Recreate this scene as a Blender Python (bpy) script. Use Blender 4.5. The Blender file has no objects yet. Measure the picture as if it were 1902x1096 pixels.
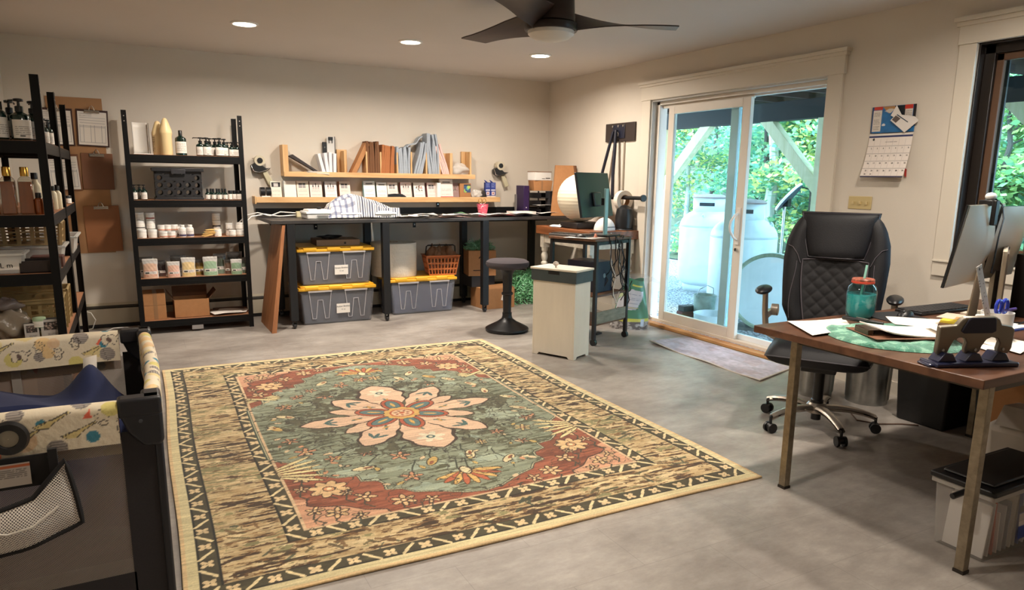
import bpy, math, random
import numpy as np
from mathutils import Vector, Matrix, Euler

SC = bpy.context.scene
COL = SC.collection
PI = math.pi
def rad(a): return math.radians(a)
def lin(c):
    return tuple((x/12.92 if x <= .04045 else ((x+.055)/1.055)**2.4) for x in c)
def rgb(r, g, b): return lin((r/255., g/255., b/255.)) + (1.,)

# ---------------------------------------------------------------- camera
cam_d = bpy.data.cameras.new('camera'); cam = bpy.data.objects.new('camera', cam_d); COL.objects.link(cam)
RV = Vector((0.87741476, -0.47951847, 0.01433091)); UV = Vector((0.08078794, 0.17713856, 0.98086454)); FV = Vector((0.47288122, 0.85946726, -0.1941633))
m = Matrix((RV, UV, -FV)).transposed().to_4x4(); m.translation = (0, 0, 1.3575)
cam.matrix_world = m
cam_d.sensor_fit = 'HORIZONTAL'; cam_d.sensor_width = 36.
cam_d.lens = 1319.92/1902*36.
cam_d.shift_x = -(970.7-951)/1902.; cam_d.shift_y = (593.4-548)/1902.
cam_d.clip_start = .05; cam_d.clip_end = 200
SC.camera = cam

# ---------------------------------------------------------------- world, light, exposure
w = bpy.data.worlds.new('sky'); SC.world = w; w.use_nodes = True
nt = w.node_tree; nt.nodes.clear()
out = nt.nodes.new('ShaderNodeOutputWorld'); bg = nt.nodes.new('ShaderNodeBackground')
tc = nt.nodes.new('ShaderNodeTexCoord'); sp = nt.nodes.new('ShaderNodeSeparateXYZ'); cr = nt.nodes.new('ShaderNodeValToRGB')
nt.links.new(tc.outputs['Generated'], sp.inputs[0]); nt.links.new(sp.outputs['Z'], cr.inputs[0])
cr.color_ramp.elements[0].position = .0; cr.color_ramp.elements[0].color = (.58, .77, .96, 1)
cr.color_ramp.elements[1].position = .6; cr.color_ramp.elements[1].color = (.45, .68, 1., 1)
nt.links.new(cr.outputs[0], bg.inputs[0]); bg.inputs[1].default_value = 17.
nt.links.new(bg.outputs[0], out.inputs[0])
SC.view_settings.view_transform = 'Standard'; SC.view_settings.look = 'None'
SC.view_settings.exposure = 0.0; SC.view_settings.gamma = 1.0; SC.view_settings.use_curve_mapping = False
SC.cycles.max_bounces = 8; SC.cycles.diffuse_bounces = 5; SC.cycles.transparent_max_bounces = 16
SC.cycles.sample_clamp_indirect = 6
try:
    SC.cycles.use_denoising = True; SC.cycles.denoiser = 'OPENIMAGEDENOISE'
except Exception: pass

def sun(e, rot, ang, col):
    d = bpy.data.lights.new('sun', 'SUN'); d.energy = e; d.angle = rad(ang); d.color = col
    o = bpy.data.objects.new('sun', d); COL.objects.link(o); o.rotation_euler = rot; o.location = (12, 6, 9)
sun(9, (rad(40), rad(6), rad(-150)), 6, (1, .93, .78))

LAMP_W = 31.
XR, YB, H, XL, YF = 4.308, 7.273, 2.438, -.82, -1.6

# ---------------------------------------------------------------- materials
MATS = {}
def M(name, c, rough=.6, metal=0., spec=None, alpha=1., noise=None, bump=None, trans=0., ior=None, emis=None, coat=0., vcol=False, sheen=0.):
    """c: sRGB 0-255 triple; noise=(scale, amount, (sx,sy,sz)); bump=(scale, strength)"""
    if name in MATS: return MATS[name]
    mt = bpy.data.materials.new(name); mt.use_nodes = True; MATS[name] = mt
    n = mt.node_tree.nodes; l = mt.node_tree.links
    b = n['Principled BSDF']; col = rgb(*c)
    b.inputs['Base Color'].default_value = col
    b.inputs['Roughness'].default_value = rough; b.inputs['Metallic'].default_value = metal
    if spec is not None: b.inputs['Specular IOR Level'].default_value = spec
    if alpha < 1: b.inputs['Alpha'].default_value = alpha
    if trans: b.inputs['Transmission Weight'].default_value = trans
    if ior: b.inputs['IOR'].default_value = ior
    if coat: b.inputs['Coat Weight'].default_value = coat; b.inputs['Coat Roughness'].default_value = .15
    if sheen: b.inputs['Sheen Weight'].default_value = sheen
    if emis: b.inputs['Emission Color'].default_value = rgb(*emis[0]); b.inputs['Emission Strength'].default_value = emis[1]
    src = None
    if vcol:
        a = n.new('ShaderNodeVertexColor'); a.layer_name = 'paint'; src = a.outputs[0]
        l.new(src, b.inputs['Base Color'])
    if noise or bump:
        tx = n.new('ShaderNodeTexCoord')
    if noise:
        sc, am, st = noise[0], noise[1], (noise[2] if len(noise) > 2 else (1, 1, 1))
        mp = n.new('ShaderNodeMapping'); mp.inputs['Scale'].default_value = st; l.new(tx.outputs['Object'], mp.inputs[0])
        nz = n.new('ShaderNodeTexNoise'); nz.inputs['Scale'].default_value = sc; nz.inputs['Detail'].default_value = 6; nz.inputs['Roughness'].default_value = .62
        l.new(mp.outputs[0], nz.inputs[0])
        rm = n.new('ShaderNodeMapRange'); rm.inputs[1].default_value = .3; rm.inputs[2].default_value = .7
        rm.inputs[3].default_value = 1-am; rm.inputs[4].default_value = 1+am; l.new(nz.outputs[0], rm.inputs[0])
        mx = n.new('ShaderNodeMix'); mx.data_type = 'RGBA'; mx.blend_type = 'MULTIPLY'; mx.inputs[0].default_value = 1
        if src: l.new(src, mx.inputs[6])
        else: mx.inputs[6].default_value = col
        l.new(rm.outputs[0], mx.inputs[7]); l.new(mx.outputs[2], b.inputs['Base Color'])
    if bump:
        nz = n.new('ShaderNodeTexNoise'); nz.inputs['Scale'].default_value = bump[0]; nz.inputs['Detail'].default_value = 4
        l.new(tx.outputs['Object'], nz.inputs[0]); bp = n.new('ShaderNodeBump'); bp.inputs['Strength'].default_value = bump[1]; bp.inputs['Distance'].default_value = .01
        l.new(nz.outputs[0], bp.inputs['Height']); l.new(bp.outputs[0], b.inputs['Normal'])
    return mt

def wood_mat(name, c1, c2, scale, axis, rough=.5, dist=3., ring=6.):
    if name in MATS: return MATS[name]
    mt = bpy.data.materials.new(name); mt.use_nodes = True; MATS[name] = mt
    n = mt.node_tree.nodes; l = mt.node_tree.links; b = n['Principled BSDF']
    tx = n.new('ShaderNodeTexCoord'); mp = n.new('ShaderNodeMapping')
    s = [ring]*3; s[axis] = .35*ring/3; mp.inputs['Scale'].default_value = s; l.new(tx.outputs['Object'], mp.inputs[0])
    nz = n.new('ShaderNodeTexNoise'); nz.inputs['Scale'].default_value = scale; nz.inputs['Detail'].default_value = 8; nz.inputs['Distortion'].default_value = dist*.3
    l.new(mp.outputs[0], nz.inputs[0])
    rp = n.new('ShaderNodeValToRGB'); rp.color_ramp.elements[0].position = .33; rp.color_ramp.elements[1].position = .68
    rp.color_ramp.elements[0].color = rgb(*c2); rp.color_ramp.elements[1].color = rgb(*c1)
    l.new(nz.outputs[0], rp.inputs[0]); l.new(rp.outputs[0], b.inputs['Base Color']); b.inputs['Roughness'].default_value = rough
    return mt

def glass_mat(name, c, tint_alpha=.12, rough=0.02):
    """thin pane: straight-through with a clear Fresnel reflection"""
    if name in MATS: return MATS[name]
    mt = bpy.data.materials.new(name); mt.use_nodes = True; MATS[name] = mt
    n = mt.node_tree.nodes; l = mt.node_tree.links; n.clear()
    o = n.new('ShaderNodeOutputMaterial'); t = n.new('ShaderNodeBsdfTransparent'); t.inputs[0].default_value = rgb(*c)
    g = n.new('ShaderNodeBsdfGlossy'); g.inputs['Roughness'].default_value = rough; lw = n.new('ShaderNodeLayerWeight'); lw.inputs[0].default_value = .5; f = n.new('ShaderNodeMath'); f.operation = 'POWER'; f.inputs[1].default_value = 4.; l.new(lw.outputs['Facing'], f.inputs[0])
    ml = n.new('ShaderNodeMath'); ml.operation = 'MULTIPLY_ADD'; ml.inputs[1].default_value = .8; ml.inputs[2].default_value = tint_alpha
    ml.use_clamp = True
    mx = n.new('ShaderNodeMixShader'); l.new(f.outputs[0], ml.inputs[0]); l.new(ml.outputs[0], mx.inputs[0]); l.new(t.outputs[0], mx.inputs[1]); l.new(g.outputs[0], mx.inputs[2]); l.new(mx.outputs[0], o.inputs[0])
    return mt

def mesh_mat(name, c, pitch, fill, axes=(0, 2)):
    """woven netting: small holes that are really see-through"""
    if name in MATS: return MATS[name]
    mt = bpy.data.materials.new(name); mt.use_nodes = True; MATS[name] = mt
    n = mt.node_tree.nodes; l = mt.node_tree.links; b = n['Principled BSDF']
    b.inputs['Base Color'].default_value = rgb(*c); b.inputs['Roughness'].default_value = .8
    tx = n.new('ShaderNodeTexCoord'); sp = n.new('ShaderNodeSeparateXYZ'); l.new(tx.outputs['Object'], sp.inputs[0])
    def mth(op, a, bb=None, cc=None):
        q = n.new('ShaderNodeMath'); q.operation = op
        for i, v in enumerate((a, bb, cc)):
            if v is None: continue
            if isinstance(v, (int, float)): q.inputs[i].default_value = v
            else: l.new(v, q.inputs[i])
        return q.outputs[0]
    k = 2*PI/pitch
    a = mth('SINE', mth('MULTIPLY', sp.outputs[axes[0]], k)); z = mth('SINE', mth('MULTIPLY', sp.outputs[axes[1]], k))
    p = mth('MULTIPLY', a, z)
    al = mth('LESS_THAN', p, fill)
    l.new(al, b.inputs['Alpha'])
    return mt

# ---------------------------------------------------------------- mesh builder
class G:
    def __init__(s): s.v = []; s.f = []; s.mi = []; s.m = 0
    def add(s, vs, fs, M4=None):
        k = len(s.v)
        if M4 is not None: vs = [tuple(M4 @ Vector(p)) for p in vs]
        s.v += [tuple(p) for p in vs]; s.f += [tuple(i+k for i in q) for q in fs]; s.mi += [s.m]*len(fs)
        return s
    def box(s, x0, x1, y0, y1, z0, z1, M4=None):
        return s.add([(x0,y0,z0),(x1,y0,z0),(x1,y1,z0),(x0,y1,z0),(x0,y0,z1),(x1,y0,z1),(x1,y1,z1),(x0,y1,z1)],
                     [(0,3,2,1),(4,5,6,7),(0,1,5,4),(1,2,6,5),(2,3,7,6),(3,0,4,7)], M4)
    def frus(s, b, t, z0, z1, M4=None):
        """b,t=(x0,x1,y0,y1) bottom and top rectangles"""
        return s.add([(b[0],b[2],z0),(b[1],b[2],z0),(b[1],b[3],z0),(b[0],b[3],z0),(t[0],t[2],z1),(t[1],t[2],z1),(t[1],t[3],z1),(t[0],t[3],z1)],
                     [(0,3,2,1),(4,5,6,7),(0,1,5,4),(1,2,6,5),(2,3,7,6),(3,0,4,7)], M4)
    def prism(s, poly, axis, a, b, M4=None):
        n = len(poly)
        def P(q, t): return {'x': (t, q[0], q[1]), 'y': (q[0], t, q[1]), 'z': (q[0], q[1], t)}[axis]
        vs = [P(q, a) for q in poly] + [P(q, b) for q in poly]
        fs = [tuple(range(n))[::-1], tuple(range(n, 2*n))] + [(i, (i+1) % n, n+(i+1) % n, n+i) for i in range(n)]
        return s.add(vs, fs, M4)
    def lathe(s, prof, c=(0,0,0), n=20, M4=None, cap=True):
        vs = []; fs = []
        for r, z in prof:
            for i in range(n):
                a = 2*PI*i/n; vs.append((c[0]+r*math.cos(a), c[1]+r*math.sin(a), c[2]+z))
        for j in range(len(prof)-1):
            for i in range(n):
                fs.append((j*n+i, j*n+(i+1) % n, (j+1)*n+(i+1) % n, (j+1)*n+i))
        if cap:
            fs.append(tuple(range(n))[::-1]); k = (len(prof)-1)*n; fs.append(tuple(range(k, k+n)))
        return s.add(vs, fs, M4)
    def cyl(s, p0, p1, r0, r1=None, n=12, cap=True):
        p0 = Vector(p0); p1 = Vector(p1); d = p1-p0; L = d.length
        q = d.to_track_quat('Z', 'Y').to_matrix().to_4x4(); q.translation = p0
        return s.lathe([(r0, 0), (r0 if r1 is None else r1, L)], n=n, M4=q, cap=cap)
    def tube(s, pts, r, n=6, closed=False):
        pts = [Vector(p) for p in pts]; k = len(pts); vs = []; fs = []
        up = Vector((0, 0, 1)); last = None
        for i, p in enumerate(pts):
            t = (pts[(i+1) % k] if (closed or i < k-1) else p) - (pts[i-1] if (closed or i > 0) else p)
            t.normalize()
            if last is None:
                a = t.cross(up) if abs(t.z) < .95 else t.cross(Vector((1, 0, 0)))
            else: a = last - t*last.dot(t)
            a.normalize(); last = a; b = t.cross(a)
            rr = r[i] if isinstance(r, (list, tuple)) else r
            for j in range(n):
                an = 2*PI*j/n; vs.append(p+a*math.cos(an)*rr+b*math.sin(an)*rr)
        for i in range(k if closed else k-1):
            for j in range(n):
                i2 = (i+1) % k; fs.append((i*n+j, i*n+(j+1) % n, i2*n+(j+1) % n, i2*n+j))
        if not closed:
            fs.append(tuple(range(n))[::-1]); fs.append(tuple(range((k-1)*n, k*n)))
        return s.add(vs, fs)
    def ell(s, c, r, n=16, m=10, M4=None, z0=-1.):
        """ellipsoid; z0 cuts the bottom"""
        prof = []
        a0 = math.asin(max(-1, z0))
        for i in range(m+1):
            a = a0+(PI/2-a0)*i/m; prof.append((max(math.cos(a), .001), math.sin(a)))
        T = Matrix.Translation(c) @ Matrix.Diagonal((r[0], r[1], r[2], 1))
        if M4 is not None: T = M4 @ T
        return s.lathe(prof, n=n, M4=T)
    def grid(s, fn, nu, nv, M4=None, flip=False):
        vs = [fn(i/nu, j/nv) for j in range(nv+1) for i in range(nu+1)]
        fs = []
        for j in range(nv):
            for i in range(nu):
                a = j*(nu+1)+i; q = (a, a+1, a+nu+2, a+nu+1); fs.append(q[::-1] if flip else q)
        return s.add(vs, fs, M4)
    def slab(s, fn, nu, nv, t, M4=None):
        """a sheet with thickness t (downwards)"""
        s.grid(fn, nu, nv, M4); s.grid(lambda u, v: (lambda p: (p[0], p[1], p[2]-t))(fn(u, v)), nu, nv, M4, True)
        def edge(pts):
            k = len(pts); vs = pts+[(p[0], p[1], p[2]-t) for p in pts]
            s.add(vs, [(i, i+k, i+k+1, i+1) for i in range(k-1)], M4)
        edge([fn(i/nu, 0) for i in range(nu+1)]); edge([fn(1, j/nv) for j in range(nv+1)])
        edge([fn(1-i/nu, 1) for i in range(nu+1)]); edge([fn(0, 1-j/nv) for j in range(nv+1)])
        return s

def obj(name, g, mat, parent=None, loc=(0,0,0), rot=(0,0,0), bevel=0, seg=2, smooth=True, ang=40, solid=0, sub=0):
    me = bpy.data.meshes.new(name); me.from_pydata(g.v, [], g.f)
    mats = mat if isinstance(mat, (list, tuple)) else [mat]
    for q in mats: me.materials.append(q)
    if len(mats) > 1: me.polygons.foreach_set('material_index', g.mi)
    me.validate(); me.update()
    if smooth:
        me.polygons.foreach_set('use_smooth', [True]*len(me.polygons))
        me.set_sharp_from_angle(angle=rad(ang))
    o = bpy.data.objects.new(name, me); COL.objects.link(o)
    o.location = loc; o.rotation_euler = rot
    if parent: o.parent = parent
    if solid:
        md = o.modifiers.new('solid', 'SOLIDIFY'); md.thickness = solid; md.offset = -1
    if sub:
        md = o.modifiers.new('sub', 'SUBSURF'); md.levels = sub; md.render_levels = sub
    if bevel:
        md = o.modifiers.new('bevel', 'BEVEL'); md.width = bevel; md.segments = seg; md.limit_method = 'ANGLE'; md.angle_limit = rad(40)
    return o
def tag(o, label, cat, group=None):
    o['label'] = label; o['category'] = cat
    if group: o['group'] = group
    return o
def thing(name, label, cat, loc=(0,0,0), rz=0., group=None):
    o = bpy.data.objects.new(name, None); COL.objects.link(o); o.empty_display_size = .05
    o.location = loc; o.rotation_euler = (0, 0, rz)
    return tag(o, label, cat, group)
def st(o): o['kind'] = 'structure'; return o
def dup(root, loc, rz=None, label=None, group=None, scale=None):
    r = root.copy(); COL.objects.link(r); r.location = loc
    if rz is not None: r.rotation_euler = (0, 0, rz)
    if label: r['label'] = label
    if group: r['group'] = group
    if scale: r.scale = scale if isinstance(scale, tuple) else (scale,)*3
    for ch in list(root.children):
        c = ch.copy(); COL.objects.link(c); c.parent = r
        for gch in ch.children:
            d = gch.copy(); COL.objects.link(d); d.parent = c
    return r

# ---------------------------------------------------------------- painted surfaces (colour stored on a fine mesh grid)
class Canvas:
    def __init__(s, nx, ny, w, h, bg):
        s.nx, s.ny, s.w, s.h = nx, ny, w, h
        s.a = np.empty((ny, nx, 3)); s.a[:] = np.array(bg)/255.
        s.X, s.Y = np.meshgrid(np.linspace(0, w, nx), np.linspace(0, h, ny))
    def put(s, m, col, al=1.):
        c = np.array(col)/255. if not callable(col) else col
        s.a[m] = s.a[m]*(1-al)+c*al
    def _bb(s, x0, x1, y0, y1):
        i0 = max(0, int(x0/s.w*(s.nx-1))-1); i1 = min(s.nx, int(x1/s.w*(s.nx-1))+3); j0 = max(0, int(y0/s.h*(s.ny-1))-1); j1 = min(s.ny, int(y1/s.h*(s.ny-1))+3)
        return slice(j0, max(j0, j1)), slice(i0, max(i0, i1))
    def rect(s, x0, x1, y0, y1, col, al=1.):
        m = (s.X >= x0) & (s.X <= x1) & (s.Y >= y0) & (s.Y <= y1); s.put(m, col, al)
    def pmask(s, pts, sl=None):
        xs = [p[0] for p in pts]; ys = [p[1] for p in pts]
        sl = s._bb(min(xs), max(xs), min(ys), max(ys)); X = s.X[sl]; Y = s.Y[sl]; ins = np.zeros(X.shape, bool); n = len(pts)
        for i in range(n):
            xa, ya = pts[i]; xb, yb = pts[(i+1) % n]
            if ya == yb: continue
            c = ((Y < ya) != (Y < yb)) & (X < (xb-xa)*(Y-ya)/(yb-ya)+xa); ins ^= c
        return sl, ins
    def poly(s, pts, col, al=1.):
        sl, m = s.pmask(pts); sub = s.a[sl]; sub[m] = sub[m]*(1-al)+np.array(col)/255.*al
    def ell(s, cx, cy, rx, ry, col, rot=0., al=1., ring=None):
        R = max(rx, ry)*1.05; sl = s._bb(cx-R, cx+R, cy-R, cy+R); X = s.X[sl]-cx; Y = s.Y[sl]-cy
        c, d = math.cos(rot), math.sin(rot); u = (X*c+Y*d)/rx; v = (-X*d+Y*c)/ry; q = u*u+v*v
        m = q <= 1
        if ring: m &= q >= (1-ring)**2
        sub = s.a[sl]; sub[m] = sub[m]*(1-al)+np.array(col)/255.*al
    def line(s, pts, wd, col, al=1.):
        for (x0, y0), (x1, y1) in zip(pts[:-1], pts[1:]):
            sl = s._bb(min(x0, x1)-wd, max(x0, x1)+wd, min(y0, y1)-wd, max(y0, y1)+wd); X = s.X[sl]; Y = s.Y[sl]
            dx, dy = x1-x0, y1-y0; L = dx*dx+dy*dy+1e-12; t = np.clip(((X-x0)*dx+(Y-y0)*dy)/L, 0, 1)
            m = (X-x0-t*dx)**2+(Y-y0-t*dy)**2 <= (wd/2)**2; sub = s.a[sl]; sub[m] = sub[m]*(1-al)+np.array(col)/255.*al
    def text_rows(s, x0, x1, y0, y1, n, wd, col, rnd, al=.8):
        for i in range(n):
            y = y1-(y1-y0)*(i+.5)/n; x = x0
            while x < x1-wd:
                L = rnd.uniform(1, 4)*wd; s.line([(x, y), (min(x+L, x1), y)], wd*.6, col, al); x += L+wd*.9
def vnoise(nx, ny, cx, cy, seed, octv=4):
    """smooth noise 0..1, cx,cy: number of cells"""
    rs = np.random.RandomState(seed); o = np.zeros((ny, nx)); tot = 0; amp = 1.
    for k in range(octv):
        gx, gy = int(cx*2**k)+2, int(cy*2**k)+2; g = rs.rand(gy, gx)
        x = np.linspace(0, gx-1.001, nx); y = np.linspace(0, gy-1.001, ny); xi = x.astype(int); yi = y.astype(int)
        fx = x-xi; fy = y-yi; fx = fx*fx*(3-2*fx); fy = fy*fy*(3-2*fy)
        a = g[yi][:, xi]; b = g[yi][:, xi+1]; c = g[yi+1][:, xi]; d = g[yi+1][:, xi+1]
        o += amp*((a*(1-fx)+b*fx)*(1-fy)[:, None]+(c*(1-fx)+d*fx)*fy[:, None]); tot += amp; amp *= .55
    return o/tot
def painted(name, cv, mat, parent=None, loc=(0,0,0), rot=(0,0,0), fn=None, thick=0.):
    """grid mesh coloured by the canvas; default plane lies in local x (right) and y (up) unless fn(x,y) arrays -> xyz arrays"""
    nx, ny = cv.nx, cv.ny
    if fn is None: V = np.stack([cv.X, cv.Y, np.zeros_like(cv.X)], -1)
    else: V = np.stack(fn(cv.X, cv.Y), -1)
    V = V.reshape(-1, 3)
    ii, jj = np.meshgrid(np.arange(nx-1), np.arange(ny-1)); a = (jj*nx+ii).ravel()
    F = np.stack([a, a+1, a+nx+1, a+nx], -1)
    me = bpy.data.meshes.new(name)
    me.vertices.add(len(V)); me.vertices.foreach_set('co', V.astype(np.float32).ravel())
    me.loops.add(F.size); me.loops.foreach_set('vertex_index', F.astype(np.int32).ravel())
    me.polygons.add(len(F)); me.polygons.foreach_set('loop_start', (np.arange(len(F))*4).astype(np.int32))
    me.update(calc_edges=True)
    at = me.color_attributes.new('paint', 'FLOAT_COLOR', 'POINT')
    c = np.clip(cv.a, 0, 1).reshape(-1, 3); c = np.where(c <= .04045, c/12.92, ((c+.055)/1.055)**2.4)
    at.data.foreach_set('color', np.concatenate([c, np.ones((len(c), 1))], 1).astype(np.float32).ravel())
    me.polygons.foreach_set('use_smooth', [True]*len(F)); me.materials.append(mat)
    o = bpy.data.objects.new(name, me); COL.objects.link(o); o.location = loc; o.rotation_euler = rot
    if parent: o.parent = parent
    if thick:
        md = o.modifiers.new('solid', 'SOLIDIFY'); md.thickness = thick; md.offset = -1
    return o
def textg(g, s, size, M4, depth=.0004, bold=0.):
    cu = bpy.data.curves.new('t', 'FONT'); cu.body = s; cu.size = size; cu.extrude = depth; cu.offset = bold; cu.resolution_u = 2; cu.align_x = 'CENTER'
    o = bpy.data.objects.new('t', cu); COL.objects.link(o)
    me = bpy.data.meshes.new_from_object(o); k = [tuple(v.co) for v in me.vertices]; f = [tuple(p.vertices) for p in me.polygons]
    bpy.data.objects.remove(o); bpy.data.curves.remove(cu); bpy.data.meshes.remove(me)
    g.add(k, f, M4)
def frame(origin, xdir, ydir):
    """matrix whose local x,y follow the given directions"""
    x = Vector(xdir).normalized(); y = Vector(ydir).normalized(); z = x.cross(y)
    m = Matrix((x, y, z)).transposed().to_4x4(); m.translation = origin; return m
RND = random.Random(7)

# common materials
m_wall = M('wall_paint', (212, 203, 190), .85, bump=(180, .08), noise=(2.5, .02))
m_ceil = M('ceiling_paint', (204, 197, 190), .9, noise=(2, .015))
m_trim = M('trim_paint', (216, 207, 192), .5)
m_vinyl = M('door_vinyl', (226, 218, 206), .35)
m_black = M('black_steel', (9, 9, 10), .5, spec=.25, noise=(60, .15))
m_blackp = M('black_plastic', (22, 22, 24), .4)
m_dark = M('dark_plastic', (44, 44, 47), .5)
m_white = M('white_plastic', (232, 230, 226), .4)
m_paper = M('paper', (236, 230, 222), .8)
m_paint = M('printed', (255, 255, 255), .7, vcol=True)
m_paintg = M('printed_gloss', (255, 255, 255), .3, vcol=True)
m_board = M('particle_board', (158, 110, 78), .6, noise=(90, .18))
m_card = M('cardboard', (172, 122, 78), .8, noise=(30, .06))
m_card2 = M('cardboard_dark', (110, 72, 46), .85, noise=(40, .1))
m_kraft = M('kraft_paper', (150, 98, 60), .8, noise=(60, .12, (1, 1, 6)))
m_grayml = M('grey_mailer', (158, 166, 176), .55, noise=(40, .1))
m_pinkml = M('pink_mailer', (222, 186, 178), .6, noise=(40, .08))
m_chrome = M('chrome', (210, 208, 204), .22, 1.)
m_steel = M('brushed_steel', (168, 166, 164), .35, 1., noise=(50, .12))
m_clear = M('clear_plastic', (225, 228, 232), .12, 0, alpha=.16)
m_clearw = M('cloudy_plastic', (222, 220, 214), .3, 0, alpha=.5)
m_pine = wood_mat('pine_board', (222, 184, 134), (196, 150, 98), 2.2, 0, .55)
m_pinev = wood_mat('pine_board_upright', (222, 184, 134), (196, 150, 98), 2.2, 2, .55)
# ================================================================ ROOM SHELL
def wall_mat_floor():
    mt = bpy.data.materials.new('floor_tile'); mt.use_nodes = True
    n = mt.node_tree.nodes; l = mt.node_tree.links; b = n['Principled BSDF']
    tx = n.new('ShaderNodeTexCoord')
    def noise(sc, det, st=(1, 1, 1), ro=.6):
        mp = n.new('ShaderNodeMapping'); mp.inputs['Scale'].default_value = st; l.new(tx.outputs['Object'], mp.inputs[0])
        q = n.new('ShaderNodeTexNoise'); q.inputs['Scale'].default_value = sc; q.inputs['Detail'].default_value = det; q.inputs['Roughness'].default_value = ro; l.new(mp.outputs[0], q.inputs[0]); return q.outputs[0]
    r1 = n.new('ShaderNodeValToRGB'); e = r1.color_ramp.elements
    e[0].position = .3; e[0].color = rgb(122, 114, 108); e[1].position = .7; e[1].color = rgb(178, 172, 165)
    q = e.new(.5); q.color = rgb(150, 143, 136)
    l.new(noise(1.3, 9, (1, 1.6, 1), .68), r1.inputs[0])
    r2 = n.new('ShaderNodeMapRange'); r2.inputs[1].default_value = .42; r2.inputs[2].default_value = .75; r2.inputs[3].default_value = .93; r2.inputs[4].default_value = 1.18
    l.new(noise(9, 10, (1, 2.2, 1), .75), r2.inputs[0])
    mx = n.new('ShaderNodeMix'); mx.data_type = 'RGBA'; mx.blend_type = 'MULTIPLY'; mx.inputs[0].default_value = 1; l.new(r1.outputs[0], mx.inputs[6]); l.new(r2.outputs[0], mx.inputs[7])
    # tile joints 0.61 x 0.305
    br = n.new('ShaderNodeTexBrick'); br.inputs['Scale'].default_value = 1.; br.inputs['Brick Width'].default_value = .61; br.inputs['Row Height'].default_value = .305
    br.inputs['Mortar Size'].default_value = .0015; br.inputs['Color1'].default_value = (1, 1, 1, 1); br.inputs['Color2'].default_value = (.97, .97, .97, 1); br.inputs['Mortar'].default_value = (.8, .8, .8, 1)
    l.new(tx.outputs['Object'], br.inputs[0])
    m2 = n.new('ShaderNodeMix'); m2.data_type = 'RGBA'; m2.blend_type = 'MULTIPLY'; m2.inputs[0].default_value = 1; l.new(mx.outputs[2], m2.inputs[6]); l.new(br.outputs[0], m2.inputs[7])
    l.new(m2.outputs[2], b.inputs['Base Color'])
    rr = n.new('ShaderNodeMapRange'); rr.inputs[3].default_value = .3; rr.inputs[4].default_value = .55; l.new(noise(6, 6), rr.inputs[0]); l.new(rr.outputs[0], b.inputs['Roughness'])
    b.inputs['Specular IOR Level'].default_value = .45
    return mt
st(obj('floor', G().box(XL-.1, XR, YF-.1, YB+.1, -.12, 0), wall_mat_floor(), smooth=False))
st(obj('ceiling', G().box(XL-.1, XR+.14, YF-.1, YB+.1, H, H+.12), m_ceil, smooth=False))
st(obj('wall_back', G().box(XL-.1, XR+.14, YB, YB+.1, -.12, H), m_wall, smooth=False))
st(obj('wall_left', G().box(XL-.1, XL, YF, YB, 0, H), m_wall, smooth=False))
st(obj('wall_front', G().box(XL-.1, XR+.14, YF-.1, YF, -.12, H), m_wall, smooth=False))
# right wall with the patio door opening (y 3.49-5.41, z 0-2.083) and the window (y .95-2.49, z .9-2.15)
DY0, DY1, DZ = 3.49, 5.412, 2.083
WY0, WY1, WZ0, WZ1 = .75, 2.50, .90, 2.15
g = G(); X0, X1 = XR, XR+.14
g.box(X0, X1, DY1, YB, -.12, H); g.box(X0, X1, DY0, DY1, DZ, H); g.box(X0, X1, WY1, DY0, -.12, H)
g.box(X0, X1, WY0, WY1, WZ1, H); g.box(X0, X1, WY0, WY1, -.12, WZ0); g.box(X0, X1, YF, WY0, -.12, H); g.box(X0, X1, DY0, DY1, -.12, -.02)
st(obj('wall_right', g, m_wall, smooth=False))
# chair-rail style trim piece beside the door
st(obj('trim_1', G().box(XR-.02, XR, 5.56, 5.80, .93, .985).box(XR-.03, XR, 5.56, 5.80, .985, 1.0), m_trim, bevel=.002))
# door casing
g = G()
g.box(XR-.022, XR, DY1, DY1+.118, 0, DZ); g.box(XR-.022, XR, DY0-.122, DY0, 0, DZ)
st(obj('trim_2', g, m_trim, bevel=.002))
g = G(); g.box(XR-.03, XR, DY0-.135, DY1+.13, DZ, DZ+.148); g.box(XR-.042, XR, DY0-.15, DY1+.145, DZ+.118, DZ+.14); g.box(XR-.055, XR, DY0-.16, DY1+.155, DZ+.14, DZ+.165)
st(obj('trim_3', g, m_trim, bevel=.002))
# jamb lining
g = G(); g.box(XR-.005, XR+.14, DY1-.014, DY1, 0, DZ); g.box(XR-.005, XR+.14, DY0, DY0+.014, 0, DZ); g.box(XR-.005, XR+.14, DY0, DY1, DZ-.014, DZ)
st(obj('trim_4', g, M('jamb_paint', (206, 206, 202), .5)))
m_oak = wood_mat('oak_sill', (206, 158, 104), (176, 122, 72), 2.0, 1, .45)
st(obj('trim_5', G().box(XR-.035, XR+.05, DY0-.11, DY1+.09, 0, .03), m_oak, bevel=.006))
# baseboards
st(obj('baseboard_right', G().box(XR-.014, XR, DY1+.118, YB, 0, .09).box(XR-.014, XR, WY1, DY0-.122, 0, .09).box(XR-.014, XR, YF, WY1, 0, .09), m_trim))
# ---------------- sliding patio door
dr = bpy.data.objects.new('door_1', None); COL.objects.link(dr); dr.location = (XR+.05, 0, .03); st(dr)
m_glass = glass_mat('door_glass', (230, 243, 244), .035)
g = G(); z1 = DZ-.044
g.box(0, .09, DY1-.055, DY1-.014, 0, z1); g.box(0, .09, DY0+.014, DY0+.04, 0, z1); g.box(0, .09, DY0+.014, DY1-.014, z1-.03, z1); g.box(0, .09, DY0+.014, DY1-.014, 0, .03)
g.box(.035, .055, 4.25, DY1-.055, z1-.06, z1-.03)
obj('door_frame', g, m_vinyl, dr, bevel=.003)
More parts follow.
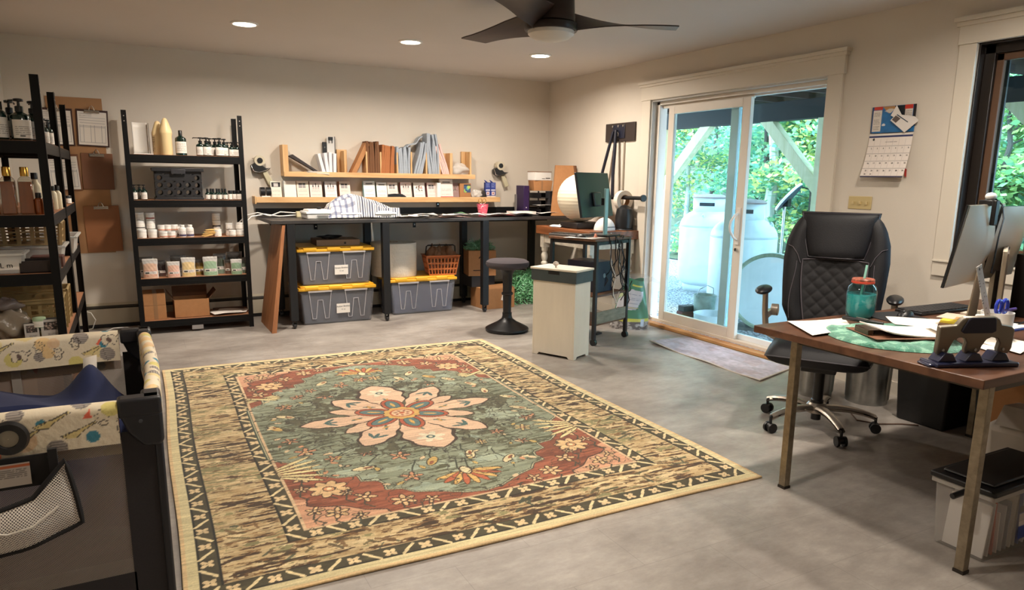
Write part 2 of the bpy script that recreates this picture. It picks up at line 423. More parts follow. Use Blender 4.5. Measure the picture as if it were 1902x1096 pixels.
# inner sliding panel (left in view)
pa, pb = 4.25, 5.235
s1 = G(); s1.box(.005, .042, pb-.075, pb, .03, z1-.05); s1.box(.005, .042, pa, pa+.085, .03, z1-.05); s1.box(.005, .042, pa+.085, pb-.075, .03, .115); s1.box(.005, .042, pa+.085, pb-.075, z1-.12, z1-.05)
ps = obj('sliding_panel', s1, m_vinyl, dr, bevel=.003)
obj('pane', G().box(.02, .028, pa+.08, pb-.07, .11, z1-.115), m_glass, ps, smooth=False)
h = G(); h.box(-.004, .005, pa+.02, pa+.06, .82, 1.12)
h.tube([(0, pa+.04, .86), (-.03, pa+.05, .88), (-.055, pa+.065, .93), (-.06, pa+.068, .97), (-.055, pa+.065, 1.01), (-.03, pa+.05, 1.06), (0, pa+.04, 1.08)], .011, 8)
obj('handle', h, M('handle_white', (232, 228, 222), .3), ps, bevel=.002)
obj('lock', G().cyl((-.012, pa+.04, .78), (.005, pa+.04, .78), .014), m_chrome, ps)
# outer fixed panel
pc, pd = DY0+.04, 4.50
s2 = G(); s2.box(.048, .085, pc, pc+.018, .03, z1-.03); s2.box(.048, .085, pd-.085, pd, .03, z1-.03); s2.box(.048, .085, pc, pd, .03, .075); s2.box(.048, .085, pc, pd, z1-.045, z1-.03)
pf = obj('fixed_panel', s2, M('door_vinyl_daylit', (236, 240, 244), .35), dr, bevel=.003)  # whiter, bluer copy of the door vinyl, with daylight put into the colour
obj('pane', G().box(.064, .07, pc+.015, pd-.08, .07, z1-.04), m_glass, pf, smooth=False)
# small latch at the bottom of the frame
obj('latch', G().box(-.012, .0, DY1-.085, DY1-.05, .02, .05).cyl((-.02, DY1-.075, .045), (-.0, DY1-.075, .045), .01), m_chrome, dr)
# ---------------- window on the right wall
g = G(); g.box(XR-.022, XR, WY1, WY1+.1, WZ0-.005, WZ1); g.box(XR-.022, XR, WY0-.1, WY0, WZ0, WZ1)
g.box(XR-.03, XR, WY0-.1, WY1+.105, WZ1, WZ1+.115); g.box(XR-.04, XR, WY0-.12, WY1+.12, WZ1+.10, WZ1+.125); g.box(XR-.055, XR, WY0-.12, WY1+.13, WZ1+.125, WZ1+.15)
g.box(XR-.02, XR, WY0-.1, WY1+.1, WZ0-.085, WZ0-.0); g.box(XR-.03, XR, WY0-.1, WY1+.1, WZ0-.0, WZ0+.012)
st(obj('trim_6', g, m_trim, bevel=.002))
win = bpy.data.objects.new('window_1', None); COL.objects.link(win); win.location = (XR, 0, 0); st(win)
m_br = M('bronze_window_frame', (34, 28, 25), .35)
g = G(); a, b = WY0, WY1
g.box(.0, .14, b-.012, b, WZ0, WZ1); g.box(.0, .14, a, a+.012, WZ0, WZ1); g.box(.0, .14, a, b, WZ1-.012, WZ1); g.box(.0, .14, a, b, WZ0, WZ0+.012)
g.box(.05, .12, b-.07, b-.012, WZ0, WZ1); g.box(.05, .12, a, a+.07, WZ0, WZ1); g.box(.05, .12, a, b, WZ1-.06, WZ1); g.box(.05, .12, a, b, WZ0, WZ0+.06)
obj('window_frame', g, m_br, win, bevel=.003)
g = G(); g.box(.07, .1, b-.11, b-.07, WZ0+.05, WZ1-.05); g.box(.07, .1, 1.62, 1.66, WZ0+.05, WZ1-.05); g.box(.07, .1, a+.07, a+.11, WZ0+.05, WZ1-.05); g.box(.07, .1, a+.07, b-.07, WZ1-.1, WZ1-.06); g.box(.07, .1, a+.07, b-.07, WZ0+.06, WZ0+.1)
obj('sash', g, M('brown_wood_sash', (92, 66, 48), .5), win, bevel=.003)
obj('pane', G().box(.084, .09, a+.1, b-.1, WZ0+.09, WZ1-.09), m_glass, win, smooth=False)
obj('weather_strip', G().box(.1, .115, b-.125, b-.105, WZ0+.1, WZ1-.1), m_blackp, win)
# ---------------- baseboard heater along the back wall
ht = thing('baseboard_heater', 'long low beige baseboard heater running along the back wall behind the shelves', 'heater', (0, YB, 0))
ga = G(); ga.prism([(0, .035), (-.06, .035), (-.062, .165), (-.05, .19), (-.048, .185), (-.0, .215)], 'x', -.76, 4.28)
obj('cover', ga, M('heater_enamel', (186, 176, 156), .45), ht)
obj('damper', G().prism([(-.066, .178), (-.04, .197), (-.036, .191), (-.062, .172)], 'x', -.76, 4.28), M('heater_damper', (38, 34, 30), .5), ht)
obj('gap_shade', G().box(-.76, 4.28, -.05, -.005, .005, .035), m_blackp, ht)  # black strip standing in for the shadow beneath the heater cover
# ---------------- recessed ceiling lights
m_bulb = M('lamp_glow', (255, 255, 255), .5, emis=((255, 236, 208), 22.))
def downlight(x, y, lab):
    t = thing('recessed_light', lab, 'ceiling light', (x, y, H), 0, 'recessed ceiling lights')
    obj('trim_ring', G().lathe([(.078, -.001), (.098, -.001), (.094, -.009), (.08, -.011), (.078, -.004)], n=36, cap=False), m_white, t)
    obj('lens', G().lathe([(.079, -.0015), (.079, -.007)], n=36), m_bulb, t)
    d = bpy.data.lights.new('downlight', 'AREA'); d.shape = 'DISK'; d.size = .15; d.energy = LAMP_W*(1.25 if y > 3 else .85); d.color = (1., .885, .76); d.spread = rad(165)
    o = bpy.data.objects.new('downlight_lamp', d); COL.objects.link(o); o.location = (0, 0, -.014); o.parent = t
for x, y, lab in ((.842, 5.79, 'leftmost glowing recessed ceiling light in the row before the back wall'),
                  (2.11, 5.79, 'middle glowing recessed ceiling light, left of the ceiling fan'),
                  (3.315, 5.77, 'rightmost glowing recessed ceiling light, just below the fan globe'),
                  (.842, 1.9, 'recessed ceiling light over the playard corner of the room'),
                  (2.11, 1.9, 'recessed ceiling light between the rug and the near wall'),
                  (3.315, 1.9, 'recessed ceiling light above the brown office desk')):
    downlight(x, y, lab)
# ---------------- ceiling fan
m_fan = wood_mat('fan_espresso', (62, 46, 40), (44, 33, 29), 3, 0, .42)
fan = thing('ceiling_fan', 'dark brown three-blade ceiling fan with frosted round light', 'ceiling fan', (2.17, 3.66, H))
obj('motor_housing', G().lathe([(.075, 0), (.08, -.04), (.09, -.06), (.128, -.075), (.132, -.175), (.135, -.18), (.135, -.215), (.128, -.222)], n=40), M('fan_metal', (50, 38, 34), .38, .3), fan)
obj('rim', G().lathe([(.130, -.222), (.150, -.226), (.152, -.252), (.146, -.262), (.13, -.262)], n=40), M('fan_rim', (44, 34, 31), .4, .3), fan)
obj('globe', G().lathe([(.133, -.256), (.13, -.28), (.105, -.3), (.06, -.312), (.001, -.316)], n=40), M('frosted_globe', (214, 210, 204), .35), fan)
for k, an in enumerate((101, 219, 338)):
    def bf(u, v):
        r = .10+.62*u; wv = (.055+.03*min(1, u*3)) if u < .97 else .082
        off = .04*math.sin(u*PI*.8)
        tw = (1-u)**2*.055*(v-.5)*2+.012*(v-.5)
        edge = .03*u if v > .5 else 0
        return (r+(.035*v if u > .9 else 0), (v-.5)*2*wv+off*.3, tw-.012*u)
    gg = G().slab(bf, 24, 6, .007)
    obj('blade', gg, m_fan, fan, loc=(0, 0, -.20), rot=(0, 0, rad(an)))
# ---------------- floor rug (woven design painted into the pile)
RW, RH = 2.445, 3.17
nx, ny = 560, 726
cv = Canvas(nx, ny, RW, RH, (214, 200, 152))
U = cv.X-RW/2; V = cv.Y-RH/2; AU = abs(U); AV = abs(V)
N1 = vnoise(nx, ny, 10, 160, 3, 4); N2 = vnoise(nx, ny, 26, 60, 5, 4); N3 = vnoise(nx, ny, 6, 8, 8, 4); N4 = vnoise(nx, ny, 60, 80, 11, 3)
streak = vnoise(nx, ny, 22, 300, 21, 2)
def mixc(m, c1, c2, t):
    t = np.clip(t, 0, 1)[..., None]; c = np.array(c1)/255.*(1-t)+np.array(c2)/255.*t; cv.a[m] = c[m]
allm = np.ones((ny, nx), bool)
mixc(allm, (222, 208, 162), (200, 186, 140), streak)
def ring(o, i):  # between distances (half sizes)
    return (AU <= o[0]) & (AV <= o[1]) & ~((AU <= i[0]) & (AV <= i[1]))
B0 = (1.172, 1.530); B1 = (1.108, 1.462); B2 = (.862, 1.262); B3 = (.790, 1.196)
md = ring(B0, B1); mixc(md, (58, 52, 36), (84, 78, 54), N4)
mw = ring(B1, B2)
mixc(mw, (168, 140, 96), (226, 206, 160), N4*.8+streak*.9-.35)
FN = vnoise(nx, ny, 40, 260, 61, 3); mm = mw & ((N1*.3+N3*.2+FN*.5) > .535); mixc(mm, (138, 104, 62), (84, 60, 38), N4*1.6-.3)
mm = mw & ((N1*.3+N3*.3+FN*.4) > .58); mixc(mm, (78, 56, 34), (54, 40, 28), N4)
mm = mw & ((N2*.3+N3*.3+FN*.4) < .40); mixc(mm, (120, 116, 80), (150, 142, 96), N4)
md2 = ring(B2, B3); mixc(md2, (58, 52, 36), (86, 78, 54), N4)
def outline(h, wd=.008, col=(30, 28, 20)):
    m = (AU <= h[0]) & (AV <= h[1]) & ~((AU <= h[0]-wd) & (AV <= h[1]-wd)); cv.put(m, col)
for hb in (B0, B1, B2, B3): outline(hb)
cv.put((AU > RW/2-.014) | (AV > RH/2-.014), (214, 184, 136))
# little flowers and bars along the two dark guards
def guard(hx, hy, s, step):
    pts = []
    L = 2*hy; n = int(L/step)
    for i in range(n+1): pts += [(-hx, -hy+L*i/n, 1), (hx, -hy+L*i/n, 1)]
    L = 2*hx; n = int(L/step)
    for i in range(1, n): pts += [(-hx+L*i/n, -hy, 0), (-hx+L*i/n, hy, 0)]
    for k, (x, y, vert) in enumerate(pts):
        X, Y = x+RW/2, y+RH/2; kk = int(round((y if vert else x)/step))
        if kk % 2 == 0:
            for a in (45, 135, 225, 315):
                cv.ell(X+s*.5*math.cos(rad(a)), Y+s*.5*math.sin(rad(a)), s*.42, s*.3, (222, 196, 150), rad(a))
        else:
            d = s*.9*(1 if kk % 4 == 1 else -1)
            cv.line([(X-s*.8, Y-d), (X+s*.8, Y+d)], s*.42, (226, 206, 158))
guard((B0[0]+B1[0])/2, (B0[1]+B1[1])/2, .031, .066); guard((B2[0]+B3[0])/2, (B2[1]+B3[1])/2, .034, .072)
# field: rust corners
fm = (AU <= B3[0]) & (AV <= B3[1])
mixc(fm, (122, 62, 40), (184, 112, 82), N1*.5+streak*.9-.25)
FN3 = vnoise(nx, ny, 30, 240, 71, 3); mm = fm & (FN3*.6+N3*.4 > .56); mixc(mm, (104, 54, 36), (136, 78, 52), N4)
q = [(0, 1.16), (.09, 1.14), (.2, 1.075), (.29, 1.04), (.33, .985), (.395, .965), (.385, .90), (.40, .86), (.47, .835), (.47, .77), (.56, .755), (.62, .70), (.62, .62), (.70, .58), (.70, .50), (.775, .44), (.80, .40)]
full = [(x, y) for x, y in q] + [(x, -y) for x, y in q[::-1]] + [(-x, -y) for x, y in q] + [(-x, y) for x, y in q[::-1]]
full = [(x+RW/2, y+RH/2) for x, y in full]
sl, ins = cv.pmask(full); gm = np.zeros((ny, nx), bool); gm[sl] = ins; gm &= fm
mixc(gm, (112, 120, 98), (172, 178, 152), N1*.9+streak*.5-.25)
mm = gm & ((N1*.35+N3*.25+FN*.4) > .56); mixc(mm, (70, 74, 54), (108, 108, 80), N4)
mm = gm & ((N2*.6+N3*.4) < .40); mixc(mm, (176, 182, 152), (150, 166, 150), N4)
cv.line(full+full[:1], .016, (56, 72, 62)); cv.line([(x, y) for x, y in full], .005, (196, 188, 150))
# pale rounded corners of the field
for sx in (-1, 1):
    for sy in (-1, 1):
        pp = [(B3[0], B3[1]), (.44, B3[1]), (.45, 1.15), (.53, 1.12), (.60, 1.05), (.70, 1.02), (.74, .99), (.73, .93), (B3[0], .9)]
        pp = [(RW/2+sx*x, RH/2+sy*y) for x, y in pp]
        sl, ins = cv.pmask(pp); pm = np.zeros((ny, nx), bool); pm[sl] = ins; pm &= fm; mixc(pm, (196, 140, 108), (214, 168, 132), N1)
        cv.line(pp[1:-1], .008, (70, 50, 40))
cv.put((AU <= B3[0]) & (AV <= B3[1]) & ~((AU <= B3[0]-.012) & (AV <= B3[1]-.012)), (214, 184, 144))
def blossom(x, y, r, n, c1, c2, c3, a0=0., el=.55, oc=(62, 44, 34)):
    X, Y = x+RW/2, y+RH/2
    for i in range(n):
        a = a0+2*PI*i/n; cv.ell(X+r*.6*math.cos(a), Y+r*.6*math.sin(a), r*.5, r*el*.5, oc, a); 
    for i in range(n):
        a = a0+2*PI*i/n; cv.ell(X+r*.6*math.cos(a), Y+r*.6*math.sin(a), r*.5-.006, r*el*.5-.006, c1, a)
    cv.ell(X, Y, r*.34, r*.34, oc); cv.ell(X, Y, r*.34-.006, r*.34-.006, c2); cv.ell(X, Y, r*.14, r*.14, c3)
def stem(p, wd=.008, c=(52, 58, 44)):
    cv.line([(x+RW/2, y+RH/2) for x, y in p], wd, c)
rr = random.Random(5)
# vines and blossoms over the green field
GF = [(.62, .2), (.66, -.2), (.5, .55), (.52, -.52), (.3, .8), (.25, -.88), (.12, .96), (.1, -.75), (.4, .66), (.42, -.7), (.6, .38), (.62, -.38), (.2, .7), (.22, -.62), (.7, .02), (.05, .78), (.03, -.98), (.34, .5), (.36, -.52)]
for x, y in GF:
    for s_ in (1, -1):
        xx, yy = x*s_, y
        stem([(xx, yy), (xx*.86, yy*.93+.03), (xx*.8+.03, yy*.8)]); stem([(xx, yy), (xx+.05, yy-.05), (xx+.09, yy-.04)], .006)
        k = rr.random()
        if k < .35: blossom(xx, yy, rr.uniform(.035, .055), 5, (206, 150, 112), (224, 196, 140), (150, 70, 44), rr.random()*6)
        elif k < .6: blossom(xx, yy, rr.uniform(.035, .06), 6, (214, 190, 132), (196, 120, 80), (230, 210, 160), rr.random()*6)
        else:
            a = rr.random()*6; X, Y = xx+RW/2, yy+RH/2
            cv.ell(X, Y, .06, .028, (58, 52, 40), a); cv.ell(X, Y, .054, .022, (222, 206, 160) if k < .85 else (204, 170, 100), a); cv.ell(X+.02*math.cos(a), Y+.02*math.sin(a), .024, .01, (150, 90, 60), a)
for i in range(230):
    x = rr.uniform(-.74, .74); y = rr.uniform(-1.1, 1.1)
    if math.hypot(x/.62, y/.66) < 1: continue
    i_, j_ = int((x+RW/2)/RW*(nx-1)), int((y+RH/2)/RH*(ny-1))
    if not gm[j_, i_]: continue
    a = rr.random()*6; X, Y = x+RW/2, y+RH/2
    cv.line([(X-.05*math.cos(a), Y-.05*math.sin(a)), (X, Y)], .006, (50, 54, 40)); c = rr.choice([(206, 150, 110), (222, 204, 160), (196, 168, 100), (176, 186, 160), (214, 190, 150)])
    cv.ell(X, Y, rr.uniform(.012, .03), rr.uniform(.01, .016), (70, 56, 40), a); cv.ell(X, Y, rr.uniform(.01, .024), rr.uniform(.007, .012), c, a)
# palmettes at both ends
for sy in (1, -1):
    Y0 = RH/2+sy*.93
    for k in range(-4, 5):
        a = PI/2*sy+k*.33*1.0; cv.ell(RW/2+.09*math.cos(a), Y0+.07*math.sin(a), .085, .02, (90, 60, 36), a); cv.ell(RW/2+.09*math.cos(a), Y0+.07*math.sin(a), .078, .015, (216, 176, 104) if k % 2 == 0 else (184, 100, 66), a)
    cv.ell(RW/2, Y0-.01*sy, .03, .05, (70, 50, 34)); cv.ell(RW/2, Y0-.01*sy, .022, .04, (226, 212, 168))
# rust corner blossoms
for sx in (1, -1):
    for sy in (1, -1):
        for x, y, r, n in ((.62, .86, .085, 8), (.70, .70, .05, 5), (.50, 1.0, .05, 5), (.36, 1.1, .055, 6), (.73, .82, .035, 5), (.56, .93, .03, 5), (.64, 1.1, .05, 6), (.72, 1.05, .04, 5), (.56, 1.16, .035, 5), (.25, 1.14, .04, 5)):
            stem([(sx*x, sy*y), (sx*(x+.02), sy*(y+.07)), (sx*(x-.01), sy*(y+.11))], .008, (64, 66, 52))
            blossom(sx*x, sy*y, r, n, (220, 184, 134), (206, 150, 104), (236, 214, 168), x*7, .6)
        # fan of pale feathers at the side
        for k in range(6):
            a = (PI if sx > 0 else 0)+(k-2.5)*.22*(1 if sx > 0 else -1)
            Xc, Yc = RW/2+sx*.79, RH/2+sy*(.55)
            cv.ell(Xc+.1*math.cos(a), Yc+.02*sy*k+.1*math.sin(a), .11, .016, (80, 60, 40), a); cv.ell(Xc+.1*math.cos(a), Yc+.02*sy*k+.1*math.sin(a), .1, .011, (226, 208, 152), a)
# ghost motifs in the wide border
for i in range(26):
    t = i/26.; per = rr.random()
    if i % 2: x = rr.choice((-1, 1))*.985+rr.uniform(-.03, .03); y = -1.4+2.8*t
    else: y = rr.choice((-1, 1))*1.36; x = -1.05+2.1*t
    X, Y = x+RW/2, y+RH/2
    for k in range(9):
        a = rr.random()*6.3; L = rr.uniform(.02, .09); ox, oy = rr.uniform(-.07, .07), rr.uniform(-.06, .06)
        cv.line([(X+ox, Y+oy), (X+ox+L*math.cos(a), Y+oy+L*math.sin(a)*.6)], rr.choice((.006, .012, .016)), rr.choice([(70, 60, 40), (92, 84, 54), (58, 66, 50), (110, 80, 48)]), .75)
# central flower
CX_, CY_ = RW/2, RH/2
def petal(ang, L, W, col, oc=(64, 46, 34), lob=.05):
    pts = []; pi2 = []
    for k in range(61):
        t = k/60.; s_ = 1 if k <= 30 else -1; u = (t*2 if t <= .5 else 2-t*2)
        wv = W*math.sin(PI*min(1, u*.98+.02))**.62*(.55+.6*u if u < .75 else 1.0)
        wv *= 1+.09*math.sin(u*24)
        r = .08+(L-.08)*u
        pts.append((r, s_*wv))
    ca, sa = math.cos(ang), math.sin(ang)
    P1 = [(CX_+x*ca-y*sa, CY_+x*sa+y*ca) for x, y in pts]
    P0 = [(CX_+(x+.012)*ca-y*1.16*sa, CY_+(x+.012)*sa+y*1.16*ca) for x, y in pts]
    cv.poly(P0, oc); cv.poly(P1, col)
cv.ell(CX_, CY_, .42, .44, (84, 84, 62), al=.6)
PL = [(92, .60, .145), (-88, .60, .145), (50, .54, .095), (-128, .54, .095), (129, .50, .095), (-53, .56, .095), (3, .57, .085), (180, .57, .085)]
hn = vnoise(nx, ny, 40, 52, 91, 3); rr2 = np.sqrt((U/.5)**2+(V/.52)**2); aa_ = np.arctan2(V, U); hm = gm & (rr2 < 1.18+.16*np.cos(6*aa_)) & (hn > .54); mixc(hm, (70, 66, 48), (104, 104, 78), N4)
bn = vnoise(nx, ny, 34, 44, 92, 3); hm = gm & (rr2 < 1.3) & (abs(bn-.5) < .018); cv.put(hm, (52, 46, 36))
bn2 = vnoise(nx, ny, 22, 28, 93, 3); hm = (gm | (fm & ~gm)) & (abs(bn2-.5) < .010); cv.put(hm, (62, 58, 46), .8)
for an, L, W in ((26, .42, .06), (-26, .42, .06), (153, .42, .06), (-152, .42, .06)): petal(rad(an), L, W, (222, 188, 156))
for an, L, W in PL: petal(rad(an), L, W, (226, 190, 158))
for an, L, W in PL:
    a = rad(an); X, Y = CX_+L*.72*math.cos(a), CY_+L*.72*math.sin(a)
    if abs(abs(an)-90) < 5:
        for k in range(6): cv.ell(X+.045*math.cos(k*1.05), Y+.045*math.sin(k*1.05), .035, .018, (232, 220, 190), k*1.05); 
        cv.ell(X, Y, .024, .024, (60, 92, 90)); cv.ell(X, Y, .011, .011, (230, 220, 190))
    else:
        for k in (-1, 0, 1): cv.ell(X+.03*k*math.sin(a), Y-.03*k*math.cos(a), .04, .011, (74, 104, 100), a+k*.7)
    X, Y = CX_+L*.46*math.cos(a), CY_+L*.46*math.sin(a)
    cv.ell(X, Y, .04, .01, (84, 112, 104), a+.4); cv.ell(X, Y, .03, .008, (196, 150, 80), a-.5)
for k in range(6):
    a = rad(92+60*k); X, Y = CX_+.165*math.cos(a), CY_+.165*math.sin(a)
    cv.ell(X, Y, .112, .068, (52, 40, 34), a); cv.ell(X, Y, .106, .062, (176, 88, 58), a); cv.ell(X, Y, .084, .042, (46, 46, 40), a); cv.ell(X, Y, .079, .037, (92, 120, 118), a); cv.ell(X, Y, .04, .01, (210, 170, 90), a)
cv.ell(CX_, CY_, .105, .105, (80, 56, 36))
for k in range(10): cv.ell(CX_+.075*math.cos(k*.628), CY_+.075*math.sin(k*.628), .032, .032, (214, 172, 96))
cv.ell(CX_, CY_, .072, .072, (190, 96, 56)); cv.ell(CX_, CY_, .06, .06, (226, 190, 150))
for k in range(7): cv.ell(CX_+.036*math.cos(k*.9), CY_+.036*math.sin(k*.9), .012, .007, (150, 70, 50), k)
cv.ell(CX_, CY_, .016, .016, (190, 96, 56))
# printed weave streaks: colour variation of the yarn itself
wv = 1+.26*(vnoise(nx, ny, 16, 360, 31, 2)-.5)+.10*(np.random.RandomState(3).rand(ny, nx)-.5); cv.a *= wv[..., None]
rug = painted('area_rug', cv, M('rug_pile', (255, 255, 255), .95, vcol=True, bump=(500, .3), sheen=.2),
    loc=(1.301, 3.799, .002), rot=(0, 0, -.01985),
    fn=lambda X, Y: (X-RW/2+.006*np.sin(Y*3.1), Y-RH/2+.004*np.sin(X*4.3), .009+.001*np.sin(X*9)*np.sin(Y*7)), thick=.008)
tag(rug, 'large green, rust and cream patterned rug with central flower medallion', 'rug')
# small faded mat inside the door
cv = Canvas(120, 60, 1.2, .62, (190, 182, 196))
cv.a *= (1+.25*(vnoise(120, 60, 14, 8, 2)-.5)+.25*(vnoise(120, 60, 50, 26, 12)-.5))[..., None]
m2_ = vnoise(120, 60, 7, 4, 77, 3) > .56; cv.a[m2_] = cv.a[m2_]*.8+np.array((158, 118, 112))/255.*.2
cv.rect(0, 1.2, 0, .012, (196, 188, 178)); cv.rect(0, 1.2, .608, .62, (196, 188, 178)); cv.rect(0, .012, 0, .62, (196, 188, 178)); cv.rect(1.188, 1.2, 0, .62, (196, 188, 178))
# corners measured on the floor: far-left, near-right etc.
def matf(X, Y):
    u, v = X/1.2, Y/.62
    A, B, C_, D = np.array((3.80, 4.66)), np.array((3.74, 3.37)), np.array((4.24, 3.52)), np.array((4.25, 4.69))
    px = (1-u)*(1-v)*A[0]+u*(1-v)*B[0]+u*v*C_[0]+(1-u)*v*D[0]; py = (1-u)*(1-v)*A[1]+u*(1-v)*B[1]+u*v*C_[1]+(1-u)*v*D[1]
    return px, py, .008+.014*np.exp(-((u)/.12)**2)*(1-v)+.004*np.sin(u*14)*(1-v)
tag(painted('door_mat', cv, m_paint, fn=matf, thick=.006), 'small faded mauve grey mat lying inside the sliding door', 'mat')
# ================================================================ SHELF UNITS
def shelf_unit(label, loc, rz, levels, height, wid, dep, group):
    """local: x along the width 0..wid, y 0 (front)..dep"""
    t = thing('shelf_unit', label, 'shelf unit', loc, rz, group)
    for x, sx in ((0, 1), (wid, -1)):
        for y, sy in ((0, 1), (dep, -1)):
            g = G()
            xa, xb = sorted((x, x+sx*.038)); ya, yb = sorted((y, y+sy*.0022)); g.box(xa, xb, ya, yb, 0, height)
            xa, xb = sorted((x, x+sx*.0022)); ya, yb = sorted((y, y+sy*.038)); g.box(xa, xb, ya, yb, 0, height)
            p = obj('post', g, m_black, t)
            gs = G()
            for z in (height-.045, height-.085): gs.cyl((x+sx*.019, y-sy*.0004, z), (x+sx*.019, y-sy*.0012, z), .0045, n=8)
            obj('rivet_hole', gs, M('rivet', (180, 172, 160), .4), p)
    for z in levels:
        obj('shelf_board', G().box(.006, wid-.006, .006, dep-.006, z-.012, z), m_board, t)
        for y in (.003, dep-.014):
            g = G().box(.003, wid-.003, y, y+.011, z-.062, z-.002); g.box(.003, wid-.003, y-.0005, y+.0115, z-.036, z-.030); obj('beam', g, m_black, t, bevel=.001)
        for x in (.003, wid-.014):
            g = G().box(x, x+.011, .014, dep-.014, z-.062, z-.002); obj('beam', g, m_black, t)
    return t
LV = (1.51, 1.14, .822, .482, .118)
shelf_unit('black steel five-shelf unit against the back wall, holding pouches, jars and boxes', (0, 6.74, 0), 0, LV, 1.855, .912, .41, 'black steel shelf units')
LVL = (1.51, 1.142, .842, .48, .12)
shelf_unit('nearer black steel shelf unit on the left wall, with tall amber bottles', (-.345, 4.39, 0), rad(90), LVL, 1.83, .905, .41, 'black steel shelf units')
shelf_unit('farther black steel shelf unit on the left wall, by the clipboards', (-.345, 5.31, 0), rad(90), LVL, 1.83, .905, .41, 'black steel shelf units')

m_green = M('green_bottle', (10, 34, 28), .12, coat=.6)
m_pump = M('pump_black', (17, 17, 18), .35)
m_amberl = M('amber_liquid', (130, 62, 16), .12, coat=.7, noise=(8, .25, (3, 3, .6)))
m_gold = M('gold_cap', (212, 168, 84), .25, 1.)
m_clearg = glass_mat('clear_bottle', (238, 236, 230), .06)
m_cream = M('lotion', (228, 216, 186), .4)
def label_mesh(name, r, h, z, arc, col, rows, parent, seed, band=None, rz=0., dark=(70, 66, 62), mat=None):
    cv = Canvas(28, 30, 2*r*arc/2, h, col); rn = random.Random(seed)
    W = cv.w
    if band: cv.rect(0, W, h*band[0], h*band[1], band[2])
    cv.text_rows(W*.14, W*.86, h*.15, h*.9, rows, h*.05, dark, rn, .6)
    if seed % 2: cv.rect(W*.3, W*.55, h*.08, h*.16, (40, 36, 34))
    R = r*1.012
    def fn(X, Y):
        a = -PI/2+(X/W-.5)*arc
        return R*np.cos(a), R*np.sin(a), z+Y
    return painted(name, cv, mat or m_paint, parent, fn=fn, rot=(0, 0, rz))
def pump_bottle(label, x, y, z, r, h, rz=0., seed=0, group=None, spout=0.):
    t = thing('pump_bottle', label, 'bottle', (x, y, z), rz, group)
    hb = h*.66
    obj('body', G().lathe([(r*.93, 0), (r, .004), (r, hb*.82), (r*.9, hb*.92), (r*.5, hb), (r*.36, hb+.004), (r*.36, hb+.01)], n=22), m_green, t)
    g = G().lathe([(r*.42, hb+.006), (r*.42, hb+.03*h/.2), (r*.16, hb+.034*h/.2), (r*.14, h*.92), (r*.5, h*.93), (r*.5, h*.985), (r*.3, h)], n=16)
    g.tube([(0, 0, h*.965), (-math.cos(spout)*r*1.5, math.sin(spout)*r*1.5, h*.965), (-math.cos(spout)*r*1.7, math.sin(spout)*r*1.7, h*.93)], r*.11, 6)
    obj('pump', g, m_pump, t)
    label_mesh('label', r, hb*.66, hb*.08, 2.3, (226, 220, 212), 7, t, seed, rz=rad(seed*37 % 40-20))
    return t
def screw_bottle(name, label, cat, x, y, z, r, h, body, cap, caph=.16, lab=None, group=None, seed=1, rz=0., neck=.5, capr=.62, hb=.74, band=None):
    t = thing(name, label, cat, (x, y, z), rz, group)
    obj('body', G().lathe([(r*.93, 0), (r, .003), (r, h*hb*.86), (r*.93, h*hb*.94), (r*neck, h*hb+h*.04), (r*neck, h*(1-caph))], n=24), body, t)
    obj('cap', G().lathe([(r*capr, h*(1-caph)), (r*capr, h-.002), (r*capr*.9, h)], n=20), cap, t)
    if lab: label_mesh('label', r, h*hb*.62, h*hb*.12, 2.4, lab, 6, t, seed, band=band)
    return t
def jar(label, x, y, z, r, h, body, lid, band=None, group=None, seed=1, rz=0., lidh=.25, lab=(236, 230, 222)):
    t = thing('jar', label, 'jar', (x, y, z), rz, group)
    obj('body', G().lathe([(r*.94, 0), (r, .003), (r, h*(1-lidh)-.001), (r*.9, h*(1-lidh))], n=22), body, t)
    obj('lid', G().lathe([(r*1.02, h*(1-lidh)), (r*1.02, h-.002), (r*.96, h)], n=22), lid, t)
    label_mesh('label', r, h*(1-lidh)*.8, h*.06, 2.5, lab, 3, t, seed, band=band)
    return t
GP = 'green pump bottles'
# --- near left unit, top shelf
for i, (x, y, rr_, hh, lab) in enumerate((
        (-.615, 4.47, .044, .22, 'green pump bottle at the left frame edge on the top left shelf, dark label'),
        (-.54, 4.46, .042, .225, 'tallest green pump bottle on the top left shelf, narrow label turned right'),
        (-.445, 4.45, .044, .205, 'green pump bottle with wide pale label, next to the front shelf post'),
        (-.40, 4.56, .040, .205, 'green pump bottle half hidden behind the front left shelf post'),
        (-.50, 4.58, .040, .205, 'green pump bottle standing behind two labelled ones on the top left shelf'),
        (-.60, 4.62, .040, .205, 'green pump bottle in the back row at the left, under the rear shelf post'))):
    pump_bottle(lab, x, y, 1.51, rr_, hh, rad(10), i+1, GP, spout=i*.5)
for i, (x, y, lab) in enumerate(((-.40, 5.06, 'small dark bottle with white label seen between the first two left posts'),
                                 (-.385, 5.16, 'small dark bottle with white label just before the second left post'),
                                 (-.40, 5.42, 'small dark pump bottle with label seen behind the second left post'))):
    pump_bottle(lab, x, y, 1.51, .026, .15, rad(20), i+20, GP)
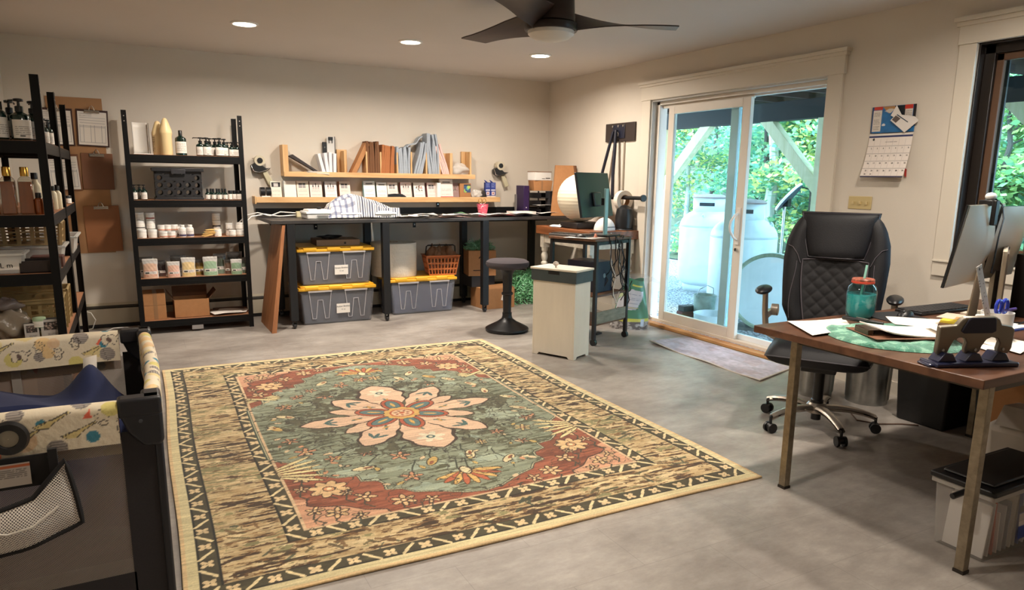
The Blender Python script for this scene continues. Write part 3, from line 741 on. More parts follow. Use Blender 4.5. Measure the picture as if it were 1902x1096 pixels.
# --- near left unit, second shelf
for i, (x, y, lab) in enumerate(((-.60, 4.45, 'tall square amber oil bottle with gold cap at the left frame edge'),
                                 (-.53, 4.45, 'tall square amber oil bottle with gold cap, second from the left'),
                                 (-.455, 4.45, 'tall square amber oil bottle with gold cap, nearest the front post'),
                                 (-.665, 4.46, 'tall amber oil bottle partly cut off by the left frame edge'))):
    t = thing('oil_bottle', lab, 'bottle', (x, y, 1.142), 0, 'tall amber oil bottles')
    g = G().frus((-.034, .034, -.034, .034), (-.031, .031, -.031, .031), 0, .175); g.frus((-.031, .031, -.031, .031), (-.012, .012, -.012, .012), .175, .195); obj('body', g, m_clearg, t, bevel=.006)
    obj('oil', G().frus((-.030, .030, -.030, .030), (-.028, .028, -.028, .028), .004, .165), m_amberl, t, bevel=.004)
    obj('cap', G().lathe([(.019, .192), (.019, .235), (.017, .238)], n=16), m_gold, t)
screw_bottle('lotion_bottle', 'white lotion bottle with black cap behind the amber oil bottles', 'bottle', -.43, 4.62, 1.142, .026, .21, m_cream, m_pump, group='white lotion bottles')
for i, (x, y, lab) in enumerate(((-.405, 4.44, 'short amber bottle with black cap beside the tall amber bottles'),
                                 (-.37, 4.50, 'short amber bottle with black cap touching the front left post'),
                                 (-.385, 4.60, 'short amber bottle with black cap tucked behind another'))):
    screw_bottle('amber_bottle', lab, 'bottle', x, y, 1.142, .022, .11, m_amberl, m_pump, .26, None, 'short amber bottles')
for i, (x, y, lab) in enumerate(((-.385, 5.02, 'slim cream bottle with black cap seen past the front left post'),
                                 (-.37, 5.12, 'slim cream bottle with black cap beside the second left post'),
                                 (-.40, 5.52, 'slim white bottle with black cap between the second and third left posts'))):
    screw_bottle('lotion_bottle', lab, 'bottle', x, y, 1.142, .020, .135, m_cream, m_pump, .2, None, 'white lotion bottles')
jar('tiny black-lidded jar at the far end of the second left shelf', -.375, 5.95, 1.142, .025, .055, m_pump, m_pump, None, 'dark lidded jars', 3)
# --- basket helper with punched holes
def basket(label, cat, x, y, z, w, d, h, mat, name='basket', slots='square', rz=0., group=None, rim=.012, taper=.88, cols=6, rows=3, handle=False):
    t = thing(name, label, cat, (x, y, z), rz, group)
    g = G(); th = .004
    def side(M4, wd):
        cw = wd/cols; rh = h*.86/rows
        for i in range(cols+1):
            xx = -wd/2+i*cw; k0 = taper; g.add([((xx-.16*cw)*k0, 0, 0), ((xx+.16*cw)*k0, 0, 0), (xx+.16*cw, 0, h), (xx-.16*cw, 0, h), ((xx-.16*cw)*k0, th, 0), ((xx+.16*cw)*k0, th, 0), (xx+.16*cw, th, h), (xx-.16*cw, th, h)],
                [(0,1,2,3), (7,6,5,4), (0,3,7,4), (1,5,6,2), (3,2,6,7), (0,4,5,1)], M4)
        for j in range(rows+1):
            zz = j*rh; s0 = taper+(1-taper)*zz/h; g.box(-wd/2*s0, wd/2*s0, -.0005, th+.0005, zz, zz+rh*.28, M4)
        g.box(-wd/2*.99, wd/2*.99, -.0005, th, h*.86, h, M4)
    def fr(o, xd, nrm, inset):
        # side plane leaning outwards with height
        X = Vector(xd); Nn = Vector(nrm); Z = Vector((0, 0, 1))+Nn*((1-taper)*inset/h); m_ = Matrix((X, -Nn, Z)).transposed().to_4x4(); m_.translation = Vector(nrm)*inset*taper; return m_
    side(fr(0, (1, 0, 0), (0, -1, 0), d/2), w); side(fr(0, (-1, 0, 0), (0, 1, 0), d/2), w)
    side(fr(0, (0, -1, 0), (-1, 0, 0), w/2), d); side(fr(0, (0, 1, 0), (1, 0, 0), w/2), d)
    g.box(-w/2*taper, w/2*taper, -d/2*taper, d/2*taper, 0, .004)
    obj('body', g, mat, t)
    r = G(); a, b = w/2+rim*.6, d/2+rim*.6
    r.box(-a, a, -b, -b+rim, h-.004, h+.006); r.box(-a, a, b-rim, b, h-.004, h+.006); r.box(-a, -a+rim, -b, b, h-.004, h+.006); r.box(a-rim, a, -b, b, h-.004, h+.006)
    obj('rim', r, mat, t, bevel=.003)
    return t
m_bask = M('beige_basket', (176, 148, 104), .45)
m_baskd = M('olive_basket', (160, 136, 92), .45)
# third shelf
def tub(label, x, y, z, w, d, h, mat, rz=0., cat='bin', name='storage_tub', taper=.9, rimw=.015, lid=None, group=None):
    t = thing(name, label, cat, (x, y, z), rz, group)
    g = G(); th = .003
    k = taper
    o = [(-w/2*k, -d/2*k), (w/2*k, -d/2*k), (w/2*k, d/2*k), (-w/2*k, d/2*k)]; p = [(-w/2, -d/2), (w/2, -d/2), (w/2, d/2), (-w/2, d/2)]
    vs = [(a, b, 0) for a, b in o]+[(a, b, h) for a, b in p]+[(a*.97, b*.97, h) for a, b in p]+[(a*.97, b*.97, .004) for a, b in o]
    fs = [(0,3,2,1)]+[(i, (i+1) % 4, 4+(i+1) % 4, 4+i) for i in range(4)]+[(4+i, 4+(i+1) % 4, 8+(i+1) % 4, 8+i) for i in range(4)]+[(8+i, 8+(i+1) % 4, 12+(i+1) % 4, 12+i) for i in range(4)]+[(12, 13, 14, 15)]
    g.add(vs, fs); obj('body', g, mat, t, bevel=.006)
    r = G(); a, b = w/2+rimw, d/2+rimw
    r.box(-a, a, -b, -d/2, h-.012, h); r.box(-a, a, d/2, b, h-.012, h); r.box(-a, -w/2, -b, b, h-.012, h); r.box(w/2, a, -b, b, h-.012, h)
    obj('rim', r, mat, t, bevel=.003)
    return t
tub('big cloudy plastic tub across the third left shelf under a tan basket', -.535, 5.0, .842, .36, .30, .10, m_clearw, rad(90)*0)
basket('tan basket with rounded square holes standing in the cloudy tub on the third left shelf', 'basket', -.53, 5.02, .944, .34, .26, .125, m_bask, rows=3, cols=5, taper=.95)
t = tub('small clear box with a handwritten white label at the left frame edge', -.60, 4.52, .842, .19, .2, .105, m_clearw, 0, 'box', 'label_box')
g = G(); g.box(-.075, .085, -.0935, -.092, .02, .07); o_ = obj('label', g, m_paper, t)
g = G(); textg(g, "L'b L m", .036, frame((-.0, -.0955, .032), (1, 0, 0), (0, 0, 1))); obj('label_writing', g, M('ink', (28, 26, 28), .6), t)
t = thing('open_tray', 'dark brown open tray box beside the front post on the third left shelf', 'tray', (-.435, 4.50, .842))
g = G(); g.box(-.085, .085, -.075, .075, 0, .004); g.box(-.085, .085, -.075, -.070, 0, .062); g.box(-.085, .085, .070, .075, 0, .062); g.box(-.085, -.08, -.07, .07, 0, .062); g.box(.08, .085, -.07, .07, 0, .062)
obj('box_body', g, M('dark_brown_box', (38, 26, 22), .6), t)
t = thing('open_tray', 'reddish brown tray edge seen just behind the front left post', 'tray', (-.42, 4.72, .842)); obj('box_body', G().box(-.075, .075, -.06, .06, 0, .06), M('red_brown_box', (84, 48, 38), .6), t, bevel=.003)
# big white tub that hangs past the shelf edge near the third post
tub('white translucent tub with thick rim near the third left post', -.475, 5.62, .842, .3, .42, .11, m_clearw, 0)
# fourth shelf
basket('tan basket with rows of oval holes on the fourth left shelf', 'basket', -.54, 4.66, .48, .35, .24, .2, m_baskd, rows=6, cols=7, taper=.97)
basket('tan basket with oval holes farther back on the fourth left shelf', 'basket', -.54, 5.02, .48, .35, .24, .2, m_baskd, rows=6, cols=7, taper=.97)
m_gj = M('mint_jar', (170, 196, 160), .35)
for i, (x, y, z, lab) in enumerate(((-.465, 4.44, .575, 'mint green jar lying on the goods at the front of the fourth left shelf'), (-.44, 4.47, .55, 'mint green lidded jar beside the shelf post, above the picture boxes'), (-.50, 4.45, .545, 'white and mint jar left of two mint jars on the fourth left shelf'))):
    jar(lab, x, y, z-.02, .03, .05, m_gj, m_gj, None, 'mint green jars', i)
# picture boxes at the front
def picbox(label, x, y, z, w, h, d, seed):
    t = thing('picture_box', label, 'box', (x, y, z), rad(3), 'small black and white product boxes')
    obj('carton', G().box(-w/2, w/2, 0, d, 0, h), M('carton_black', (30, 28, 30), .5), t)
    cv = Canvas(44, 40, w*.98, h*.98, (190, 184, 178)); rn = random.Random(seed)
    cv.rect(w*.12, w*.86, h*.48, h*.86, (52, 46, 44))
    for k in range(30): cv.ell(w*rn.uniform(.16, .82), h*rn.uniform(.52, .82), w*.05, w*.035, rn.choice([(150, 130, 120), (110, 96, 90), (180, 160, 150)]))
    cv.text_rows(w*.3, w*.8, h*.12, h*.42, 5, h*.03, (90, 86, 84), rn)
    painted('printed_face', cv, m_paint, t, loc=(-w*.49, -.001, h*.01), rot=(rad(90), 0, 0))
picbox('small grey-white box with a dark picture at the foot of the front left post', -.41, 4.42, .48, .10, .115, .05, 3)
picbox('narrow dark box with silver picture left of the picture box', -.50, 4.42, .48, .065, .10, .05, 4)
# plastic bag of stuff
def lumpy(label, cat, name, x, y, z, r, mat, seed, amp=.25, kind=None, sub=None, flat=1.):
    rn = random.Random(seed); ph = [(rn.uniform(1.5, 5), rn.uniform(1.5, 5), rn.uniform(0, 6), rn.uniform(0, 6)) for _ in range(5)]
    def fn(u, v):
        a = 2*PI*u; b = PI*(v*.98+.01)
        k = 1+amp*sum(math.sin(p*a*1.+c)*math.sin(q*b+d) for p, q, c, d in [(round(p), q, c, d) for p, q, c, d in ph])/2.2
        return (r[0]*k*math.cos(a)*math.sin(b), r[1]*k*math.sin(a)*math.sin(b), max(-r[2]*.98*flat, -r[2]*k*math.cos(b)*(1 if v > .5 else .9)))
    g = G().grid(fn, 34, 22, None, True)
    o = obj(name, g, mat, None, (x, y, z+r[2]*.98*flat)); return tag(o, label, cat)
lumpy('crumpled clear plastic bag of loose goods at the bottom left shelf front', 'plastic bag', 'plastic_bag', -.60, 4.50, .48, (.10, .09, .09), M('cloudy_bag', (150, 138, 122), .2, alpha=.8, bump=(14, .8)), 5, .2)
lumpy('grey crumpled film bag behind the clear bag on the fourth left shelf', 'plastic bag', 'plastic_bag', -.62, 4.48, .64, (.085, .06, .035), M('film_bag', (112, 102, 100), .25, alpha=.85, bump=(14, .8)), 9, .2)
# bottom shelf boxes of left units (half hidden)
for y, lab in ((4.62, 'brown carton on the bottom left shelf under the picture boxes'), (5.05, 'brown carton on the bottom left shelf near the second post'), (5.7, 'brown carton on the bottom shelf of the farther left unit')):
    t = thing('carton', lab, 'box', (-.54, y, .12)); obj('box_body', G().box(-.16, .16, -.15, .15, 0, .22), m_card2, t, bevel=.003); obj('tape', G().box(-.03, .03, -.1505, .1505, .0, .2205), M('box_tape', (150, 112, 78), .3), t)

# --- back unit, top shelf
Z = 1.51
t = thing('napkin_stand', 'white curved plastic holder at the left of the top back shelf', 'holder', (.125, 6.80, Z))
g = G(); 
def cf(u, v): a = -.7+1.4*u; return (-.055+.11*u, .03*math.cos((u-.5)*2.6)-.02, .255*v)
g.grid(cf, 10, 6); obj('shell', g, M('white_plastic_grey', (206, 200, 192), .4), t, solid=.004)
obj('back_plate', G().box(.062, .067, -.03, .05, 0, .25), m_chrome, t); obj('foot', G().box(-.06, .085, -.035, .06, 0, .006), m_white, t, bevel=.002)
for x, y, hh, lab in ((.315, 6.80, .30, 'large cream plastic jug bottle with pointed shoulders on the top back shelf'), (.262, 6.90, .28, 'cream plastic jug behind the large one, with dark print'),):
    t = thing('jug_bottle', lab, 'bottle', (x, y, Z), rad(-8), 'cream plastic jugs')
    g = G().lathe([(.044, 0), (.047, .006), (.046, hh*.52), (.050, hh*.56), (.049, hh*.66), (.026, hh*.9), (.018, hh*.97), (.008, hh)], n=28)
    obj('body', g, M('cream_jug', (232, 206, 156), .4), t)
    obj('seam', G().lathe([(.0505, hh*.585), (.0515, hh*.6), (.0505, hh*.615)], n=28, cap=False), M('cream_jug', (0, 0, 0)), t)
label_mesh('label', .048, .14, .02, 1.0, (214, 186, 140), 8, t, 3, dark=(80, 50, 40), rz=rad(-55))
screw_bottle('dark_bottle', 'large dark bottle with white label in the middle of the top back shelf', 'bottle', .425, 6.80, Z, .044, .205, m_green, m_pump, .2, (228, 220, 210), seed=4, neck=.36, capr=.34)
PB = [(.575, 6.80, .035, .155), (.622, 6.79, .038, .155), (.655, 6.89, .036, .155), (.70, 6.89, .036, .155), (.725, 6.795, .035, .155), (.765, 6.81, .034, .15), (.80, 6.90, .028, .125), (.825, 6.80, .030, .125), (.868, 6.80, .030, .125), (.845, 6.90, .028, .125)]
LB = ['black pump bottle leftmost in the cluster on the top back shelf', 'black pump bottle with script label, second from left in the cluster', 'black pump bottle in the back row behind the script label', 'black pump bottle in the back row at the middle of the cluster',
      'black pump bottle with plain white label, fifth in the cluster', 'black pump bottle with label turned right, sixth in the cluster', 'small black pump bottle behind, where the smaller ones begin', 'small black pump bottle with wide label, front row near the right post',
      'small black pump bottle rightmost in the front row by the right post', 'small black pump bottle in the back row by the right post']
for i, ((x, y, r_, h_), lab) in enumerate(zip(PB, LB)): pump_bottle(lab, x, y, Z, r_, h_, rad((i*47) % 30-15), i+40, 'black pump bottles on the back unit', spout=.1*i)
# --- back unit, second shelf
Z = 1.14
for i, (x, y, lab) in enumerate(((.045, 6.80, 'small labelled green bottle beside the left post on the second back shelf'), (.085, 6.88, 'unlabelled dark green bottle behind, second back shelf left'), (.118, 6.80, 'plain green pump bottle left of the black crate'))):
    pump_bottle(lab, x, y, Z, .025, .125, 0, i+60, 'green bottles left of the crate')
t = thing('plastic_crate', 'black plastic crate with rows of round holes and hinged lid', 'crate', (.385, 6.78, Z))
g = G(); w_, h_, d_ = .36, .245, .24
cols_, rows_ = 5, 3
bars = [(-w_/2, w_/2, 0, .03), (-w_/2, w_/2, .215, h_)]
# front plate with round holes: built as ring cells
def holed(M4, wd, nc):
    cw = wd/nc; ch = (.215-.03)/rows_
    for i in range(nc):
        for j in range(rows_):
            cx, cz = -wd/2+(i+.5)*cw, .03+(j+.5)*ch
            solidc = (j == 2 and 0 < i < nc-1)
            k = 16; vs = []; R0 = 0.0001 if solidc else min(cw, ch)*.33
            for q in range(k):
                a = 2*PI*(q+.5)/k; c_, s_ = math.cos(a), math.sin(a); mxx = max(abs(c_)/(cw/2), abs(s_)/(ch/2)); vs.append((cx+c_/mxx, 0, cz+s_/mxx)); 
            for q in range(k): a = 2*PI*(q+.5)/k; vs.append((cx+R0*math.cos(a), 0, cz+R0*math.sin(a)))
            for q in range(k): a = 2*PI*(q+.5)/k; vs.append((cx+R0*math.cos(a), .006, cz+R0*math.sin(a)))
            g.add(vs, [(q, (q+1) % k, k+(q+1) % k, k+q) for q in range(k)]+[(k+q, k+(q+1) % k, 2*k+(q+1) % k, 2*k+q) for q in range(k)], M4)
for M4, wd, nc in ((Matrix.Translation((0, 0, 0)), w_, 5), (Matrix.Translation((0, d_, 0)) @ Matrix.Rotation(PI, 4, 'Z'), w_, 5), (Matrix.Translation((-w_/2, d_/2, 0)) @ Matrix.Rotation(-PI/2, 4, 'Z'), d_, 3), (Matrix.Translation((w_/2, d_/2, 0)) @ Matrix.Rotation(PI/2, 4, 'Z'), d_, 3)):
    holed(M4, wd, nc); g.box(-wd/2, wd/2, 0, .006, 0, .03, M4); g.box(-wd/2, wd/2, 0, .006, .215, h_, M4)
g.box(-w_/2, w_/2, 0, d_, 0, .006); m_crate = M('crate_plastic', (30, 30, 33), .45)
obj('body', g, m_crate, t)
g = G(); g.box(-w_/2-.02, w_/2+.02, -.015, d_+.01, h_, h_+.02); g.box(-w_/2-.02, w_/2+.02, -.02, -.012, h_-.01, h_+.02); obj('lid', g, m_crate, t, bevel=.004)
g = G(); g.box(-.055, .055, -.028, -.012, h_-.03, h_+.01); obj('latch', g, M('crate_latch', (46, 46, 50), .4), t, bevel=.003)
obj('base_rim', G().box(-w_/2-.008, w_/2+.008, -.008, d_+.004, 0, .018), m_crate, t, bevel=.003)
XB = [(.605, 6.80), (.638, 6.86), (.652, 6.80), (.686, 6.86), (.70, 6.80), (.732, 6.86), (.748, 6.80)]
LX = ['leftmost small dropper bottle in the group right of the crate', 'small dropper bottle behind and between the first two', 'second small dropper bottle in the front row right of the crate', 'small dropper bottle in the back row, middle',
      'third small dropper bottle in the front row right of the crate', 'small dropper bottle in the back row, right', 'last small dropper bottle in the front row of the group']
for i, ((x, y), lab) in enumerate(zip(XB, LX)):
    screw_bottle('dropper_bottle', lab, 'bottle', x, y, Z, .019, .095, m_green, m_pump, .3, (228, 222, 214), 'small dropper bottles', i+1, neck=.45, capr=.5, hb=.62)
for i, (x, lab) in enumerate(((.80, 'leftmost small black-lidded jar beside the dropper bottles'), (.835, 'second small black-lidded jar beside the dropper bottles'), (.869, 'third small black-lidded jar near the right post'), (.895, 'last small black-lidded jar touching the right post'))):
    jar(lab, x-.012, 6.80, Z, .0165, .08, m_green, m_pump, None, 'black-lidded jars on the second back shelf', i, lidh=.3)
# --- third shelf: white tubs
Z = .822
m_wj = M('white_jar', (226, 220, 214), .4)
TB = [(.075, 6.80, 0, .036, .072, None, 'white tub bottom left by the left post, third back shelf'), (.155, 6.80, 0, .034, .070, None, 'white tub at the bottom, second from the left post'),
      (.068, 6.86, .074, .038, .070, (.1, .3, (60, 56, 54)), 'white tub with dark print, middle of the left stack'), (.148, 6.86, .074, .034, .068, None, 'plain white tub, middle of the second stack'),
      (.068, 6.86, .146, .036, .066, None, 'white tub with text, topmost of the left stack'), (.148, 6.86, .144, .034, .066, (.25, .5, (176, 74, 60)), 'white tub with red band, topmost of the second stack'),
      (.238, 6.79, 0, .032, .052, (.15, .4, (206, 120, 84)), 'small orange-banded tub at the front left of the orange group'), (.298, 6.79, 0, .032, .052, (.15, .4, (206, 120, 84)), 'small orange-banded tub at the front right of the orange group'),
      (.228, 6.85, .054, .030, .05, (.1, .35, (206, 120, 84)), 'orange-banded tub in the upper row, left'), (.275, 6.85, .054, .031, .052, (.1, .35, (206, 120, 84)), 'orange-banded tub in the upper row, middle'), (.325, 6.85, .054, .030, .052, (.1, .35, (206, 120, 84)), 'orange-banded tub in the upper row, right'),
      (.228, 6.87, 0, .030, .052, None, 'white tub under the upper orange row, left'), (.275, 6.87, 0, .03, .052, None, 'white tub under the upper orange row, middle'), (.325, 6.87, 0, .030, .052, None, 'white tub under the upper orange row, right')]
for i, (x, y, dz, r_, h_, bd, lab) in enumerate(TB):
    jar(lab, x, y, Z+dz, r_, h_, m_wj, m_white, bd, 'white tubs on the third back shelf', i+1)
for i, (x, y, lab) in enumerate(((.385, 6.80, 'white bottle with navy band, left of two on the third back shelf'), (.445, 6.80, 'white bottle with navy band, right of two on the third back shelf'), (.365, 6.88, 'white bottle behind the two navy-banded ones, left'), (.425, 6.90, 'white bottle behind the two navy-banded ones, right'))):
    screw_bottle('lotion_jar', lab, 'bottle', x, y, Z, .030, .105, m_wj, m_white, .16, (232, 226, 222), 'white bottles with navy band', i+1, neck=.6, capr=.64, hb=.78, band=(.02, .3, (44, 40, 92)))
rn = random.Random(3)
for i, lab in enumerate(('bottom yellow sachet in the fanned pile on the third back shelf', 'second yellow sachet of the pile', 'third yellow sachet of the pile', 'fourth yellow sachet of the pile', 'topmost yellow sachet of the pile')):
    o = obj('sachet', G().slab(lambda u, v: (-.055+.11*u, -.035+.07*v, .006*math.sin(PI*u)*math.sin(PI*v)), 8, 6, .004), M('yellow_sachet', (226, 188, 118), .6), None, (.575+.012*i, 6.80+.004*i, Z+.006+.0135*i), (0, rad(-14+3*i), rad(rn.uniform(-15, 15))))
    tag(o, lab, 'sachet', 'yellow sachets')
TB = [(.665, 6.80, 0, .032, .062, None, 'white tub just right of the yellow sachets'), (.668, 6.90, 0, .034, .066, None, 'white tub at the bottom of the tall stack behind the sachets'), (.668, 6.90, .068, .034, .066, (.2, .5, (54, 52, 60)), 'white tub with dark print in the middle of the tall stack'), (.668, 6.90, .136, .033, .06, None, 'topmost tub of the tall stack behind the sachets'),
      (.785, 6.79, 0, .030, .052, (.08, .24, (92, 108, 84)), 'white tub with green foot band, front left of the right group'), (.848, 6.79, 0, .030, .055, (.08, .24, (92, 108, 84)), 'white tub with green foot band, front right of the right group'),
      (.768, 6.86, .057, .030, .055, None, 'white tub in the upper row near the right post, left'), (.852, 6.86, .057, .032, .058, None, 'white tub in the upper row near the right post, right'), (.768, 6.87, 0, .030, .055, None, 'white tub beneath the upper left one near the right post'), (.852, 6.87, 0, .031, .055, None, 'white tub beneath the upper right one near the right post')]
for i, (x, y, dz, r_, h_, bd, lab) in enumerate(TB):
    jar(lab, x, y, Z+dz, r_, h_, m_wj, m_white, bd, 'white tubs on the third back shelf', i+1)
t = tag(obj('folded_card', G().prism([(-.03, 0), (.03, 0), (.012, .06)], 'y', 0, .002), m_paper, None, (.80, 6.95, Z+.055), (0, 0, 0)), 'small white folded card sticking up behind the right tubs', 'card')
t.location.z = Z
t.scale = (1, 1, 2.1)
# --- fourth shelf: pouches
Z = .482
m_foil = M('foil', (176, 172, 168), .22, .75, bump=(25, .5))
def pouch(label, x, y, w_, h_, c, band, seed, rz=0., filled=.72, top=(196, 192, 186)):
    t = thing('stand_up_pouch', label, 'pouch', (x, y, Z), rz, 'stand-up pouches of powder')
    nx, ny = 40, 54; cv = Canvas(nx, ny, w_, h_, c); rn = random.Random(seed)
    cv.a *= (1+.18*(vnoise(nx, ny, 4, 5, seed)-.5))[..., None]
    cv.rect(0, w_, h_*filled, h_, top); cv.ell(w_/2, h_*filled, w_*.36, h_*.05, c)
    cv.rect(0, w_*.05, 0, h_, (214, 210, 204)); cv.rect(w_*.95, w_, 0, h_, (214, 210, 204)); cv.rect(0, w_, h_*.885, h_*.9, (150, 148, 146))
    cv.rect(w_*.1, w_*.9, h_*.37, h_*.395, band); cv.rect(w_*.1, w_*.9, h_*.21, h_*.36, (222, 214, 206)); cv.rect(w_*.16, w_*.42, h_*.24, h_*.31, (60, 62, 58)); cv.text_rows(w_*.5, w_*.85, h_*.23, h_*.34, 3, h_*.02, (120, 100, 96), rn)
    cv.ell(w_/2, h_*.16, w_*.4, h_*.06, band, 0, .7); cv.ell(w_/2, h_*.165, w_*.37, h_*.055, c, 0, .9)
    def fb(s):
        def fn(X, Y):
            u = X/w_*2-1; v = Y/h_; th = .030*(1-v)**.7*(1-u*u)**.5 if not isinstance(u, np.ndarray) else .030*np.maximum(0, 1-v)**.7*np.sqrt(np.maximum(0, 1-u*u))
            pin = 1-.09*np.exp(-((v-.12)/.18)**2)*0-.07*np.exp(-((v-.55)/.2)**2)
            wr = .0007*np.sin(v*23+u*5+seed)*np.sin(u*7)
            return X*0+u*w_/2*pin, s*(th+wr*(v > .1)), Y
        return fn
    painted('front_panel', cv, m_paintg, t, fn=fb(-1.)); cv2 = Canvas(20, 26, w_, h_, (168, 164, 160)); painted('back_panel', cv2, m_foil, t, fn=fb(1.))
    return t
PO = [(.115, 6.79, .118, .165, (212, 176, 152), (196, 76, 66), 'peach powder pouch with red label beside the left post'), (.085, 6.90, .12, .17, (150, 140, 130), (90, 60, 50), 'foil pouch standing behind the left peach pouch'), (.195, 6.90, .09, .135, (70, 50, 44), (90, 40, 36), 'dark brown pouch behind, between the two red-labelled pouches'),
      (.292, 6.785, .10, .135, (210, 170, 150), (200, 70, 62), 'short silver-topped pouch with red label, second in the front row'), (.335, 6.91, .13, .175, (120, 110, 96), (90, 80, 60), 'dark foil pouch behind the cream pouch, left'),
      (.410, 6.79, .112, .165, (218, 192, 142), (206, 180, 60), 'cream yellow pouch in the middle of the front row'), (.50, 6.88, .09, .14, (150, 122, 60), (190, 160, 60), 'dark gold pouch behind, right of the cream pouch'),
      (.585, 6.79, .118, .165, (150, 176, 146), (90, 130, 96), 'pale green powder pouch, tallest of the green ones'), (.675, 6.89, .11, .18, (112, 126, 108), (70, 96, 76), 'dull green foil pouch behind the pale green one'),
      (.80, 6.79, .095, .135, (140, 166, 136), (90, 130, 96), 'short green pouch in the front row near the right post'), (.80, 6.91, .13, .19, (62, 64, 60), (60, 80, 60), 'dark foil pouch behind the short green one'), (.745, 6.86, .08, .13, (96, 74, 60), (120, 80, 60), 'brown pouch half hidden left of the short green pouch'), (.866, 6.87, .075, .14, (86, 98, 84), (200, 196, 180), 'narrow dark pouch squeezed against the right post')]
for i, (x, y, w_, h_, c, bd, lab) in enumerate(PO): pouch(lab, x, y, w_, h_, c, bd, i+3, rad((i*31) % 9-4), top=(196, 192, 186) if i in (0, 3, 5, 7, 9) else (96, 92, 88))
# --- bottom shelf
Z = .118
for dz, hh, lab in ((0, .125, 'lower brown carton of the stacked pair beside the left post'), (.127, .105, 'upper brown carton of the stacked pair beside the left post')):
    t = thing('carton', lab, 'box', (.125, 6.90, Z+dz)); obj('box_body', G().box(-.085, .085, -.12, .12, 0, hh), m_card, t, bevel=.002); obj('tape', G().box(-.012, .02, -.1205, .1205, -.0, hh+.0005), M('box_tape', (150, 112, 78), .3), t)
def open_box(label, x, y, z, w_, d_, h_, rz=0., mat=m_card, inner=m_card2, flaps=(1, 1, 1, 0), fl=.07, ang=(35, 35, 100, 20), group=None):
    t = thing('open_carton', label, 'box', (x, y, z), rz, group)
    g = G(); th = .004
    g.box(-w_/2, w_/2, -d_/2, d_/2, 0, th); g.box(-w_/2, w_/2, -d_/2, -d_/2+th, 0, h_); g.box(-w_/2, w_/2, d_/2-th, d_/2, 0, h_); g.box(-w_/2, -w_/2+th, -d_/2, d_/2, 0, h_); g.box(w_/2-th, w_/2, -d_/2, d_/2, 0, h_)
    obj('box_body', g, mat, t)
    # flaps: left, right, back, front
    for k, (on, a) in enumerate(zip(flaps, ang)):
        if not on: continue
        a = rad(a)
        if k < 2:
            s_ = -1 if k == 0 else 1; g = G().box(0, fl, -d_/2, d_/2, 0, th); g.v = [(s_*(w_/2+p[0]*math.cos(a)), p[1], h_+p[0]*math.sin(a)+p[2]) for p in g.v]
        else:
            s_ = 1 if k == 2 else -1; g = G().box(-w_/2, w_/2, 0, fl, 0, th); g.v = [(p[0], s_*(d_/2+p[1]*math.cos(a)), h_+p[1]*math.sin(a)+p[2]) for p in g.v]
        obj('flap', g, inner, t)
    return t
open_box('open brown carton with raised flaps in the middle of the bottom back shelf', .415, 6.90, Z, .285, .22, .16, 0, flaps=(1, 1, 1, 0), ang=(55, 50, 88, 0), fl=.09)
for i, (x, y, rz, lab) in enumerate(((.70, 6.84, .2, 'white sheet of paper hanging over the edge of the bottom back shelf'), (.76, 6.93, -.3, 'white paper sheet lying farther back on the bottom back shelf'), (.70, 6.95, .5, 'white paper sheet beneath the others on the bottom back shelf'))):
    tag(obj('paper_sheet', G().slab(lambda u, v: (-.13+.26*u, -.08+.16*v, .004*math.sin(u*5)), 8, 4, .0015), m_paper, None, (x, y, Z+.008+.006*(2-i)), (0, 0, rz)), lab, 'paper', 'papers on the bottom back shelf')
t = tag(obj('paper_tray', G().box(-.13, .13, -.07, .07, 0, .012), M('tray_brown', (92, 62, 50), .6), None, (.74, 7.06, Z)), 'flat brown folder at the back of the bottom back shelf', 'folder')
tag(obj('barcode_label', G().box(0, .09, 0, .006, 0, .035), M('barcode', (150, 146, 144), .5), None, (.40, 6.735, .02)), 'grey barcode sticker plate under the bottom beam of the back unit', 'sticker')
# ================================================================ CLIPBOARD WALL
tag(obj('backing_board', G().box(-.54, -.135, 0, .008, .665, 1.975), M('tan_board', (164, 122, 84), .75, noise=(12, .05)), None, (0, YB-.012, 0)), 'tall tan board on the back wall behind the clipboards', 'board')
def clipboard(label, x, z, w_, h_, col, paper, rz=0., seed=1):
    t = thing('clipboard', label, 'clipboard', (x, YB-.022, z), 0, 'clipboards hung on the tan board'); t.rotation_euler = (0, rad(rz), 0)
    obj('board', G().box(-w_/2, w_/2, 0, .004, 0, h_), M('clip_'+col[0], col[1], .5), t, bevel=.003)
    g = G().box(-.055, .055, -.008, 0, h_-.03, h_-.005); g.tube([(-.02, -.012, h_-.005), (-.012, -.02, h_+.02), (0, -.02, h_+.032), (.012, -.02, h_+.02), (.02, -.012, h_-.005)], .004, 6); g.cyl((-.05, -.01, h_-.024), (.05, -.01, h_-.024), .006)
    obj('clip', g, m_chrome, t)
    if paper:
        cv = Canvas(70, 90, w_*.9, h_*.9, (226, 220, 212)); rn = random.Random(seed)
        W, Hh = cv.w, cv.h; cv.text_rows(W*.06, W*.5, Hh*.86, Hh*.95, 3, .003, (90, 90, 96), rn)
        for k in range(5): cv.line([(W*.06, Hh*(.66+.04*k)), (W*.94, Hh*(.66+.04*k))], .0018, (150, 148, 150))
        for k in range(8): x_ = W*(.06+.88*k/7); cv.line([(x_, Hh*.08), (x_, Hh*.6)], .0018, (140, 140, 146))
        for k in range(3): cv.line([(W*.06, Hh*(.6-.03*k)), (W*.94, Hh*(.6-.03*k))], .0018, (140, 140, 146))
        cv.line([(W*.06, Hh*.08), (W*.94, Hh*.08)], .0018, (140, 140, 146))
        painted('form_sheet', cv, m_paint, t, loc=(-w_*.45, -.002, h_*.04), rot=(rad(90), 0, 0))
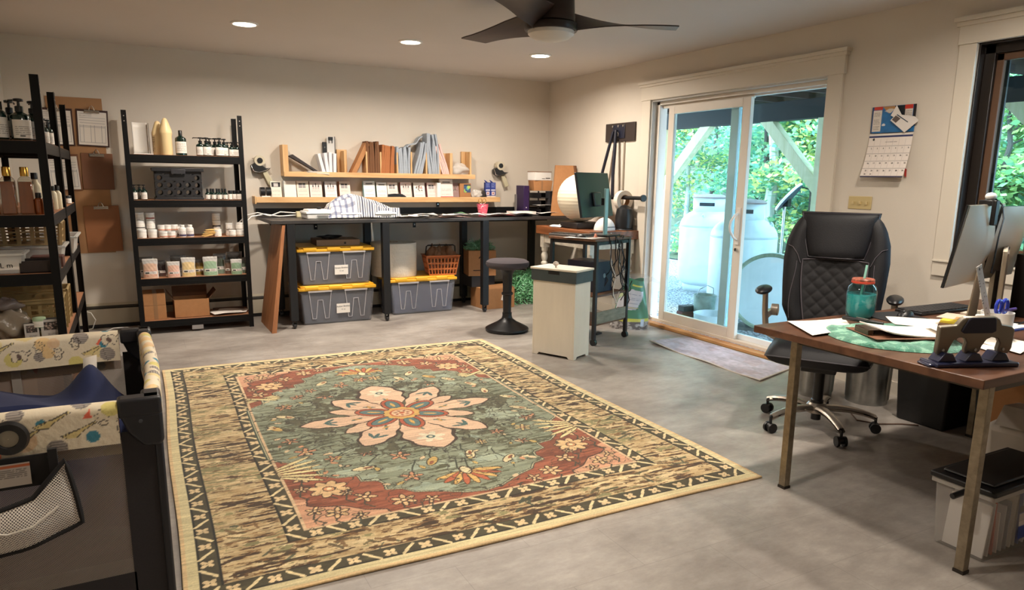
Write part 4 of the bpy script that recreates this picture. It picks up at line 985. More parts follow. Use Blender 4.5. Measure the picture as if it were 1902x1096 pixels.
clipboard('dark clipboard with a white ruled form, upper right on the tan board', -.225, 1.575, .235, .305, ('dark', (60, 34, 28)), True, 2)
clipboard('empty brown clipboard hanging under the white form', -.215, 1.215, .235, .305, ('brown', (118, 78, 54)), False, 1)
clipboard('brown clipboard lowest on the tan board, below the empty one', -.21, .675, .27, .40, ('brown2', (150, 98, 62)), False, -1)
clipboard('dark clipboard with white form seen behind the left shelf posts, upper', -.475, 1.575, .235, .305, ('dark', (60, 34, 28)), True, 0, 4)
clipboard('clipboard with white form seen behind the left shelf posts, lower', -.455, 1.20, .235, .305, ('brown', (118, 78, 54)), True, -2, 5)
# white cable on the floor by the heater
g = G(); g.tube([(-.45, 7.1, .006), (-.36, 7.02, .04), (-.33, 6.98, .12), (-.36, 7.0, .18), (-.44, 7.08, .2)], .004, 6)
g.tube([(-.36, 6.9, .006), (-.28, 6.86, .03), (-.2, 6.86, .06), (-.1, 6.9, .05), (-.06, 7.0, .006), (0.02, 7.05, .005)], .004, 6)
tag(obj('white_cable', g, m_white), 'white cable looping on the floor left of the back shelf unit', 'cable')
# ================================================================ WORK BENCHES
m_btop = wood_mat('bench_black_top', (66, 62, 60), (34, 32, 32), 3, 0, .4)
m_bleg = M('bench_leg', (12, 13, 17), .5)
m_chip = M('chipboard_edge', (150, 116, 84), .7, noise=(80, .2))
def caster(g_w, g_h, x, y, r=.026):
    g_w.cyl((x-.011, y, r), (x+.011, y, r), r, n=16)
def bench(label, x0, x1, y0, y1, legs, group):
    t = thing('work_bench', label, 'work bench', ((x0+x1)/2, (y0+y1)/2, 0), 0, group); ox, oy = (x0+x1)/2, (y0+y1)/2
    obj('bench_top', G().box(x0-ox, x1-ox, y0-oy, y1-oy, .94, .97), m_btop, t, bevel=.002)
    obj('apron', G().box(x0-ox+.1, x1-ox-.05, y1-oy-.085, y1-oy-.06, .89, .94), m_bleg, t)
    for x, y in legs:
        lg = obj('leg', G().box(x-ox-.033, x-ox+.033, y-oy-.033, y-oy+.033, .075, .94), m_bleg, t, bevel=.002)
        g = G(); X, Y = x-ox, y-oy; g.box(X-.02, X+.02, Y-.02, Y+.02, .068, .075); g.box(X-.017, X-.012, Y-.02, Y+.02, .02, .07); g.box(X+.012, X+.017, Y-.02, Y+.02, .02, .07)
        cs = obj('caster', g, m_blackp, lg); 
        obj('wheel', G().cyl((X-.011, Y, .026), (X+.011, Y, .026), .026, n=18), M('caster_wheel', (40, 40, 42), .3), lg)
    return t
bench('black-topped work bench at the left, holding the white trays and striped cloth', 1.06, 2.185, 6.455, 7.20, ((1.225, 6.49), (2.085, 6.49), (1.225, 7.13), (2.10, 7.13)), 'black work benches')
bench('black-topped work bench at the right, with papers and the pink cup', 2.195, 4.27, 6.50, 7.20, ((3.14, 6.53), (3.17, 7.13), (4.02, 7.13)), 'black work benches')
obj_ = tag(obj('backsplash_board', G().box(1.06, 4.28, YB-.014, YB-.002, .975, 1.042), m_bleg), 'long narrow black board on the back wall just above the work benches', 'board')
obj_ = tag(obj('plywood_panel', G().add([(1.005, 6.36, 0), (1.045, 6.36, 0), (1.045, 6.95, 0), (1.005, 6.95, 0), (1.155, 6.46, .93), (1.18, 6.46, .93), (1.18, 7.0, .93), (1.155, 7.0, .93)], [(0,3,2,1),(4,5,6,7),(0,1,5,4),(1,2,6,5),(2,3,7,6),(3,0,4,7)]), wood_mat('plywood', (176, 120, 76), (146, 92, 56), 2.5, 2, .5)), 'orange-brown wooden panel leaning against the left end of the work bench', 'panel')
# small black wall brackets
for x, z, lab in ((1.62, .86, 'small black wall bracket under the left work bench'), (2.66, .86, 'small black wall bracket under the right work bench'), (2.93, 1.075, 'small black bracket under the lower pine shelf')):
    t = thing('wall_bracket', lab, 'bracket', (x, YB, z), 0, 'small black brackets'); obj('plate', G().box(-.016, .016, -.01, 0, -.03, .03), m_blackp, t, bevel=.001); obj('screw', G().cyl((0, -.014, .0), (0, -.01, .0), .006), m_chrome, t)
# ---- wall shelves
t = thing('lower_wall_shelf', 'long pine wall shelf with the row of product card stacks', 'shelf', (0, YB, 1.11))
obj('shelf_board', G().box(1.05, 3.605, -.15, -.002, 0, .018), m_pine, t, bevel=.002)
obj('front_lip', G().box(1.05, 3.605, -.168, -.15, -.008, .045), m_pine, t, bevel=.002)
obj('end_block', G().box(1.035, 1.05, -.165, -.002, -.02, .05), m_pine, t, bevel=.002)
SZ = 1.128
t = thing('cubby_shelf', 'pine wall shelf with upright dividers holding mailers and envelopes', 'shelf', (0, YB, 1.352))
obj('shelf_board', G().box(1.31, 3.30, -.155, -.002, 0, .02), m_pine, t, bevel=.002)
obj('front_lip', G().box(1.31, 3.30, -.172, -.155, -.006, .042), m_pine, t, bevel=.002)
for x, wd, h_ in ((1.335, .05, .29), (1.90, .02, .25), (2.118, .016, .25), (2.262, .016, .25), (2.436, .016, .25), (2.587, .016, .26), (2.752, .016, .26), (2.902, .016, .26), (3.03, .03, .26), (3.255, .018, .28)):
    obj('divider', G().box(x-wd/2, x+wd/2, -.15, -.004, .02, h_), m_pinev, t, bevel=.002)
obj('end_panel', G().box(3.20, 3.30, -.03, -.004, .02, .285), m_pinev, t, bevel=.002)
obj('back_panel', G().box(2.99, 3.075, -.03, -.004, .02, .26), m_pinev, t, bevel=.002)
obj('back_panel', G().box(1.85, 1.95, -.035, -.004, .02, .265), m_pinev, t, bevel=.002)
CZ = 1.374
# contents of the cubbies
tag(obj('folder', G().add([(-.0, 0, 0), (.02, 0, 0), (.02, .1, 0), (0, .1, 0), (-.29, 0, .165), (-.255, 0, .18), (-.255, .1, .18), (-.29, .1, .165)], [(0,3,2,1),(4,5,6,7),(0,1,5,4),(1,2,6,5),(2,3,7,6),(3,0,4,7)]), M('charcoal_folder', (48, 40, 40), .5), None, (1.66, 7.135, CZ)), 'charcoal folder leaning diagonally at the left of the upper pine shelf', 'folder')
for i, (x, h_, tl, lab) in enumerate(((1.70, .20, -14, 'white envelope stack leaning back, leftmost on the upper shelf'), (1.735, .205, -6, 'white envelope stack standing second from the left'), (1.762, .21, 0, 'white envelope stack next to the clipboard'), (1.80, .20, 2, 'white envelope standing against the clipboard'))):
    t = tag(obj('envelope_stack', G().box(-.014, .014, 0, .115, 0, h_).box(.0135, .0145, -.001, .115, 0, h_), M('white_paper_stack', (226, 224, 226), .7, noise=(3, .03)), None, (x, 7.14, CZ), (0, rad(tl), 0)), lab, 'envelopes', 'white envelopes on the upper shelf')
for i in range(3):
    tag(obj('envelope', G().slab(lambda u, v: (-.11+.22*u, -.06+.11*v, .004*math.sin(u*3)), 6, 3, .004), m_paper, None, (1.63, 7.16, CZ+.004+.009*i), (0, rad(2), rad(-6+6*i))), ('lowest', 'middle', 'topmost')[i]+' white envelope lying flat on the left of the upper shelf', 'envelope', 'flat envelopes')
t = thing('clipboard', 'white clipboard with black clip standing among the envelopes', 'clipboard', (1.80, 7.235, CZ)); obj('board', G().box(-.045, .03, 0, .005, 0, .36), M('clip_white', (206, 204, 200), .5), t, bevel=.003); obj('clip', G().box(-.03, .012, -.012, 0, .33, .36).box(-.026, -.022, -.012, 0, .30, .35).box(.004, .008, -.012, 0, .30, .35), m_blackp, t); obj('frame_edge', G().box(.03, .038, -.002, .008, 0, .365), M('frame_grey', (96, 92, 90), .5), t)
t = thing('remote_control', 'small black remote standing up behind the white envelopes', 'remote control', (1.735, 7.25, CZ+.205)); t.location.z = CZ; obj('case', G().box(-.022, .02, -.008, .008, 0, .31), m_blackp, t, bevel=.003); obj('button', G().cyl((-.001, -.011, .26), (-.001, -.008, .26), .007), m_chrome, t)
tag(obj('kraft_mailer', G().box(-.022, .022, 0, .12, 0, .34), M('kraft_light', (176, 124, 78), .75, noise=(12, .06)), None, (1.985, 7.14, CZ+.008), (0, rad(27), 0)), 'light kraft carton leaning right between the dividers', 'mailer')
def bundle(label, cat, name, x, y, z, n, pitch, h_, d_, mat, tilt, seed, dh=.02, grp=None, sw=.003):
    """several upright flat packs held together = one wrapped bundle of sheets"""
    t = thing(name, label, cat, (x, y, z), 0, grp); rn = random.Random(seed)
    for i in range(n):
        a = rad(tilt+rn.uniform(-2.0, 2.0)); hh = h_+rn.uniform(-dh, dh); ph = rn.uniform(0, 6)
        def fn(u, v): 
            bx = sw*math.sin(v*5+ph)*(v)
            return (bx, d_*u, hh*v)
        g = G(); g.grid(lambda u, v: (fn(u, v)[0]-pitch*.46, fn(u, v)[1], fn(u, v)[2]), 3, 10, None, True); g.grid(lambda u, v: (fn(u, v)[0]+pitch*.46, fn(u, v)[1], fn(u, v)[2]), 3, 10)
        g.grid(lambda u, v: (fn(0, v)[0]-pitch*.46+pitch*.92*u, 0, fn(0, v)[2]), 1, 10); g.grid(lambda u, v: (fn(v, 1)[0]-pitch*.46+pitch*.92*u, fn(v, 1)[1], fn(v, 1)[2]), 1, 3)
        obj('pack', g, mat, t, loc=((i-(n-1)/2)*pitch, rn.uniform(-.004, .004), 0), rot=(0, a, 0))
    return t
m_kraftd = M('kraft_dark', (112, 74, 46), .85, noise=(50, .15, (4, 1, 1)))
bundle('tall bundle of dark brown kraft mailers upright in the first divider slot', 'mailers', 'mailer_bundle', 2.188, 7.125, CZ, 5, .026, .325, .13, m_kraftd, 0, 1, .006, 'bundled mailers')
bundle('bundle of orange-brown kraft mailers in the second divider slot', 'mailers', 'mailer_bundle', 2.33, 7.125, CZ, 6, .024, .29, .13, M('kraft_orange', (166, 102, 58), .8, noise=(50, .12, (4, 1, 1))), 3, 2, .012, 'bundled mailers')
bundle('short bundle of grey-blue poly mailers in the third divider slot', 'mailers', 'mailer_bundle', 2.475, 7.125, CZ, 4, .022, .285, .13, m_grayml, 0, 3, .02, 'bundled mailers', .006)
bundle('second short bundle of grey-blue mailers with folded dark top', 'mailers', 'mailer_bundle', 2.54, 7.125, CZ, 3, .022, .29, .13, m_grayml, -1, 4, .01, 'bundled mailers', .006)
bundle('bundle of grey mailers leaning right between the pine dividers', 'mailers', 'mailer_bundle', 2.655, 7.125, CZ, 4, .024, .335, .13, m_grayml, 14, 5, .02, 'bundled mailers', .01)
bundle('tallest bundle of grey-blue mailers, rising above the other bundles', 'mailers', 'mailer_bundle', 2.835, 7.12, CZ, 6, .021, .42, .135, m_grayml, -5, 6, .018, 'bundled mailers', .012)
bundle('bundle of thin pink mailers leaning left by the tall grey bundle', 'mailers', 'mailer_bundle', 2.975, 7.125, CZ, 4, .02, .33, .13, m_pinkml, -17, 7, .02, 'bundled mailers', .008)
tag(obj('mailer_sheet', G().slab(lambda u, v: (.20*u, .02+.1*v, .022*math.sin(u*9)*.5+.03*u*u), 14, 3, .012), m_grayml, None, (2.545, 7.12, CZ+.29), (0, rad(-24), 0)), 'loose grey mailer flopped on top of the leaning grey bundle', 'mailer')
o = lumpy('crumpled clear plastic bag in the rightmost cubby of the upper shelf', 'plastic bag', 'plastic_bag', 3.15, 7.18, CZ, (.11, .055, .065), M('bag_clear', (226, 222, 216), .15, alpha=.55, bump=(20, 1.)), 12, .22)
# ---- cards on the lower shelf
def cards(label, x, w_, h_, c, th, edge, art, seed, y=7.165, tilt=-12, foot=None, group='product card stacks'):
    t = thing('card_stack', label, 'card stack', (x, y, SZ), 0, group); t.rotation_euler = (rad(tilt), 0, 0)
    obj('stack', G().box(-w_/2, w_/2, 0, th, 0, h_), M('edge_%d%d%d' % edge, edge, .7, noise=(3, .1, (1, 60, 1))), t, bevel=.001)
    cv = Canvas(30, 44, w_*.98, h_*.985, c); rn = random.Random(seed); W, Hh = cv.w, cv.h
    if art == 'bottles':
        for k in range(3): cx = W*(.28+.22*k); cv.rect(cx-W*.05, cx+W*.05, Hh*.6, Hh*.78+.0*k, (60, 54, 56)); cv.rect(cx-W*.02, cx+W*.02, Hh*.78, Hh*(.86+.03*(k % 2)), (50, 46, 48)); cv.rect(cx-W*.07, cx+W*.07, Hh*.58, Hh*.68, (196, 180, 176))
    elif art == 'jars':
        for cx, w2 in ((.3, .16), (.62, .13)): cv.rect(W*(cx-w2), W*(cx+w2), Hh*.62, Hh*.84, (150, 146, 146)); cv.rect(W*(cx-w2), W*(cx+w2), Hh*.8, Hh*.88, (40, 38, 40))
    elif art == 'box': cv.rect(W*.1, W*.9, Hh*.68, Hh*.95, (40, 38, 40)); cv.rect(W*.3, W*.7, Hh*.7, Hh*.9, (200, 196, 190))
    elif art == 'head': cv.ell(W*.5, Hh*.86, W*.34, Hh*.04, (90, 90, 90)); cv.rect(W*.3, W*.7, Hh*.82, Hh*.9, (110, 110, 110))
    elif art == 'floral':
        for k in range(14): cv.ell(W*rn.uniform(.25, .75), Hh*rn.uniform(.5, .8), W*.07, Hh*.04, rn.choice([(120, 90, 84), (90, 100, 90), (170, 130, 120)]))
    if art != 'blank': cv.text_rows(W*.14, W*.86, Hh*.1, Hh*.54, 7, Hh*.018, (150, 144, 142), rn, .7)
    if foot: cv.rect(0, W, 0, Hh*.16, foot)
    painted('printed_face', cv, m_paint, t, loc=(-w_*.49, -.0008, h_*.006), rot=(rad(90), 0, 0))
    return t
CD = [(1.245, .10, .178, (226, 222, 206), .018, (186, 190, 170), 'box', 'card stack with black box picture, leftmost beside the tape dispenser'),
      (1.375, .115, .182, (238, 232, 220), .035, (150, 166, 168), 'blank', 'blank white card stack, second on the lower shelf'),
      (1.495, .115, .184, (228, 218, 204), .035, (190, 150, 90), 'jars', 'card stack with two jars pictured, third from the left'),
      (1.62, .12, .182, (226, 214, 208), .03, (110, 60, 50), 'bottles', 'card stack with three bottles pictured, fourth on the lower shelf'),
      (1.765, .118, .182, (230, 224, 224), .035, (84, 88, 104), 'bottles', 'card stack with grey-blue edge and bottle picture, fifth from the left'),
      (1.905, .11, .184, (232, 220, 208), .04, (196, 104, 50), 'jars', 'card stack with bright orange edge above the striped cloth'),
      (2.155, .118, .19, (228, 232, 232), .045, (150, 196, 206), 'head', 'card stack with pale blue edge right of the striped cloth'),
      (2.285, .112, .178, (234, 232, 226), .03, (60, 96, 76), 'head', 'card stack with dark green edge behind the stapler'),
      (2.40, .11, .178, (232, 222, 212), .03, (200, 176, 150), 'jars', 'card stack with jar picture partly behind the black stapler'),
      (2.545, .12, .182, (230, 212, 206), .035, (120, 50, 50), 'bottles', 'pinkish card stack with dark red edge right of the stapler'),
      (2.69, .125, .18, (232, 228, 222), .04, (110, 104, 100), 'floral', 'card stack with floral picture and grey edge'),
      (2.83, .105, .18, (230, 214, 208), .05, (150, 90, 96), 'jars', 'card stack with rose edge next to the white box side')]
for i, (x, w_, h_, c, th, e, art, lab) in enumerate(CD): cards(lab, x, w_, h_, c, th, e, art, i+2)
tag(obj('white_carton', G().box(-.02, .02, 0, .09, 0, .175), m_white, None, (2.895, 7.14, SZ)), 'narrow white carton edge between the rose card stack and calendar card', 'box')
cards('large card with heart logo and red foot stripe on the lower shelf', 2.99, .15, .215, (226, 220, 214), .03, (206, 200, 194), 'head', 31, foot=(206, 60, 74), tilt=-8, y=7.15)
t = cards('small photo leaflet with people pictures beside the red-foot card', 3.10, .085, .18, (150, 120, 116), .012, (220, 210, 206), 'floral', 32)
t = thing('cardboard_holder', 'brown cardboard leaflet holder with a small blue and green card', 'box', (3.21, 7.16, SZ)); obj('box_body', G().box(-.065, .065, 0, .07, 0, .172), m_card, t, bevel=.002)
cv = Canvas(24, 24, .08, .085, (60, 84, 120)); [cv.ell(.02+.013*k, .02+.013*k, .018, .022, ((150, 190, 80), (50, 60, 140), (90, 170, 150), (180, 200, 90))[k]) for k in range(4)]; cv.rect(0, .08, .072, .085, (40, 40, 60))
painted('picture_card', cv, m_paintg, t, loc=(-.02, -.001, .075), rot=(rad(90), 0, 0))
lumpy('small crumpled clear bag of packets on the lower shelf', 'plastic bag', 'plastic_bag', 3.345, 7.18, SZ, (.065, .045, .05), M('bag_clear', (0, 0, 0)), 15, .25)
t = thing('tape_gun', 'small black and white striped gadget beside the blue pen boxes', 'gadget', (3.425, 7.15, SZ)); obj('wedge', G().prism([(-.045, 0), (.045, 0), (.02, .09), (.0, .10)], 'y', 0, .035), M('black_white', (50, 48, 50), .4, noise=(3, .9, (30, 1, 30))), t)
for x, lab in ((3.475, 'blue pen box with white panels, left of the pair'), (3.54, 'blue pen box with white panels, right of the pair')):
    t = thing('pen_box', lab, 'box', (x, 7.15, SZ), 0, 'blue pen boxes')
    obj('base', G().box(-.03, .03, 0, .04, 0, .04), M('pale_box', (226, 214, 200), .6), t)
    cv = Canvas(20, 44, .06, .145, (40, 60, 140)); cv.text_rows(.01, .05, .09, .14, 5, .003, (170, 180, 220), RND); cv.rect(.006, .054, .056, .068, (214, 214, 224)); cv.rect(.012, .048, .01, .045, (220, 206, 206)); cv.rect(.024, .036, .018, .034, (150, 60, 60))
    obj('carton', G().box(-.03, .03, .001, .04, .04, .185), M('blue_box', (40, 58, 132), .5), t)
    painted('printed_face', cv, m_paint, t, loc=(-.03, 0, .04), rot=(rad(90), 0, 0)); obj('flap', G().add([(-.03, 0, .185), (0, -.0, .185), (-.03, -.004, .205), (-.05, .0, .212)], [(0, 1, 2, 3)]), M('blue_box', (0, 0, 0)), t, solid=.002)
# stapler
t = thing('stapler', 'black stapler lying in front of the card stacks on the lower shelf', 'stapler', (2.42, 7.13, SZ))
g = G().box(-.095, .095, -.02, .02, 0, .012); obj('base', g, m_blackp, t, bevel=.003)
obj('arm', G().prism([(-.09, .03), (-.09, .055), (-.02, .062), (.06, .058), (.10, .035), (.105, .012), (.085, .012), (.05, .03)], 'y', -.016, .016), m_blackp, t, bevel=.004); obj('magazine', G().box(-.088, .05, -.012, .012, .018, .028), m_steel, t)
# tape dispenser on lower shelf, left
t = thing('tape_dispenser', 'small black double tape dispenser at the left end of the lower shelf', 'tape dispenser', (1.13, 7.14, SZ+.018)); t.location.z = SZ
obj('base', G().box(-.055, .075, -.03, .03, 0, .006).box(-.03, .05, -.02, .02, .006, .045), m_white, t, bevel=.003)
for x in (-.02, .035): obj('roll', G().cyl((x-.02, 0, .075), (x+.022, 0, .075), .042, n=24), m_blackp, t)
# wall mounted tape guns
def tape_gun(label, x, z, rz):
    t = thing('tape_gun', label, 'tape gun', (x, YB-.045, z), 0, 'tape guns hung on the wall'); t.rotation_euler = (0, rad(rz), 0)
    obj('frame', G().prism([(-.075, -.02), (-.085, .02), (-.06, .045), (-.02, .055), (.02, .03), (.055, .01), (.085, .02), (.09, .01), (.05, -.02), (-.02, -.045)], 'y', -.03, .03), m_blackp, t, bevel=.006)
    obj('roll', G().cyl((-.01, -.034, .075), (-.01, .034, .075), .048, n=28), M('tape_tan', (206, 196, 172), .35), t)
    obj('hub', G().cyl((-.01, -.04, .075), (-.01, -.034, .075), .026, n=20).cyl((-.01, -.044, .075), (-.01, -.04, .075), .012), m_blackp, t)
    g = G(); g.tube([(-.085, -.035, .02), (-.06, -.036, -.03), (-.01, -.036, -.035), (.05, -.036, -.01), (.09, -.034, .02)], .003, 6); obj('wire_guard', g, m_chrome, t)
    obj('handle', G().prism([(.02, -.03), (.06, -.01), (.135, -.125), (.09, -.15)], 'y', -.016, .016), M('handle_clear', (196, 188, 160), .25), t, bevel=.006)
    obj('hook', G().tube([(-.04, .03, .06), (-.06, .01, .09), (-.075, .0, .085)], .003, 6), m_chrome, t)
tape_gun('black tape gun hung on the wall beside the left shelf unit', 1.115, 1.415, 6)
tape_gun('black tape gun hung on the wall right of the upper pine shelf', 3.655, 1.42, 8)
# ---- on the left bench
BZ = .97
def tray(label, x, y, w_, d_, h_, lid=True):
    t = thing('white_tray', label, 'tray', (x, y, BZ), 0, 'white lidded trays on the bench')
    obj('body', G().frus((-w_/2, w_/2, -d_/2, d_/2), (-w_/2-.008, w_/2+.008, -d_/2-.008, d_/2+.008), 0, h_*.55), m_white, t, bevel=.008)
    obj('lid', G().frus((-w_/2-.014, w_/2+.014, -d_/2-.014, d_/2+.014), (-w_/2-.008, w_/2+.008, -d_/2-.008, d_/2+.008), h_*.57, h_*.80).frus((-w_/2+.01, w_/2-.01, -d_/2+.01, d_/2-.01), (-w_/2+.02, w_/2-.02, -d_/2+.02, d_/2-.02), h_*.80, h_), m_white, t, bevel=.004)
    obj('grip', G().box(-.05, .05, -d_/2-.012, -d_/2-.007, h_*.30, h_*.42), M('grip_grey', (120, 118, 116), .4), t)
tray('white lidded tray leftmost on the bench, nothing on it but a dark knob', 1.54, 6.74, .27, .26, .085)
obj('knob', G().cyl((0, 0, .085), (0, 0, .105), .02), m_blackp, [o for o in bpy.data.objects if o.name == 'white_tray'][0])
tray('white lidded tray in the middle, half under the chequered cloth', 1.80, 6.72, .17, .24, .07)
tray('white lidded tray at the right end of the striped cloth', 2.13, 6.70, .18, .22, .07)
# draped cloth
nx, ny = 150, 70
cv = Canvas(nx, ny, .68, .34, (226, 222, 214))
for k in range(20):
    x = .265+.0215*k; cv.rect(x, x+.0125, 0, .34, (66, 70, 92)); cv.rect(x+.004, x+.0058, 0, .34, (150, 152, 160))
for k in range(5):
    x = .008+.052*k
    cv.rect(x, x+.020, 0, .34, (70, 80, 120), .6)
for k in range(7):
    y = .01+.052*k; m_ = (cv.X < .255) & (cv.Y >= y) & (cv.Y < y+.020); cv.put(m_, (80, 88, 118), .55)
cv.a[:] = cv.a
def clothf(X, Y):
    u = X/.68; v = Y/.34
    x = 1.585+.70*u+.02*np.sin(v*6)*u; y = 6.575+.30*v
    top = .125*np.exp(-((u-.40)/.36)**4)*np.exp(-((v-.6)/.45)**4)+.062+.02*np.sin(u*15+v*4)*np.exp(-((v-.4)/.5)**2)+.012*np.sin(v*18+u*7)
    edge = np.clip(v/.18, 0, 1)*np.clip((1-v)/.08, 0, 1)*np.clip(u/.06, 0, 1)*np.clip((1-u)/.05, 0, 1)
    z = BZ+.075*0+np.maximum(.006, top*edge**.7+.03*(1-np.abs(2*u-1))*.3)
    z = np.where((v > .15) & (u > .05) & (u < .97), np.maximum(z, BZ+.092), z)
    return x, y, z+.004
tag(painted('striped_cloth', cv, M('cloth_print', (255, 255, 255), .95, vcol=True), fn=clothf, thick=.003), 'blue and white striped and chequered cloth heaped over the white trays', 'cloth')
# power strip and cord
t = thing('power_box', 'small cream power box with white cords at the left end of the bench', 'power strip', (1.44, 6.98, BZ)); obj('case', G().box(-.06, .05, -.025, .025, 0, .055), M('cream_box', (206, 196, 160), .5), t, bevel=.004)
g = G(); g.tube([(-.06, 0, .04), (-.2, .02, .05), (-.3, .0, .015), (-.40, .03, .045), (-.50, .05, .02), (-.58, .06, -.06)], .006, 6); g.tube([(-.06, .01, .02), (-.22, -.02, .012), (-.34, .03, .03), (-.46, .0, .012), (-.56, .02, -.09)], .006, 6); obj('cord', g, m_white, t)
# papers on benches
def sheet(label, x, y, z, w_, d_, rz, c=(234, 228, 222), curl=.013, name='paper_sheet', group='papers on the work bench', cat='paper'):
    return tag(obj(name, G().slab(lambda u, v: (-w_/2+w_*u, -d_/2+d_*v, curl*math.sin(u*4+rz*3)*math.sin(v*3+1)), 8, 6, .001), M('sheet_%d_%d_%d' % c, c, .8), None, (x, y, z), (0, 0, rz)), lab_(label), cat, group)
def lab_(s): return s
PP = [(2.37, 6.62, .28, .2, .2, 'white paper at the left end, right of the cloth'), (2.46, 6.60, .22, .16, -.5, 'white paper with a corner over the bench edge'), (2.62, 6.85, .3, .2, .1, 'white paper far back beside the trays'), (2.78, 6.60, .3, .18, .35, 'folded paper near the middle of the bench'), (2.90, 6.66, .28, .2, -.2, 'paper overlapping the folded one'),
      (3.08, 6.62, .26, .18, .3, 'paper in front of the pink cup, left'), (3.34, 6.62, .28, .2, -.1, 'paper in front of the pink cup'), (3.62, 6.63, .3, .2, .15, 'thick paper pile below the purple binder'), (3.98, 6.66, .28, .2, -.1, 'paper at the far right below the letter tray')]
for i, (x, y, w_, d_, rz, lab) in enumerate(PP): sheet(lab, x, y, BZ+.0145+.0022*i, w_, d_, rz)
sheet('pink flyer lying under white papers, middle of the bench', 2.86, 6.62, BZ+.004, .3, .2, -.1, (226, 186, 180)); sheet('red and pink flyer right of the pink cup', 3.46, 6.72, BZ+.005, .3, .2, .1, (206, 96, 104)); sheet('green leaflet left of the pink cup', 3.06, 6.95, BZ+.02, .2, .14, .4, (104, 150, 112), .015)
tag(obj('paper_stack', G().box(-.13, .13, -.09, .09, 0, .028), m_paper, None, (3.68, 6.75, BZ+.03-.012), (0, 0, .12)), 'thick stack of white papers below the letter tray', 'paper')
# pink cup with scissors
t = thing('pink_cup', 'pink floral cup holding scissors on the right bench', 'cup', (3.235, 6.78, BZ))
cv = Canvas(60, 30, .3, .12, (206, 84, 104)); rn = random.Random(4)
for k in range(60): a = rn.random()*3; cv.ell(rn.uniform(0, .3), rn.uniform(0, .12), rn.uniform(.006, .013), rn.uniform(.004, .008), rn.choice([(232, 150, 164), (240, 190, 196), (190, 60, 84), (222, 120, 140)]), a)
def cupf(X, Y):
    a = X/.3*2*PI; r = .042+.018*Y/.12; return r*np.cos(a), r*np.sin(a), Y
painted('shell', cv, m_paint, t, fn=cupf); obj('bottom', G().lathe([(.041, .001), (.041, .004)], n=24), M('pink', (196, 80, 100), .6), t); obj('rim', G().tube([(.06*math.cos(k*PI/12), .06*math.sin(k*PI/12), .12) for k in range(24)], .003, 6, True), M('pink', (0, 0, 0)), t)
t = thing('scissors', 'scissors with tan finger loops standing in the pink cup', 'scissors', (3.225, 6.77, BZ+.01))
for s_ in (-1, 1):
    g = G(); g.tube([(s_*.022+.019*math.cos(a), 0, .145+.026*math.sin(a)) for a in [k*PI/8 for k in range(16)]], .005, 6, True); obj('handle', g, M('scissor_handle', (160, 120, 70), .4), t)
    obj('blade', G().add([(s_*.004-.006, -.002*s_, .005), (s_*.004+.006, -.002*s_, .005), (s_*.015+.006, -.002*s_, .12), (s_*.015-.006, -.002*s_, .12), (s_*.004-.006, 0, .005), (s_*.004+.006, 0, .005), (s_*.015+.006, 0, .12), (s_*.015-.006, 0, .12)], [(0,1,2,3),(7,6,5,4),(0,4,5,1),(1,5,6,2),(2,6,7,3),(3,7,4,0)]), m_chrome, t)
# letter tray, binder, boxes
t = thing('letter_tray', 'black mesh letter tray stack with papers at the right end of the bench', 'letter tray', (4.03, 6.90, BZ))
for k in range(3):
    z = .012+.085*k; g = G().box(-.125, .21, -.17, .13, z, z+.006); g.box(-.125, .21, .124, .13, z, z+.055); g.box(-.125, -.12, -.17, .13, z, z+.055); g.box(.205, .21, -.17, .13, z, z+.055); obj('tray', g, m_blackp, t, bevel=.001)
for x in (-.12, .205): obj('side_post', G().box(x-.004, x+.004, -.12, -.10, 0, .26).box(x-.004, x+.004, .09, .11, 0, .26), m_blackp, t)
t2 = thing('drawer_box', 'black slotted file holder with three slots beside the letter tray', 'file holder', (4.12, 6.70, BZ), rad(2))
g = G(); a = .115
for z0, z1 in ((0, .035), (.075, .10), (.14, .165), (.20, .262)): g.box(-a, a, 0, .006, z0, z1)
for x0, x1 in ((-a, -a+.04), (a-.04, a)): g.box(x0, x1, 0, .0065, 0, .26)
g.box(-a, -a+.005, 0, .1, 0, .26); g.box(a-.005, a, 0, .1, 0, .26); g.box(-a, a, .095, .1, 0, .26)
obj('body', g, m_dark, t2)
for k in range(3): obj('paper', G().box(-.07, .07, .02, .09, .05+.064*k, .058+.064*k), m_paper, t2)
sheet('white paper sliding out of the middle letter tray', 3.97, 6.75, BZ+.112, .22, .16, -.05, curl=.004, group='papers in the letter tray')
t = thing('binder', 'dark purple binder standing upright left of the letter tray', 'binder', (3.80, 6.86, BZ), rad(-4)); obj('cover', G().box(-.034, .034, 0, .20, 0, .315), M('purple_binder', (42, 20, 68), .45), t, bevel=.004); obj('label_dot', G().cyl((0, -.002, .08), (0, 0, .08), .006), m_white, t)
tag(obj('magazine_file', G().box(-.012, .0, .03, .06, 0, .22), M('grey_file', (118, 114, 112), .6), None, (3.735, 6.93, BZ)), 'slim grey file standing against the left of the purple binder', 'file')
t = thing('carton', 'brown carton with slanted top on the letter tray', 'box', (3.98, 6.88, BZ+.262), rad(-8)); obj('box_body', G().frus((-.10, .10, -.08, .08), (-.11, .115, -.08, .08), 0, .11), m_card, t, bevel=.002); obj('tape', G().box(-.018, .0, -.0815, -.079, 0, .108), M('box_tape', (0, 0, 0)), t)
